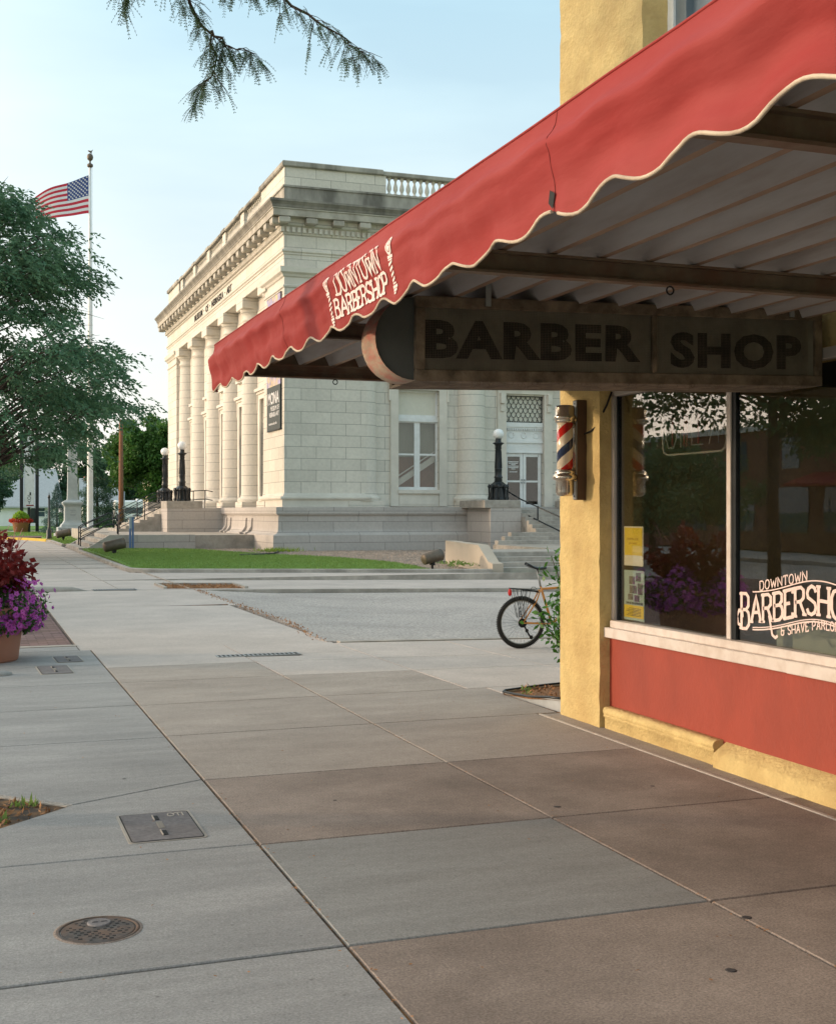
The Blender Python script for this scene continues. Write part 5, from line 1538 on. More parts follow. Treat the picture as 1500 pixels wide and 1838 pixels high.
# --- hanging sign
sg = thing('hanging_sign', 'old dark box sign reading BARBER SHOP hung under the canopy', 'sign', (3.4, 6.0, 2.4))
SGL = (-3.4, -6.0, -2.4)
TL = lambda x: 0.024*(x-2.15)
def sg3(mb, name, m, parent=sg):
    mb.v = [(a, b, c+TL(a)) for a, b, c in mb.v]
    o = mb.build(name, m, parent)
    if parent is sg: o.location = SGL
    return o
mb = MB(); mb.box(2.19, 6.012, 2.375, 4.64, 6.40, 2.765); cab = sg3(mb, 'cabinet', M['signend'])
mb = MB(); mb.box(2.195, 6.004, 2.385, 4.64, 6.011, 2.75); sg3(mb, 'face_board', M['signface'])
mb = MB()
for (a, b, c, d) in ((2.15, 2.345, 4.665, 2.405), (2.15, 2.725, 4.665, 2.785), (2.15, 2.405, 2.20, 2.725), (4.615, 2.405, 4.665, 2.725), (3.535, 2.405, 3.565, 2.725)):
    mb.box(a, 5.985, b, c, 6.03, d, bev=0.004)
mb.box(2.15, 6.03, 2.345, 4.66, 6.42, 2.36); mb.box(2.15, 6.38, 2.36, 4.66, 6.42, 2.40)
mb.v = [(a+0.004*noise.noise(Vector((a*14, b*9, c*14))), b, c+0.006*noise.noise(Vector((a*11, b*3, 4)))) for a, b, c in mb.v]
sg3(mb, 'frame', M['signframe'])
mb = MB()
fs_ = lambda u, v, d: (u, 6.003-d, v)
fit_text('BARBER', fs_, 2.205, 3.47, 2.465-0.0, 2.665, 0.045, 0.003, 0, mb, space=1.12)
sg3(mb, 'letters', M['black']); mb = MB()
fit_text('SHOP', fs_, 3.66, 4.53, 2.438, 2.638, 0.045, 0.003, 0, mb, space=1.1)
sg3(mb, 'letters', M['black'])
mb = MB()
k = 2.21
while k < 4.57: mb.box(k, 5.9925, 2.40, k+0.0008, 5.9937, 2.73); k += 0.009
z = 2.41
while z < 2.73: mb.box(2.2, 5.9915, z, 4.57, 5.9925, z+0.0008); z += 0.009
sg3(mb, 'wire_mesh', M['signframe'])
mb = MB()
for k in range(120):
    x = random.uniform(2.2, 4.55); a = random.uniform(0.01, 0.045)
    mb.tube([(x, 5.99, 2.352), (x+random.uniform(-0.02, 0.02), 5.985, 2.352-a*0.6), (x+random.uniform(-0.03, 0.03), 5.98+random.uniform(0, 0.02), 2.352-a)], 0.0009, 3)
sg3(mb, 'straw_wisps', M['signframe'])
mb = MB()   # rounded end: two dished faces and a rim
n = 20; cz, rr_ = 2.565, 0.215
arc = [(2.15-rr_*math.sin(t_), cz+rr_*math.cos(t_)) for t_ in np.linspace(0, math.pi, n)]
mb.add([(x, 6.02, z) for x, z in arc]+[(2.19, 6.02, cz-rr_), (2.19, 6.02, cz+rr_)], [tuple(range(n+2))])
mb.add([(x, 6.235, z) for x, z in arc]+[(2.19, 6.235, cz-rr_), (2.19, 6.235, cz+rr_)], [tuple(range(n+2))[::-1]])
ec = sg3(mb, 'end_cap', M['signend'])
mb = MB(); vs = []
for x, z in arc:
    for yy_ in (6.0, 6.04, 6.12, 6.20, 6.24): 
        k_ = 1.0+0.02*(1-((yy_-6.12)/0.12)**2)
        vs.append((2.15+(x-2.15)*k_, yy_, cz+(z-cz)*k_))
mb.add(vs, [(i*5+k, i*5+k+1, (i+1)*5+k+1, (i+1)*5+k) for i in range(n-1) for k in range(4)], 0, True)
rmo = sg3(mb, 'rim', M['signrim'], ec)
for x in (2.55, 4.45):
    mb = MB(); mb.box(x-0.015, 5.975, 2.74, x+0.015, 5.983, 2.80+0.06); mb.box(x-0.015, 5.97, 2.86, x+0.015, 6.06, 2.866); sg3(mb, 'hanger', M['steel'])

# --- barber pole
bpole = thing('barber_pole', 'red white and blue striped barber pole in polished caps on the yellow pier', 'barber pole', (4.40, 8.78, 1.80))
def polemat():
    m, t, b = newmat('pole_stripes'); L = t.links.new
    tc = t.nodes.new('ShaderNodeTexCoord'); s = t.nodes.new('ShaderNodeSeparateXYZ'); L(tc.outputs['Object'], s.inputs['Vector'])
    at = t.nodes.new('ShaderNodeMath'); at.operation = 'ARCTAN2'; L(s.outputs['Y'], at.inputs[0]); L(s.outputs['X'], at.inputs[1])
    d = t.nodes.new('ShaderNodeMath'); d.operation = 'DIVIDE'; d.inputs[1].default_value = 2*math.pi; L(at.outputs[0], d.inputs[0])
    z = t.nodes.new('ShaderNodeMath'); z.operation = 'DIVIDE'; z.inputs[1].default_value = 0.325; L(s.outputs['Z'], z.inputs[0])
    a = t.nodes.new('ShaderNodeMath'); a.operation = 'SUBTRACT'; L(z.outputs[0], a.inputs[0]); L(d.outputs[0], a.inputs[1])
    a2 = t.nodes.new('ShaderNodeMath'); a2.operation = 'ADD'; a2.inputs[1].default_value = POLE_PH; L(a.outputs[0], a2.inputs[0])
    f = t.nodes.new('ShaderNodeMath'); f.operation = 'FRACT'; L(a2.outputs[0], f.inputs[0])
    r = t.nodes.new('ShaderNodeValToRGB'); r.color_ramp.interpolation = 'CONSTANT'
    e = r.color_ramp.elements; e[0].position = 0; e[0].color = (0.72, 0.62, 0.48, 1); e[1].position = 0.26; e[1].color = (0.50, 0.02, 0.015, 1)
    x = e.new(0.5); x.color = (0.72, 0.62, 0.48, 1); x = e.new(0.76); x.color = (0.012, 0.025, 0.075, 1)
    L(f.outputs[0], r.inputs['Fac']); L(r.outputs['Color'], b.inputs['Base Color']); b.inputs['Roughness'].default_value = 0.15; b.inputs['Coat Weight'].default_value = 0.5
    return m
POLE_PH = 0.45
mb = MB(); mb.lathe(0, 0, [(0.064, 0.20), (0.064, 0.60)], 40); mb.build('striped_cylinder', polemat(), bpole)
mb = MB(); mb.lathe(0, 0, [(0.066, 0.57), (0.076, 0.575), (0.080, 0.588), (0.078, 0.598), (0.086, 0.603), (0.088, 0.618), (0.082, 0.630), (0.078, 0.636), (0.078, 0.690), (0.074, 0.706), (0.05, 0.712), (0.0, 0.713)], 40)
mb.build('top_cap', M['chrome'], bpole)
mb = MB(); mb.lathe(0, 0, [(0.0, -0.006), (0.05, -0.005), (0.068, 0.008), (0.073, 0.03), (0.073, 0.115), (0.078, 0.12), (0.094, 0.126), (0.098, 0.145), (0.092, 0.165), (0.078, 0.172), (0.084, 0.180), (0.078, 0.192), (0.066, 0.205)], 40)
mb.build('bottom_cap', M['chrome'], bpole)
mb = MB(); mb.box(0.085, -0.03, -0.03, 0.092, 0.03, 0.75, bev=0.002)
br_ = mb.build('bracket', M['steel'], bpole)
mb = MB(); mb.box(0.092, -0.034, -0.035, 0.175, 0.034, 0.755, bev=0.003); mb.build('backbox', mat('brown_box', (0.09, 0.05, 0.03), 0.5, 0.2), br_)
mb = MB()
for dy in (-0.016, 0, 0.016): mb.tube([(0.083, dy, 0.19), (0.083, dy, 0.60)], 0.007, 8)
mb.build('fluting', M['chrome'], br_)
for z in (0.13, 0.60):
    mb = MB(); mb.box(0.05, -0.03, z-0.02, 0.10, 0.03, z+0.02, bev=0.006); mb.build('clamp', M['chrome'], bpole)
for z in (-0.005, 0.725):
    mb = MB(); mb.lathe(0, 0, [(0.006, 0), (0.004, 0.003)], 8); mb.v = [(0.084-c_, a_, z+b_) for a_, b_, c_ in mb.v]; mb.build('screw', M['black'], br_)
# ================================================================== STREET THINGS
# --- bicycle, parked facing right (+X)
M['tyre'] = mat('tyre_rubber', (0.014, 0.014, 0.014), 0.8, 0.3, 30)
M['bikeorange'] = mat('orange_frame', (0.48, 0.20, 0.025), 0.3, 0.15, 5, coat=0.5)
M['red_plastic'] = mat('red_reflector', (0.55, 0.02, 0.02), 0.25, 0.1)
bz0 = zg(6.5, 14.2)
bike = thing('bicycle', 'orange mountain bicycle with black rear rack parked behind the yellow pier', 'bicycle', (6.50, 14.2, bz0))
WR = 0.325
def ringpts(cx, cz, r, n=48): return [(cx+r*math.cos(t), 0, cz+r*math.sin(t)) for t in np.linspace(0, 2*math.pi, n, endpoint=False)]
def wheel(cx, name):
    mb = MB(); mb.tube(ringpts(cx, WR+0.005, WR-0.025), 0.026, 10, closed=True)
    for k in range(90):
        t = k*2*math.pi/90
        for s_ in (-1, 1):
            c, s2 = math.cos(t), math.sin(t); r0, r1 = WR-0.006, WR+0.004
            a = (cx+r0*c, s_*0.004, WR+0.005+r0*s2)
            mb.tube([a, (cx+r1*c, s_*0.018, WR+0.005+r1*s2)], 0.005, 4)
    ty = mb.build('tyre', M['tyre'], bike)
    mb = MB(); mb.tube(ringpts(cx, WR+0.005, WR-0.052), 0.010, 8, closed=True); mb.build('rim', M['steel'], ty)
    mb = MB()
    for k in range(32):
        t = k*2*math.pi/32; s_ = 1 if k % 2 else -1; t2 = t+s_*0.5*(1 if k % 4 < 2 else -1)
        mb.tube([(cx+0.025*math.cos(t2), s_*0.03, WR+0.025*math.sin(t2)), (cx+(WR-0.055)*math.cos(t), 0, WR+0.005+(WR-0.055)*math.sin(t))], 0.0016, 3)
    mb.tube([(cx, -0.06, WR), (cx, 0.06, WR)], 0.016, 10); mb.build('spokes', M['steel'], ty)
wheel(0, 'rear'); wheel(1.06, 'front')
BB = (0.43, 0, 0.30); ST = (0.285, 0, 0.745); HT = (0.86, 0, 0.77); HB = (0.90, 0, 0.64)
mb = MB()
for s_ in (-1, 1):
    mb.tube([(0.0, s_*0.065, WR), (0.20, s_*0.045, 0.60), (ST[0]-0.02, s_*0.02, ST[2]-0.01)], 0.0095, 8)
    mb.tube([(0.0, s_*0.065, WR), (0.30, s_*0.045, 0.305), (BB[0], s_*0.02, BB[2])], 0.010, 8)
mb.tube([(ST[0]-0.01, 0, ST[2]+0.03), BB], 0.016, 10); mb.tube([ST, HT], 0.015, 10); mb.tube([BB, HB], 0.018, 10); mb.tube([(HT[0]-0.01, 0, HT[2]+0.03), (HB[0]+0.01, 0, HB[2]-0.02)], 0.019, 10)
for s_ in (-1, 1): mb.tube([(HB[0]+0.02, s_*0.05, HB[2]-0.03), (0.97, s_*0.055, 0.50), (1.06, s_*0.055, WR)], 0.012, 8)
mb.build('frame', M['bikeorange'], bike)
mb = MB(); mb.tube([(ST[0]-0.005, 0, ST[2]), (0.225, 0, 1.00)], 0.0135, 10); mb.build('seatpost', M['steel'], bike)
mb = MB()
ns = 12; vs = []
for i in range(ns+1):
    u = i/ns; x = 0.075+0.275*u; hw = 0.072*(1-u)**0.75*(0.45+0.55*min(1, u*6)) + 0.018; zt_ = 1.085-0.055*u-0.03*math.sin(u*math.pi)
    for k in range(9):
        a = math.pi*k/8; vs.append((x, hw*math.cos(a), zt_-0.035+0.035*math.sin(a)**0.6))
fs = [(i*9+k, i*9+k+1, (i+1)*9+k+1, (i+1)*9+k) for i in range(ns) for k in range(8)] + [(i*9+8, i*9, (i+1)*9, (i+1)*9+8) for i in range(ns)] + [tuple(range(9)), tuple(range(9*ns, 9*ns+9))]
mb.add(vs, fs, 0, True)
sd_ = mb.build('saddle', M['blackpaint'], bike)
mb = MB()
for s_ in (-1, 1): mb.tube([(0.12, s_*0.03, 1.045), (0.18, s_*0.02, 1.0), (0.26, s_*0.02, 1.0), (0.32, s_*0.01, 1.02)], 0.0035, 5)
mb.build('rails', M['steel'], sd_)
mb = MB()
for s_ in (-1, 1):
    mb.tube([(-0.14, s_*0.05, 0.755), (0.10, s_*0.055, 0.738), (0.24, s_*0.03, 0.70)], 0.005, 6)
    for (x0, x1) in ((-0.12, -0.02), (-0.085, -0.01), (-0.02, 0.01), (0.03, 0.01), (0.06, 0.02), (0.11, 0.03)):
        mb.tube([(x0, s_*0.055, 0.745), (x1, s_*0.075, WR+0.06)], 0.0035, 5)
for x in (-0.14, -0.04, 0.05, 0.12): mb.tube([(x, -0.052, 0.75-x*0.1), (x, 0.052, 0.75-x*0.1)], 0.004, 5)
mb.tube([(-0.13, 0, 0.762), (0.2, 0, 0.735)], 0.005, 6); mb.tube([(0.02, 0, 0.738), (0.24, 0, 0.712)], 0.012, 6)
mb.tube([(0.14, 0, 0.745), (0.16, 0, 0.77), (0.2, 0, 0.768), (0.22, 0, 0.74)], 0.0035, 5)
mb.build('rear_rack', M['blackpaint'], bike)
mb = MB(); mb.lathe(-0.15, 0, [(0.005, 0.66), (0.022, 0.68), (0.026, 0.71), (0.018, 0.745), (0.006, 0.755)], 10); mb.build('rear_reflector', M['red_plastic'], bike)
mb = MB(); 
for r_, y_ in ((0.055, -0.055), (0.045, -0.062), (0.035, -0.068)):
    ring = [(r_*math.cos(t), y_, WR+r_*math.sin(t)) for t in np.linspace(0, 2*math.pi, 20, endpoint=False)]
    mb.tube(ring, 0.004, 5, closed=True); mb.add([(p[0], p[1], p[2]) for p in ring], [tuple(range(20))])
mb.tube([(0.02, -0.07, WR-0.04), (0.05, -0.07, WR-0.10), (0.09, -0.07, WR-0.16), (0.11, -0.07, WR-0.19)], 0.011, 6)
for (x, z, r_) in ((0.05, WR-0.095, 0.024), (0.11, WR-0.18, 0.026)): mb.add([(x+r_*math.cos(t), -0.074, z+r_*math.sin(t)) for t in np.linspace(0, 2*math.pi, 10, endpoint=False)], [tuple(range(10))])
mb.tube([(0.0, -0.066, WR+0.05), (BB[0], -0.06, BB[2]+0.08)], 0.003, 4); mb.tube([(0.12, -0.066, WR-0.19), (BB[0], -0.06, BB[2]-0.08)], 0.003, 4)
mb.build('derailleur', M['black'], bike)
mb = MB(); mb.tube([(0.20, -0.04, 0.60), (0.17, -0.05, 0.57), (0.12, -0.04, 0.585)], 0.010, 6); mb.tube([(0.20, 0.04, 0.60), (0.17, 0.05, 0.57), (0.12, 0.04, 0.585)], 0.010, 6); mb.build('brake', M['black'], bike)
mb = MB(); ring = [(BB[0]+0.085*math.cos(t), -0.05, BB[2]+0.085*math.sin(t)) for t in np.linspace(0, 2*math.pi, 24, endpoint=False)]; mb.tube(ring, 0.005, 5, closed=True)
mb.tube([(BB[0], -0.065, BB[2]), (BB[0]+0.12, -0.07, BB[2]-0.12)], 0.010, 6); mb.tube([(BB[0], 0.065, BB[2]), (BB[0]-0.12, 0.07, BB[2]+0.12)], 0.010, 6)
mb.box(BB[0]+0.07, -0.17, BB[2]-0.135, BB[0]+0.17, -0.07, BB[2]-0.11); mb.box(BB[0]-0.17, 0.07, BB[2]+0.11, BB[0]-0.07, 0.17, BB[2]+0.135); mb.build('crankset', M['black'], bike)
mb = MB(); mb.tube([(HT[0]-0.01, 0, HT[2]+0.03), (HT[0]-0.02, 0, 0.88), (HT[0]+0.07, 0, 0.90)], 0.014, 8); mb.tube([(HT[0]+0.04, -0.29, 0.91), (HT[0]+0.07, -0.08, 0.90), (HT[0]+0.07, 0.08, 0.90), (HT[0]+0.04, 0.29, 0.91)], 0.012, 8); mb.build('handlebar', M['black'], bike)

# --- terracotta planter with coleus and petunias
M['terra'] = mat('terracotta_pot', (0.36, 0.165, 0.11), 0.75, 0.08, 4, 0.001, 40, stain=(0.30, 0.18, 0.14), stain_amt=0.4, stain_scale=2)
M['petunia'] = leafmat('petunia_petals', (0.36, 0.06, 0.40), (0.68, 0.17, 0.58), 0.6, 0.4, 3.5)
M['petunia_eye'] = mat('petunia_throat', (0.16, 0.01, 0.14), 0.7, 0.2)
M['coleus'] = leafmat('coleus_leaf', (0.085, 0.008, 0.010), (0.24, 0.025, 0.022), 0.5, 0.35, 7)
M['spike'] = mat('coleus_flower_spike', (0.42, 0.20, 0.20), 0.8, 0.2)
M['plantgreen'] = leafmat('petunia_leaves', (0.03, 0.08, 0.02), (0.07, 0.15, 0.035), 0.6, 0.3, 5)
pl = thing('flower_planter', 'big round terracotta planter of magenta petunias and dark red coleus', 'planter', (0.05, 14.75, 0))
mb = MB(); mb.lathe(0, 0, [(0.44, 0.0), (0.455, 0.02), (0.49, 0.30), (0.50, 0.50), (0.53, 0.51), (0.53, 0.60), (0.50, 0.61), (0.47, 0.58), (0.0, 0.56)], 48); mb.build('pot', M['terra'], pl)
def dome(n, rx, rz, zc, seed_lo=-0.5, power=0.5):
    P = rng.normal(size=(n, 3)); P /= np.linalg.norm(P, axis=1)[:, None]
    P[:, 2] = np.maximum(P[:, 2], seed_lo)
    r = (0.72+0.30*rng.random(n))[:, None]
    return P*r*np.array([rx, rx, rz])+np.array([0, 0, zc]), P
P, D = dome(4200, 0.77, 0.32, 0.53, -0.55)
lump = 1+0.12*np.sin(P[:, 0]*9+P[:, 1]*7)+0.08*np.sin(P[:, 2]*15+P[:, 0]*5)
P = P*lump[:, None]
quads_mesh('petunia_foliage', leaf_quads(P*0.95, 0.06, 0.03, 0.0, dirs=D*0.8), M['plantgreen'], pl)
P, D = dome(1900, 0.80, 0.34, 0.53, -0.6)
lump = 1+0.12*np.sin(P[:, 0]*9+P[:, 1]*7)+0.08*np.sin(P[:, 2]*15+P[:, 0]*5); P = P*lump[:, None]
def flowers(P, D, r, name, m, parent, k5=5, throat=None):
    V, T = [], []
    for p, d in zip(P, D):
        d = Vector(d)+Vector(rng.normal(size=3))*0.35; d.normalize()
        a = d.orthogonal().normalized(); b = d.cross(a); rr = r*random.uniform(0.75, 1.15); t0 = random.random()*6
        c = Vector(p)+d*0.005
        for k in range(k5):
            t = t0+k*2*math.pi/k5; w_ = math.pi/k5*0.98
            e1 = c+(a*math.cos(t-w_)+b*math.sin(t-w_))*rr*0.72+d*rr*0.15; e2 = c+(a*math.cos(t)+b*math.sin(t))*rr+d*rr*0.32; e3 = c+(a*math.cos(t+w_)+b*math.sin(t+w_))*rr*0.72+d*rr*0.15
            V.append([c, e1, e2, e3])
        T.append([c+d*0.004+(a*math.cos(t)+b*math.sin(t))*rr*0.22 for t in (0, 1.57, 3.14, 4.71)])
    o = quads_mesh(name, np.array([[tuple(q) for q in f] for f in V]), m, parent)
    if throat: quads_mesh('flower_throats', np.array([[tuple(q) for q in f] for f in T]), throat, parent)
    return o
flowers(P, D, 0.034, 'petunia_flowers', M['petunia'], pl, throat=M['petunia_eye'])
# coleus
P, D = dome(2300, 0.60, 0.36, 0.98, -0.25)
P = P*(1+0.12*np.sin(P[:, 0]*11+P[:, 1]*6))[:, None]
quads_mesh('coleus_foliage', leaf_quads(P, 0.085, 0.06, 0.5, dirs=D*0.9), M['coleus'], pl)
mb = MB()
for k in range(34):
    a = random.uniform(0, 6.28); r = random.uniform(0.1, 0.62); x, y = r*math.cos(a), r*math.sin(a); z = 1.24; h = random.uniform(0.2, 0.40); lx, ly = random.uniform(0.0, 0.16)*math.cos(a), random.uniform(0, 0.16)*math.sin(a)
    pts = [(x+lx*q*q, y+ly*q*q, z-0.1+h*q) for q in np.linspace(0, 1, 8)]
    mb.tube(pts, 0.003, 4)
    for q in range(16):
        f_ = 0.25+0.75*q/16; px_, py_, pz_ = x+lx*f_*f_, y+ly*f_*f_, z-0.1+h*f_
        aa = q*2.4; rr = 0.011*(1.25-f_)
        mb.add([(px_, py_, pz_-0.004), (px_+rr*math.cos(aa)*1.6, py_+rr*math.sin(aa)*1.6, pz_), (px_, py_, pz_+0.006)], [(0, 1, 2)]); mb.add([(px_, py_, pz_-0.004), (px_-rr*math.cos(aa)*1.6, py_-rr*math.sin(aa)*1.6, pz_), (px_, py_, pz_+0.006)], [(0, 1, 2)])
mb.build('flower_spikes', M['spike'], pl)

# --- bluish stone at the left frame edge
t = MB(); t.lathe(0, 0, [(0.12, -0.02), (0.115, 0.02), (0.09, 0.04), (0.0, 0.045)], 14)
t.v = [(x*1.5+0.01*noise.noise(Vector((x*20, y*20, z*20))), y, z) for x, y, z in t.v]
o = t.build('stone', M['conc_grey']); o.location = (0.22, 13.35, 0); tag(o, 'low flat grey stone on the sidewalk in front of the terracotta planter', 'stone')

# --- bed with plastic edging behind the pier
bd = thing('corner_planter', 'low grey metal planter of mulch wedged against the shop corner', 'planter', (4.62, 9.28, 0))
rim = [(0.0, 0.02, 0.115), (-0.01, 0.25, 0.095), (-0.02, 0.6, 0.05), (-0.03, 0.95, 0.03), (-0.045, 1.10, 0.026), (0.0, 1.16, 0.03), (0.4, 1.16, 0.06), (1.0, 1.14, 0.09), (1.6, 1.0, 0.09), (1.7, 0.5, 0.09), (1.66, 0.02, 0.09)]
mb = MB(); mb.tube(rim, 0.010, 8); mb.build('rim', M['blackpaint'], bd)
mb = MB(); n = len(rim); mb.add([(x+0.012, y, z) for x, y, z in rim]+[(x+0.03, y, -0.03) for x, y, z in rim], [(i, i+1, n+i+1, n+i) for i in range(n-1)], 0, True); mb.build('side', mat('grey_tin', (0.50, 0.53, 0.55), 0.5, 0.12, 6, metal=0.5), bd)
mb = MB(); mb.add([(x, y, z-0.022) for x, y, z in rim], [tuple(range(n))]); mb.build('mulch', M['mulch'], bd)
P = rng.uniform((0.02, 0.05, 0.035), (1.6, 1.1, 0.065), (700, 3)); tagp = quads_mesh('mulch_chips', leaf_quads(P, 0.05, 0.013, 0.0), M['chip'], bd)
M['shrubleaf'] = leafmat('shrub_leaf', (0.028, 0.10, 0.015), (0.08, 0.22, 0.035), 0.4, 0.3, 9)
shr = thing('shrub', 'glossy green shrub leaning out from behind the yellow pier', 'shrub', (5.25, 9.95, 0.05))
mb = MB(); heads = []
for k in range(26):
    a = random.uniform(0, 6.28); r = random.uniform(0.1, 0.55); h = random.uniform(0.4, 1.3)
    if k % 3 == 0: a = random.uniform(2.6, 4.0); r = random.uniform(0.22, 0.42)
    p = [(0, 0, 0), (r*0.4*math.cos(a), r*0.4*math.sin(a), h*0.5), (r*math.cos(a), r*math.sin(a), h)]
    mb.tube(p, [0.012, 0.008, 0.003], 5); heads.append(p)
mb.build('stems', M['darkwood'], shr)
PP = []
for p in heads:
    for q in range(75):
        f_ = random.uniform(0.2, 1.02); b_ = Vector(p[1]).lerp(Vector(p[2]), f_) if f_ > 0.0 else Vector(p[1])
        PP.append(tuple(b_+Vector(rng.normal(size=3))*0.065))
quads_mesh('foliage', leaf_quads(np.array(PP), 0.075, 0.034, 0.25), M['shrubleaf'], shr)
wd_ = thing('weed', 'thin green weed seedling growing in the corner planter', 'weed', (4.95, 9.55, 0.06))
mb = MB(); mb.tube([(0, 0, 0), (0.01, 0, 0.2), (0, 0.02, 0.36)], 0.004, 4); mb.build('stem', M['shrubleaf'], wd_)
P = rng.normal(size=(90, 3))*np.array([0.045, 0.045, 0.09])+np.array([0, 0, 0.2]); quads_mesh('leaves', leaf_quads(P, 0.04, 0.015, -0.2), M['blade'], wd_)
wd_ = thing('weed', 'tiny green sprout near the left tip of the corner planter', 'weed', (4.70, 10.15, 0.03))
P = rng.normal(size=(30, 3))*np.array([0.025, 0.025, 0.02])+np.array([0, 0, 0.04]); quads_mesh('leaves', leaf_quads(P, 0.04, 0.015, -0.4), M['blade'], wd_)
mb = MB(); mb.tube([(0, 0, -0.02), (0, 0, 0.05)], 0.003, 4); mb.build('stem', M['shrubleaf'], wd_)

# --- flagpole and flag
fp = thing('flagpole', 'tall white flagpole with a ball and eagle finial beyond the museum steps', 'flagpole', (7.72, 88, 0))
ftop = 25.45
mb = MB(); mb.lathe(0, 0, [(0.30, 0), (0.30, 0.15), (0.215, 0.2), (0.205, 3), (0.18, 10), (0.11, 20), (0.085, ftop)], 20); mb.build('pole', M['whitepaint'], fp)
mb = MB(); mb.lathe(0, 0, [(0.09, ftop), (0.2, ftop+0.08), (0.2, ftop+0.22), (0.06, ftop+0.32), (0.06, ftop+0.46), (0.17, ftop+0.55), (0.22, ftop+0.72), (0.17, ftop+0.9), (0.02, ftop+1.0)], 14); mb.build('ball', M['bronze'], fp)
mb = MB(); mb.tube([(0.12, 0, ftop+1.0), (0.0, 0, ftop+1.12), (-0.15, 0, ftop+1.16)], [0.03, 0.07, 0.03], 6); mb.add([(0, 0, ftop+1.12), (0.22, 0.05, ftop+1.30), (0.1, 0.1, ftop+1.08)], [(0, 1, 2)]); mb.build('eagle', M['bronze'], fp)
mb = MB(); mb.tube([(0.16, -0.1, 1.5), (0.13, -0.08, ftop)], 0.012, 4); mb.build('halyard', M['whitepaint'], fp)
fl = thing('flag', 'united states flag blowing to the left on the tall white pole', 'flag', (7.62, 88, 22.30))
Hh, Ww = 2.62, 4.25
def fpt(u, v):   # u 0 hoist .. 1 fly, v 0 top .. 1 bottom
    x = -u*Ww*0.83; y = 0.30*math.sin(u*7+v*1.5)*u; z = Hh*(1-v*(1-0.34*u)) - 1.75*u**1.1 - 0.12*math.sin(u*6+0.4)*u - 0.15*v*u*math.sin(u*3)
    return (x, y, z)
def patch(u0, u1, v0, v1, nu, nv, mb, off=0.0, mi=0):
    vs = []
    for i in range(nu+1):
        for j in range(nv+1):
            p = fpt(u0+(u1-u0)*i/nu, v0+(v1-v0)*j/nv); vs.append((p[0], p[1]-off, p[2]))
    mb.add(vs, [(i*(nv+1)+j, i*(nv+1)+j+1, (i+1)*(nv+1)+j+1, (i+1)*(nv+1)+j) for i in range(nu) for j in range(nv)], mi, True)
mb = MB()
for k in range(13):
    patch(0.40 if k < 7 else 0.0, 1.0, k/13, (k+1)/13, 24, 1, mb, 0, 0 if k % 2 == 0 else 1)
fo = mb.build('stripes', [M['flagred'], M['flagwhite']], fl)
mb = MB(); patch(0, 0.40, 0, 7/13, 12, 6, mb); mb.build('canton', M['flagblue'], fl)
mb = MB()
for r_ in range(9):
    for c_ in range(6 if r_ % 2 == 0 else 5):
        u = 0.40*((c_+0.5)/6 + (0 if r_ % 2 == 0 else 0.5/6)); v = 7/13*(r_+0.7)/9.4; p = fpt(u, v)
        pts = []
        for q in range(10):
            a = q*math.pi/5+math.pi/2; rr = 0.085 if q % 2 == 0 else 0.036; pts.append((p[0]+rr*math.cos(a), p[1]-0.012, p[2]+rr*math.sin(a)))
        mb.add(pts, [tuple(range(10))])
        mb.add([(a_, b_+0.024, c2) for a_, b_, c2 in pts], [tuple(range(10))[::-1]])
mb.build('stars', M['flagwhite'], fl)

# --- stone monument
mo = thing('monument', 'grey granite memorial column with a stepped base and star band', 'monument', (6.45, 86.8, 0.05))
M['mongranite'] = mat('monument_granite', (0.36, 0.40, 0.41), 0.8, 0.1, 3, 0.003, 50, stain=(0.22, 0.25, 0.25), stain_amt=0.5, stain_scale=1)
def sq(mb, prof):
    vs = []
    for h, z in prof: vs += [(-h, -h, z), (h, -h, z), (h, h, z), (-h, h, z)]
    fs = [(4*k+i, 4*k+(i+1) % 4, 4*k+4+(i+1) % 4, 4*k+4+i) for k in range(len(prof)-1) for i in range(4)] + [tuple(range(4))[::-1], tuple(range(4*len(prof)-4, 4*len(prof)))]
    mb.add(vs, fs)
mb = MB(); sq(mb, [(1.15, -0.1), (1.15, 0.18), (0.98, 0.2), (0.98, 0.58), (0.78, 0.62), (0.74, 0.75), (0.60, 0.9), (0.53, 1.05), (0.52, 1.95), (0.56, 2.05), (0.62, 2.12), (0.66, 2.2), (0.66, 2.28), (0.50, 2.38), (0.36, 2.45)]); mb.build('base', M['mongranite'], mo)
mb = MB(); sq(mb, [(0.36, 2.45), (0.335, 2.6), (0.31, 3.6), (0.30, 5.85), (0.32, 5.9), (0.32, 6.0), (0.34, 6.1), (0.34, 6.25)]); mb.build('shaft', M['mongranite'], mo)
mb = MB(); sq(mb, [(0.36, 6.25), (0.44, 6.42), (0.44, 6.5), (0.30, 6.6), (0.22, 6.78), (0.12, 7.0), (0.02, 7.2)]); mb.build('cap', M['mongranite'], mo)
mb = MB()
for k in range(5):
    cx_ = -0.76+0.38*k; pts = []
    for q in range(10):
        a = q*math.pi/5+math.pi/2; rr = 0.085 if q % 2 == 0 else 0.036; pts.append((cx_+rr*math.cos(a), -0.985, 0.40+rr*math.sin(a)))
    mb.add(pts, [tuple(range(10))])
mb.build('stars', M['blackpaint'], mo)
mb = MB()
for z, w_ in ((1.72, 0.18), (1.60, 0.12), (1.44, 0.2), (1.36, 0.16)): mb.box(-w_, -0.535, z, w_, -0.522, z+0.03)
mb.build('inscription', mat('shadowed_carving', (0.24, 0.26, 0.27), 0.9, 0.1), mo)

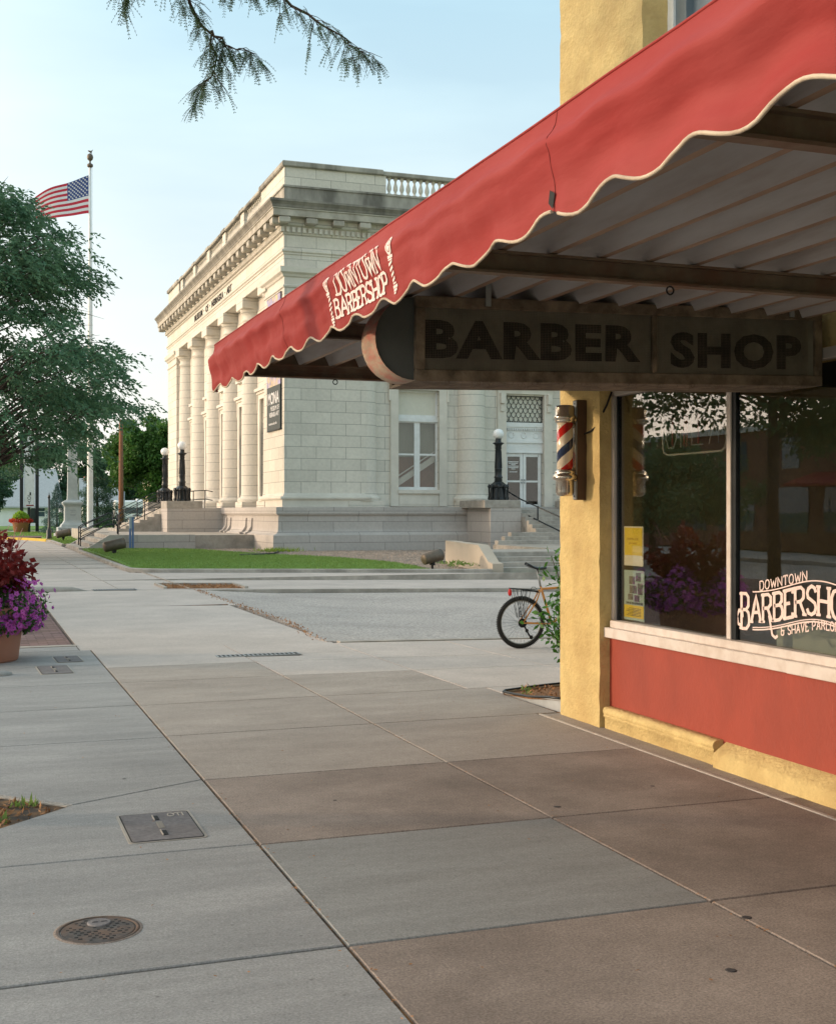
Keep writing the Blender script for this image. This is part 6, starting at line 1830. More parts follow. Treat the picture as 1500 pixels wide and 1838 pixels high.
# --- utility pole, cables
up = thing('utility_pole', 'reddish brown wooden utility pole behind the museum steps', 'utility pole', (11.15, 100, 0))
mb = MB(); mb.lathe(0, 0, [(0.21, -0.1), (0.19, 3), (0.15, 8.95), (0.13, 9.0)], 14); mb.build('shaft', mat('weathered_pole', (0.26, 0.105, 0.05), 0.85, 0.25, 3, 0.004, 40, stain=(0.16, 0.12, 0.10), stain_amt=0.6, stain_scale=1, stretch=(3, 3, 0.4)), up)
mb = MB(); mb.tube([(0.24, -0.12, 0), (0.23, -0.12, 3.3)], 0.05, 8); mb.build('conduit', M['steel'], up)
mb = MB(); mb.box(0.10, -0.25, 1.9, 0.32, -0.15, 2.15); mb.build('meter_box', M['steel'], up)

# --- blue square post sign on the lawn
bs = thing('marker_post', 'slim blue double post marker standing on the museum lawn edge', 'post', (6.32, 52.85, 0))
M['blue'] = mat('blue_paint', (0.10, 0.17, 0.36), 0.5, 0.08)
for x in (-0.055, 0.055):
    mb = MB(); mb.box(x-0.04, -0.04, -0.05, x+0.04, 0.04, 0.98 if x < 0 else 1.46); mb.build('leg', M['blue'], bs)
mb = MB(); mb.box(-0.095, -0.03, 0.98, 0.014, 0.035, 1.46); mb.build('panel', mat('pale_blue_panel', (0.36, 0.41, 0.48), 0.5, 0.05), bs)
mb = MB(); mb.box(-0.17, -0.05, 1.46, 0.19, 0.05, 1.50); mb.build('cap', M['whitepaint'], bs)

# --- floodlights
def flood(label, x, y, z, yaw, s=1.0):
    t = thing('floodlight', label, 'floodlight', (x, y, z), 'bronze floodlights in the lawns', yaw)
    mb = MB(); n = 20
    prof = [(0.0, -0.44), (0.17, -0.44), (0.215, -0.40), (0.225, 0.24), (0.235, 0.42), (0.21, 0.42), (0.20, 0.34), (0.0, 0.34)]
    mb.lathe(0, 0, [(r*s, zz*s) for r, zz in prof], n, cap=False)
    tilt = R(78)
    mb.v = [(vx, vy*math.cos(tilt)-vz*math.sin(tilt), vy*math.sin(tilt)+vz*math.cos(tilt)+0.44*s) for vx, vy, vz in mb.v]
    mb.v = [(vx*1.0, vy, vz) for vx, vy, vz in mb.v]
    mb.build('housing', M['bronze'], t)
    mb = MB(); mb.lathe(0, 0, [(0.05*s, -0.05), (0.04*s, 0.24*s)], 8); mb.box(-0.09*s, -0.07*s, 0.12*s, 0.09*s, 0.07*s, 0.24*s); mb.build('mount', M['black'], t)
    return t
flood('bronze floodlight at the left corner of the museum lawn', 4.95, 46.6, 0.06, R(100), 0.9)
flood('bronze floodlight on the gravel by the south steps', 13.62, 36.4, -0.10, R(105), 0.8)
flood('most distant bronze floodlight, beside the low west steps', 4.75, 70.4, 0.1, R(100), 0.9)

# --- black downspout pipe on the lawn
mb = MB(); mb.tube([(9.2, 44.6, 0.08), (9.9, 44.75, 0.09), (10.5, 45.1, 0.10)], 0.06, 8); mb.tube([(10.5, 45.1, 0.10), (11.2, 47.2, 0.10), (11.6, 48.6, 0.10)], 0.035, 8)
o = mb.build('drain_pipe', M['blackpaint']); tag(o, 'black plastic drain pipe lying across lawn and gravel by the museum corner', 'pipe')
P = np.array([[11.6, 48.8, 0.05]])+rng.normal(size=(350, 3))*np.array([0.45, 0.3, 0.03]); P[:, 2] = 0.06
tag(quads_mesh('yellow_weeds', leaf_quads(P, 0.20, 0.03, -1.0, jit=0.6), leafmat('pale_weed', (0.14, 0.26, 0.04), (0.30, 0.38, 0.06), 0.7, 0.4)), 'yellow green weeds at the foot of the museum corner', 'weeds', kind='stuff')
P = np.array([[14.6, 36.8, 0.0]])+rng.normal(size=(120, 3))*np.array([0.25, 0.5, 0.02])
tag(quads_mesh('gravel_weeds', leaf_quads(P, 0.12, 0.05, -0.5, jit=0.6), M['blade']), 'green weeds in the gravel by the sloping cheek wall', 'weeds', kind='stuff')

# --- distant park things at the left
t = thing('street_lamp', 'slim black park lamp post at the end of the walk', 'lamp post', (4.3, 75.6, 0.02))
mb = MB(); mb.lathe(0, 0, [(0.20, 0), (0.20, 0.1), (0.15, 0.2), (0.15, 0.55), (0.09, 0.65), (0.065, 0.8), (0.055, 2.45)], 12); mb.build('post', M['blackpaint'], t)
mb = MB(); mb.lathe(0, 0, [(0.055, 2.45), (0.08, 2.48), (0.07, 2.6), (0.03, 2.66), (0.01, 2.8)], 12); mb.build('finial', M['blackpaint'], t)
t = thing('welcome_sign', 'tall white vertical sign reading JOY between two dark posts', 'sign', (4.32, 103, 0.05))
for x in (-0.56, 0.62):
    mb = MB(); mb.box(x-0.13, -0.12, -0.1, x+0.13, 0.12, 8.2); mb.build('post', M['blue_dark'] if 'blue_dark' in M else M['blackpaint'], t)
mb = MB(); mb.box(-0.36, -0.04, 1.95, 0.42, 0.04, 8.0); pn = mb.build('panel', M['whitepaint'], t)
mb = MB()
for k, c_ in enumerate('JOY'): fit_text(c_, lambda u, v, d: (u, -0.041-d, v), -0.12, 0.16, 2.92-0.33*k, 3.19-0.33*k, 0.0, 0.006, 0, mb)
mb.build('letters', M['black'], pn)
mb = MB(); mb.box(-0.20, -0.055, 2.10, 0.36, -0.042, 2.19); mb.build('red_band', mat('maroon_band', (0.25, 0.03, 0.02), 0.6, 0.1), pn)
mb = MB(); mb.box(-0.12, -0.3, -0.1, 0.10, -0.1, 2.0); mb.build('short_post', M['blackpaint'], t)
mb = MB(); mb.box(0.12, 0.06, 0.75, 0.50, 0.10, 1.85); mb.build('map_board', mat('green_grey_board', (0.07, 0.09, 0.08), 0.6, 0.1), t)
M['redflower'] = leafmat('red_petals', (0.42, 0.03, 0.02), (0.66, 0.07, 0.03), 0.7, 0.3)
M['lime_leaf'] = leafmat('lime_leaves', (0.18, 0.33, 0.03), (0.36, 0.52, 0.06), 0.7, 0.4)
t = thing('flower_pot', 'distant orange pot of red flowers and lime foliage by the sign posts', 'planter', (3.65, 101.5, 0.05))
mb = MB(); mb.lathe(0, 0, [(0.50, 0), (0.62, 0.7), (0.68, 0.72), (0.68, 0.85), (0.5, 0.86), (0, 0.84)], 24); mb.build('pot', mat('orange_pot', (0.50, 0.21, 0.13), 0.7, 0.1), t)
P = rng.normal(size=(1200, 3)); P /= np.linalg.norm(P, axis=1)[:, None]
quads_mesh('red_flowers', leaf_quads(P*np.array([0.85, 0.85, 0.18])+np.array([0, 0, 0.95]), 0.12, 0.08, 0.3), M['redflower'], t)
quads_mesh('lime_foliage', leaf_quads(np.abs(P[:900])*np.array([1, 1, 1])*np.where(rng.random((900, 3)) < 0.5, -1, 1)*np.array([0.55, 0.55, 0.0])+np.stack([P[:900, 0]*0, P[:900, 0]*0, 1.05+0.55*np.abs(P[:900, 2])], 1), 0.16, 0.09, -0.2), M['lime_leaf'], t)
# ================================================================== HOUSES AND TREES
M['siding'] = mat('white_siding', (0.80, 0.80, 0.80), 0.7, 0.06, 2)
M['shingle'] = mat('grey_shingles', (0.38, 0.40, 0.41), 0.85, 0.15, 6)
M['redroof'] = mat('red_brown_roof', (0.28, 0.13, 0.10), 0.85, 0.15, 6)
def house(name, label, x0, y0, x1, y1, wall_h, ridge_h, roof_m, wins, ridge='x', wallm=None, chimney=False):
    t = thing(name, label, 'house', ((x0+x1)/2, y0, 0)); ox = (x0+x1)/2
    mb = MB(); mb.box(x0-ox, 0, 0.0, x1-ox, y1-y0, wall_h)
    if ridge == 'y':      # gable faces the camera
        mb.prism([(x0-ox, wall_h), (x1-ox, wall_h), (0, ridge_h-0.15)], 0.0, y1-y0, 0, fn=lambda u, v, w_: (u, w_, v))
    mb.build('wall', wallm or M['siding'], t)
    mb = MB(); e = 0.5
    if ridge == 'x':
        ym = (y1-y0)/2; vs = [(x0-ox-e, -e, wall_h-0.15), (x1-ox+e, -e, wall_h-0.15), (x1-ox+e*0.2, ym, ridge_h), (x0-ox-e*0.2, ym, ridge_h), (x1-ox+e, y1-y0+e, wall_h-0.15), (x0-ox-e, y1-y0+e, wall_h-0.15)]
        vs += [(a, b, c-0.18) for a, b, c in vs]
        mb.add(vs, [(0, 1, 2, 3), (3, 2, 4, 5), (9, 8, 7, 6), (11, 10, 8, 9), (0, 6, 7, 1), (1, 7, 8, 2), (2, 8, 10, 4), (4, 10, 11, 5), (5, 11, 9, 3), (3, 9, 6, 0)])
    else:
        for s_ in (-1, 1):
            xe = (x1-ox+e)*s_
            vs = [(0, -e, ridge_h), (xe, -e, wall_h-0.3), (xe, y1-y0+e, wall_h-0.3), (0, y1-y0+e, ridge_h)]
            vs += [(a, b, c-0.2) for a, b, c in vs]
            mb.add(vs, [(0, 1, 2, 3), (7, 6, 5, 4), (0, 4, 5, 1), (1, 5, 6, 2), (2, 6, 7, 3), (3, 7, 4, 0)])
    rf_ = mb.build('roof', roof_m, t)
    if chimney:
        mb = MB(); mb.box(-0.4, (y1-y0)/2-0.4, ridge_h-0.5, 0.4, (y1-y0)/2+0.4, ridge_h+0.9); mb.build('chimney', M['redbrown'], rf_)
    for (a, b, c, d) in wins:
        mb = MB(); a2, c2 = a-ox, c-ox
        mb.box(a2-0.12, -0.06, b-0.12, a2, 0.02, d+0.12); mb.box(c2, -0.06, b-0.12, c2+0.12, 0.02, d+0.12); mb.box(a2, -0.06, d, c2, 0.02, d+0.12); mb.box(a2, -0.08, b-0.12, c2, 0.02, b); mb.box(a2, -0.05, (b+d)/2-0.04, c2, 0.0, (b+d)/2+0.04)
        f_ = mb.build('window', M['whitepaint'], t)
        mb = MB(); mb.box(a2, -0.02, b, c2, -0.01, d); mb.build('pane', M['housepane'], f_)
    return t
M['housepane'] = glassmat('house_pane', (0.05, 0.09, 0.11), 1.7)
house('bungalow', 'white bungalow with a grey shingled roof behind the JOY sign', 2.3, 150, 9.6, 162, 2.45, 6.9, M['shingle'], [(6.55, 1.15, 8.05, 2.55-0.25)], 'x')
mb = MB(); 
t = thing('porch', 'small white porch at the left end of the bungalow', 'porch', (1.6, 150.5, 0))
mb = MB(); mb.box(-1.2, -0.6, 0.0, 1.0, 2.0, 0.9); mb.build('base', M['siding'], t)
mb = MB(); mb.box(-1.3, -0.7, 2.1, 1.1, 2.1, 2.25); mb.build('roof', M['shingle'], t)
for x in (-1.1, 0.9):
    mb = MB(); mb.box(x-0.07, -0.6, 0.9, x+0.07, -0.46, 2.1); mb.build('post', M['siding'], t)
house('cottage', 'white cottage with a steep grey and red roof behind the flagpole', 14.0, 170, 19.0, 180, 2.6, 6.3, M['shingle'], [(17.2, 0.9, 18.0, 2.1)], 'x', chimney=False)
t = thing('roof_dormer', 'reddish upper roof of the cottage behind the flagpole', 'roof', (16.5, 175, 5.6))
mb = MB(); mb.prism([(-2.1, 0), (2.15, 0), (1.95, 0.95), (-1.9, 0.95)], -0.6, 0.9, 0, fn=lambda u, v, w_: (u, w_, v)); mb.build('shingles', M['redroof'], t)
mb = MB(); mb.tube([(1.9, 0, 0.9), (1.9, 0, 2.3)], 0.03, 5); mb.build('antenna', M['steel'], t)
house('annex', 'low white annex with two windows beside the cottage', 19.0, 171, 22.4, 178, 2.35, 3.3, M['shingle'], [(19.4, 1.2, 20.5, 2.1), (20.8, 1.2, 21.8, 2.1)], 'x')
t = thing('stair_rail', 'white wooden stair railing in front of the annex', 'railing', (19.0, 166, 0))
mb = MB()
for k in range(14): mb.box(-0.6+0.2*k, -0.03, 0.2, -0.5+0.2*k, 0.03, 1.55-max(0, k-4)*0.12)
mb.build('balusters', M['whitepaint'], t)
mb = MB(); mb.tube([(-0.7, 0, 1.6), (0.3, 0, 1.6), (2.3, 0, 0.45)], 0.06, 5); mb.build('handrail', M['whitepaint'], t)
# cars and a motor home
def car(name, label, x, y, col, rz=0.0, s=1.0):
    t = thing(name, label, 'car', (x, y, 0.0), None, rz)
    m = mat(name+'_paint', col, 0.25, 0.05, 3, coat=0.6)
    side = [(-2.2, 0.35), (-2.25, 0.75), (-1.9, 0.92), (-1.2, 0.98), (-0.55, 1.42), (0.75, 1.44), (1.45, 1.0), (2.1, 0.9), (2.25, 0.6), (2.2, 0.32)]
    mb = MB(); mb.prism([(a*s, b*s) for a, b in side], -0.85*s, 0.85*s, 0, fn=lambda u, v, w_: (u, w_, v)); mb.build('body', m, t)
    mb = MB(); mb.prism([(a*s, b*s) for a, b in [(-1.05, 0.98), (-0.5, 1.36), (0.7, 1.38), (1.28, 1.0)]], -0.86*s, 0.86*s, 0, fn=lambda u, v, w_: (u, w_, v)); mb.build('window', M['housepane'], t)
    for sx_ in (-1.4, 1.4):
        for sy in (-0.8, 0.8):
            mb = MB(); mb.lathe(0, 0, [(0.33*s, -0.1), (0.33*s, 0.1)], 16); mb.v = [(sx_*s+a, sy*s+c, 0.33*s+b) for a, b, c in mb.v]; wh_ = mb.build('wheel', M['tyre'], t)
            mb = MB(); mb.lathe(0, 0, [(0.18*s, -0.11), (0.18*s, 0.11)], 12); mb.v = [(sx_*s+a, sy*s+c, 0.33*s+b) for a, b, c in mb.v]; mb.build('rim', M['steel'], wh_)
    return t
car('parked_car', 'dark blue car parked in front of the cottage', 15.3, 148, (0.02, 0.03, 0.06), R(180))
t = thing('motorhome', 'long white motor home parked behind the wooden pole', 'motorhome', (18.5, 146, 0))
mb = MB(); mb.box(-3, -1.2, 0.5, 3.0, 1.2, 3.0, bev=0.15); mb.build('body', M['siding'], t)
mb = MB(); mb.box(-2.6, -1.22, 1.5, 2.6, -1.19, 2.2); mb.build('window', M['housepane'], t)
mb = MB(); mb.box(-3.02, -1.24, 0.95, 3.02, -1.205, 1.12); mb.build('stripe', M['shingle'], t)
mb = MB(); mb.box(-0.5, -0.4, 3.0, 0.5, 0.4, 3.2); mb.build('roof_vent', M['siding'], t)
for x in (-2.0, 2.0):
    mb = MB(); mb.lathe(0, 0, [(0.4, -0.1), (0.4, 0.1)], 16); mb.v = [(x+a, -1.15+c, 0.4+b) for a, b, c in mb.v]; mb.build('wheel', M['tyre'], t)
car('white_car', 'pale car parked below the motor home', 17.6, 139, (0.5, 0.5, 0.52), R(180), 0.95)
t = thing('tan_shop', 'small tan shop with a blue domed awning far behind the steps', 'shop', (19.4, 125, 0))
tanm = mat('tan_wall', (0.50, 0.40, 0.27), 0.8, 0.1)
mb = MB(); mb.box(-2.3, 0, 0, 3.5, 8, 4.6); mb.build('wall', tanm, t)
mb = MB(); mb.box(-2.4, -0.1, 4.6, 3.6, 8.1, 4.8); mb.build('roof', M['limedark'], t)
mb = MB()
for k in range(3):
    mb.lathe(-2.3+1.0+k*1.0-0.5, 0.1, [(0.55, 2.9), (0.52, 3.2), (0.40, 3.5), (0.2, 3.68), (0.0, 3.72)], 12, mi=0)
mb.build('awning', mat('blue_awning', (0.03, 0.16, 0.42), 0.6, 0.2, 2), t)
mb = MB(); mb.box(-0.2, -0.02, 0.1, 0.9, 0.01, 2.3); mb.build('door', M['redbrown'], t)
mb = MB(); mb.box(-1.75, -0.02, 0.9, -0.7, 0.01, 2.3); mb.build('window', M['housepane'], t)

# building reflected in the shop glass, across the side street
t = thing('brick_building', 'brick building across the side street, seen only as a reflection in the shop glass', 'building', (-30, 30, 0))
brk = stonemat('red_brick', (0.20, 0.09, 0.06), course=0.09, length=0.24, joint=0.012, var=0.2)
mb = MB(); mb.box(-8, 0, 0, 7, 52, 5.2); mb.build('wall', brk, t)
mb = MB(); mb.box(-8.1, -0.1, 5.2, 7.15, 52.1, 5.45); mb.build('cornice', M['limeplain'], t)
for k in range(12):
    mb = MB(); mb.box(7.0, 1.0+3.8*k, 0.8, 7.05, 3.8+3.8*k, 2.7); mb.build('shop_window', M['housepane'], t)
    mb = MB(); mb.box(7.0, 1.6+3.8*k, 3.5, 7.05, 2.9+3.8*k, 4.8); mb.build('upper_window', M['housepane'], t)
mb = MB(); mb.prism([(7.0, 3.3), (8.6, 2.8), (8.6, 2.7), (7.0, 2.7)], 1.0, 12, 0, fn=lambda u, v, w_: (u, w_, v)); mb.build('awning', M['canvas'], t)

# ------------------------------------------------------------------ trees
M['bark'] = mat('bark', (0.07, 0.05, 0.04), 0.9, 0.3, 8, 0.01, 20, stretch=(1, 1, 0.3))
M['locust'] = leafmat('locust_leaf', (0.048, 0.125, 0.07), (0.15, 0.265, 0.14), 0.6, 0.35, 0.8)
M['locust_near'] = leafmat('locust_leaflet', (0.045, 0.10, 0.05), (0.11, 0.19, 0.085), 0.6, 0.35, 4)
M['green1'] = leafmat('tree_leaf', (0.03, 0.085, 0.02), (0.10, 0.22, 0.04), 0.6, 0.35, 0.5)
M['green2'] = leafmat('tree_leaf_bluish', (0.025, 0.07, 0.04), (0.07, 0.14, 0.075), 0.6, 0.3, 0.5)
M['spruce'] = leafmat('spruce_needles', (0.05, 0.10, 0.09), (0.11, 0.19, 0.17), 0.7, 0.2, 2)
def sphere_pts(n):
    P = rng.normal(size=(n, 3)); return P/np.linalg.norm(P, axis=1)[:, None]
def bushy_tree(label, x, y, h, rx, rz, zc, n, leaf, m, group=None, name='tree', clumps=60, trunk=0.3, kind='tree'):
    t = thing(name, label, kind, (x, y, 0), group)
    mb = MB(); mb.tube([(0, 0, -0.1), (0.05, 0, zc*0.5), (0, 0.05, zc), (0, 0, zc+rz*0.5)], [trunk, trunk*0.8, trunk*0.5, trunk*0.15], 8)
    D = sphere_pts(clumps); Rr = (0.45+0.55*rng.random(clumps))[:, None]
    Cc = D*Rr*np.array([rx, rx, rz])*(1+0.16*rng.normal(size=(clumps, 1)))+np.array([0, 0, zc])
    for c in Cc[:14]: mb.tube([(0, 0, zc*0.7), tuple(c*np.array([0.5, 0.5, 0.9])), tuple(c)], [trunk*0.3, trunk*0.18, 0.02], 5)
    mb.build('trunk', M['bark'], t)
    idx = rng.integers(0, clumps, n)
    rc = rx*0.26*(0.6+0.8*rng.random(clumps))
    S = sphere_pts(n)*(rng.random((n, 1))**0.45)
    P = Cc[idx]+S*rc[idx][:, None]*np.array([1, 1, 0.7])
    P[:, 2] = np.maximum(P[:, 2], zc-rz*1.05)
    quads_mesh('crown', leaf_quads(P, leaf, leaf*0.55, 0.3, dirs=S*0.8), m, t)
    return t
def layered_tree(label, x, y, rfun, z0, z1, nclump, per_clump, m, name='honey_locust', leaf=0.175, seed=3):
    """feathery drooping sprays gathered in flat layers on real limbs; rfun(z) gives the crown radius"""
    t = thing(name, label, 'tree', (x, y, 0))
    rd = random.Random(seed); mb = MB()
    mb.tube([(0, 0, -0.1), (0.1, 0, 1.3), (0, 0, 3.0), (0.1, 0.1, 6.0), (0.0, 0.0, 9.5), (0, 0, z1-0.8)], [0.24, 0.2, 0.17, 0.12, 0.07, 0.02], 10)
    Cc, Rc = [], []
    for k in range(nclump):
        z = z0+(z1-z0)*rd.random()**0.9; a = rd.uniform(0, 2*math.pi); r = rfun(z)*(0.25+0.72*rd.random()**0.55)
        c = Vector((r*math.cos(a), r*math.sin(a), z)); Cc.append(tuple(c)); Rc.append(rd.uniform(0.8, 1.7))
        zs = max(2.4, z-0.55*r-0.3); p0 = Vector((0, 0, zs)); q = p0.lerp(c, 0.5)+Vector((rd.gauss(0, .2), rd.gauss(0, .2), 0.25*r*0.4))
        mb.tube([tuple(p0), tuple(q), tuple(c)], [0.055+0.008*r, 0.035, 0.01], 5)
        for q_ in range(3):
            w_ = Vector((rd.gauss(0, .7), rd.gauss(0, .7), rd.gauss(-0.05, .2))); mb.tube([tuple(q.lerp(c, 0.6)), tuple(c+w_*0.6), tuple(c+w_)], [0.018, 0.012, 0.004], 4)
    mb.build('trunk', M['bark'], t)
    Cc = np.array(Cc); Rc = np.array(Rc); n = nclump*per_clump
    idx = np.repeat(np.arange(nclump), per_clump)
    S = Cc[idx]+sphere_pts(n)*(rng.random((n, 1))**0.4)*Rc[idx][:, None]*np.array([1, 1, 0.34])
    S[:, 2] -= 0.10*((S[:, 0]-Cc[idx, 0])**2+(S[:, 1]-Cc[idx, 1])**2)
    az_ = np.arctan2(S[:, 1], S[:, 0])+rng.normal(size=n)*0.6
    out = np.stack([np.cos(az_), np.sin(az_), -0.25+0.25*rng.normal(size=n)], 1)
    per = 10; f_ = np.linspace(0, 1, per)
    L_ = 0.30+0.35*rng.random(n)
    P = S[:, None, :]+out[:, None, :]*(f_[None, :, None]*L_[:, None, None]); P[:, :, 2] -= (f_**2)[None, :]*0.45*L_[:, None]
    P = P.reshape(-1, 3)+rng.normal(size=(n*per, 3))*0.025
    sd_ = np.repeat(out, per, axis=0); side = np.cross(sd_, np.array([0, 0, 1.0])); side *= np.where(rng.random((len(P), 1)) < 0.5, -1, 1)
    quads_mesh('crown', leaf_quads(P, leaf, leaf*0.42, 0.3, dirs=sd_*0.9+side*0.6, jit=0.35), m, t)
    return t
crown_r = lambda z: float(np.interp(z, [2.8, 4.3, 5.2, 7.2, 8.8, 11.4, 13.0, 14.0], [4.2, 5.6, 6.9, 6.3, 5.3, 4.1, 2.4, 0.8]))
layered_tree('large feathery honey locust filling the left edge beside the walk', -0.4, 47.0, crown_r, 3.7, 13.6, 215, 46, M['locust'])
bushy_tree('leafy green tree just left of the museum, behind the wooden pole', 14.9, 106, 9, 3.9, 4.1, 6.4, 26000, 0.34, M['green1'], 'trees behind the museum steps', 'broadleaf_tree', 70)
for i, (x, y, rx, rz, zc, m, lb) in enumerate([
    (13.5, 196, 6.5, 6.5, 8.0, 'green2', 'dark rounded tree behind the cottage roof'), (21.5, 205, 6.0, 5.5, 7.2, 'green1', 'tree rising between the cottage and the wooden pole'),
    (27.0, 200, 6.0, 5.0, 6.0, 'green2', 'low dark tree behind the motor home'), (2.0, 200, 8.0, 6, 7.5, 'green2', 'dark tree above the bungalow roof'), (-6, 190, 9.0, 6, 7.0, 'green1', 'broad tree at the far left behind the bungalow'), (33, 190, 7, 5, 6, 'green2', 'dark tree behind the tan shop')]):
    bushy_tree(lb, x, y, 0, rx, rz, zc, 9000, 0.6, M[m], 'trees behind the houses', 'background_tree', 50)
bushy_tree('small grey leaved tree with forked trunk at the far left', 1.2, 118, 0, 2.4, 2.0, 4.0, 6000, 0.3, M['green2'], None, 'young_tree', 40, 0.22)
bushy_tree('green tree shading the sign posts at the left edge', 0.6, 128, 0, 4.2, 3.2, 6.6, 11000, 0.36, M['green1'], None, 'shade_tree', 50, 0.25)
t = thing('blue_spruce', 'small blue spruce left of the granite monument', 'tree', (6.15, 98, 0.05))
mb = MB(); mb.tube([(0, 0, -0.1), (0, 0, 3.6)], [0.09, 0.01], 6); mb.build('trunk', M['bark'], t)
P = []
for k in range(9000):
    z = 3.7*(1-random.random()**0.6); r = 1.25*(1-z/3.8)*(0.55+0.45*random.random())*(1+0.18*math.sin(z*9)); a = random.uniform(0, 6.28); P.append((r*math.cos(a), r*math.sin(a), 0.15+z-0.12*r))
P = np.array(P); quads_mesh('crown', leaf_quads(P, 0.13, 0.035, -0.1, dirs=P*np.array([1, 1, 0])), M['spruce'], t)
t = thing('evergreen_tree', 'dark evergreen with drooping boughs behind monument and flagpole', 'tree', (9.6, 103, 0.05))
mb = MB(); mb.tube([(0, 0, -0.1), (0, 0, 6.4)], [0.16, 0.01], 6); mb.build('trunk', M['bark'], t)
P = []
for k in range(17000):
    z = 6.4*(1-random.random()**0.7); r = 2.3*(1-z/6.7)*(0.35+0.65*random.random())*(1+0.25*math.sin(z*6+2)); a = random.uniform(0, 6.28); P.append((r*math.cos(a), r*math.sin(a), 0.3+z-0.16*r))
P = np.array(P); quads_mesh('crown', leaf_quads(P, 0.20, 0.045, 0.0, dirs=P*np.array([1, 1, 0])), M['green2'], t)
bushy_tree('honey locust whose crown is only seen mirrored in the shop glass', -6.2, 21.6, 0, 3.3, 2.4, 5.4, 20000, 0.14, M['locust_near'], 'trees along the side street', 'street_tree', 60, 0.16)
bushy_tree('second street tree mirrored in the shop glass beside the first', -13, 24, 0, 4.0, 3.0, 5.6, 18000, 0.18, M['locust_near'], 'trees along the side street', 'street_tree', 60, 0.16)

bushy_tree('dark bushy street tree in front of the mirrored brick building', -12.5, 37, 0, 3.6, 1.5, 2.6, 14000, 0.2, M['locust_near'], 'trees along the side street', 'street_tree', 60, 0.16)
# --- near honey locust: trunk in the tree pit, branches reach over the walk
nt_ = thing('overhanging_locust', 'honey locust whose drooping branches hang into the top of the view', 'tree', (-0.45, 7.3, 0))
mb = MB(); tips = []
mb.tube([(0, 0, -0.1), (0.02, 0, 1.5), (-0.05, 0.05, 3.2), (0.0, 0.1, 5.0), (0.1, 0.2, 6.6)], [0.14, 0.12, 0.11, 0.085, 0.06], 12)
BR = [  # main boughs, measured off the two hanging branches (local to the trunk)
 [(0.0, 0.1, 4.9), (0.6, 0.9, 5.9), (1.35, 1.5, 5.80), (1.85, 1.72, 5.45), (2.12, 1.80, 5.20), (2.16, 1.85, 4.95), (2.05, 1.88, 4.80)],
 [(0.05, 0.15, 5.5), (0.95, 1.2, 6.2), (1.75, 1.6, 6.05), (2.4, 1.70, 5.64), (2.82, 1.72, 5.40), (3.10, 1.70, 5.25), (3.28, 1.70, 5.16)],
 [(1.6, 1.6, 5.65), (1.85, 1.6, 5.62), (2.2, 1.65, 5.55), (2.45, 1.7, 5.55)],
 [(2.10, 1.79, 5.22), (2.25, 1.79, 5.12), (2.42, 1.77, 5.08)],
 [(1.35, 1.5, 5.80), (1.5, 1.62, 5.56), (1.48, 1.72, 5.38)],
 [(0.0, 0.1, 5.2), (-0.9, -1.0, 5.9), (-1.8, -2.0, 5.8)], [(0, 0.1, 5.0), (-1.2, 1.2, 5.8), (-2.0, 2.4, 5.9)], [(0, 0.1, 6), (0.4, -1.2, 6.7), (0.8, -2.4, 6.6)], [(0, 0.1, 6.2), (0.2, 1.4, 7.0), (0.6, 2.8, 6.9)],
]
LQ = []
def leaf_on(base, out, Lr, npair=9, ll=0.026, lw=0.010):
    """a pinnate leaf: rachis with paired leaflets"""
    out = out.normalized(); side = out.cross(Vector((0, 0, 1)));
    if side.length < 1e-3: side = Vector((1, 0, 0))
    side.normalize(); pts = []
    for k in range(npair):
        f_ = (k+1)/npair; p = base+out*Lr*f_+Vector((0, 0, -0.5*Lr*f_*f_))
        for s_ in (-1, 1):
            d = (side*s_+out*0.35+Vector((0, 0, -0.25+random.gauss(0, 0.12)))).normalized(); u = out*lw*0.5
            l_ = ll*random.uniform(0.8, 1.1)*(1-0.25*f_)
            a_, b_, c_, e_ = p, p+d*l_*0.5+u, p+d*l_, p+d*l_*0.5-u
            LQ.append([tuple(a_), tuple(b_), tuple(c_), tuple(e_)])
    pts = [base, base+out*Lr*0.5+Vector((0, 0, -0.12*Lr)), base+out*Lr+Vector((0, 0, -0.5*Lr))]
    return pts
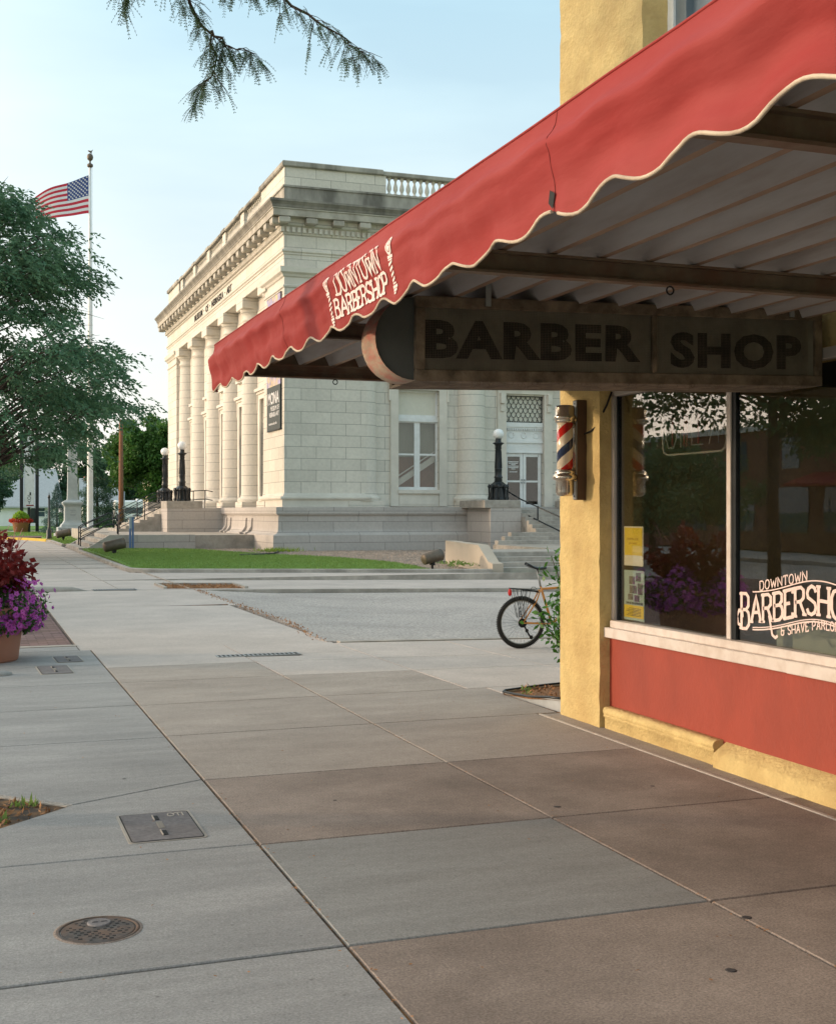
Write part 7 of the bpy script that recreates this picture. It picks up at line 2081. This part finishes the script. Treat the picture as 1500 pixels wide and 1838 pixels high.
for bi, b in enumerate(BR):
    B = [Vector(p) for p in b]
    r0 = {0: 0.03, 1: 0.03}.get(bi, 0.012 if bi < 5 else 0.03)
    n = len(B); fine = []
    for i in range(n-1):
        for q in range(4): 
            w_ = q/4; p = B[i].lerp(B[i+1], w_); fine.append(p+Vector((random.gauss(0, .012), random.gauss(0, .012), random.gauss(0, .012))))
    fine.append(B[-1])
    rad = [max(0.0035, r0*(1-i/len(fine))**1.1) for i in range(len(fine))]
    mb.tube([tuple(p) for p in fine], rad, 6)
    vis = bi < 5
    start = int(len(fine)*(0.30 if bi < 2 else 0.15))
    for i in range(start, len(fine)):
        p = fine[i]; d = (fine[min(i+1, len(fine)-1)]-fine[i-1]).normalized()
        for q in range(4 if vis else 2):
            # side twig
            td = (d*0.5+Vector((random.gauss(0, .7), random.gauss(0, .7), random.gauss(-0.25, .4)))).normalized(); TLn = random.uniform(0.06, 0.20)*(1 if bi < 2 else 0.7)
            if i == len(fine)-1: td = d; TLn = 0.12
            e = p+td*TLn+Vector((0, 0, -0.03)); mid = p.lerp(e, 0.5)+Vector((0, 0, 0.012))
            mb.tube([tuple(p), tuple(mid), tuple(e)], [0.0035, 0.0026, 0.0015], 4)
            for s_ in range(4):
                bpt = p.lerp(e, random.uniform(0.25, 1.0)); o_ = (td*0.6+Vector((random.gauss(0, .6), random.gauss(0, .6), -0.55+random.gauss(0, .3))))
                r_ = leaf_on(bpt, o_, random.uniform(0.06, 0.125), 8, 0.021, 0.010); mb.tube([tuple(x_) for x_ in r_], 0.0009, 3)
mb.build('trunk', M['bark'], nt_)
P = []  # out-of-view leaf mass, added to shade the upper stucco from the sun
for k in range(90):
    c = np.array([random.gauss(-1.6, 1.1), random.gauss(2.2, 1.5), random.uniform(5.6, 8.2)])
    if c[0] > 0.2 and c[2] < 6.4: continue
    P.append(c+rng.normal(size=(160, 3))*np.array([0.45, 0.45, 0.2]))
P = np.concatenate(P); P = P[(P[:, 2] > 5.5) & (P[:, 0] < -0.35-0.25*(P[:, 1]-2))]
quads_mesh('unseen_shade_crown', leaf_quads(P, 0.10, 0.05, 0.3), M['locust_near'], nt_)
quads_mesh('leaves', np.array(LQ), M['locust_near'], nt_)
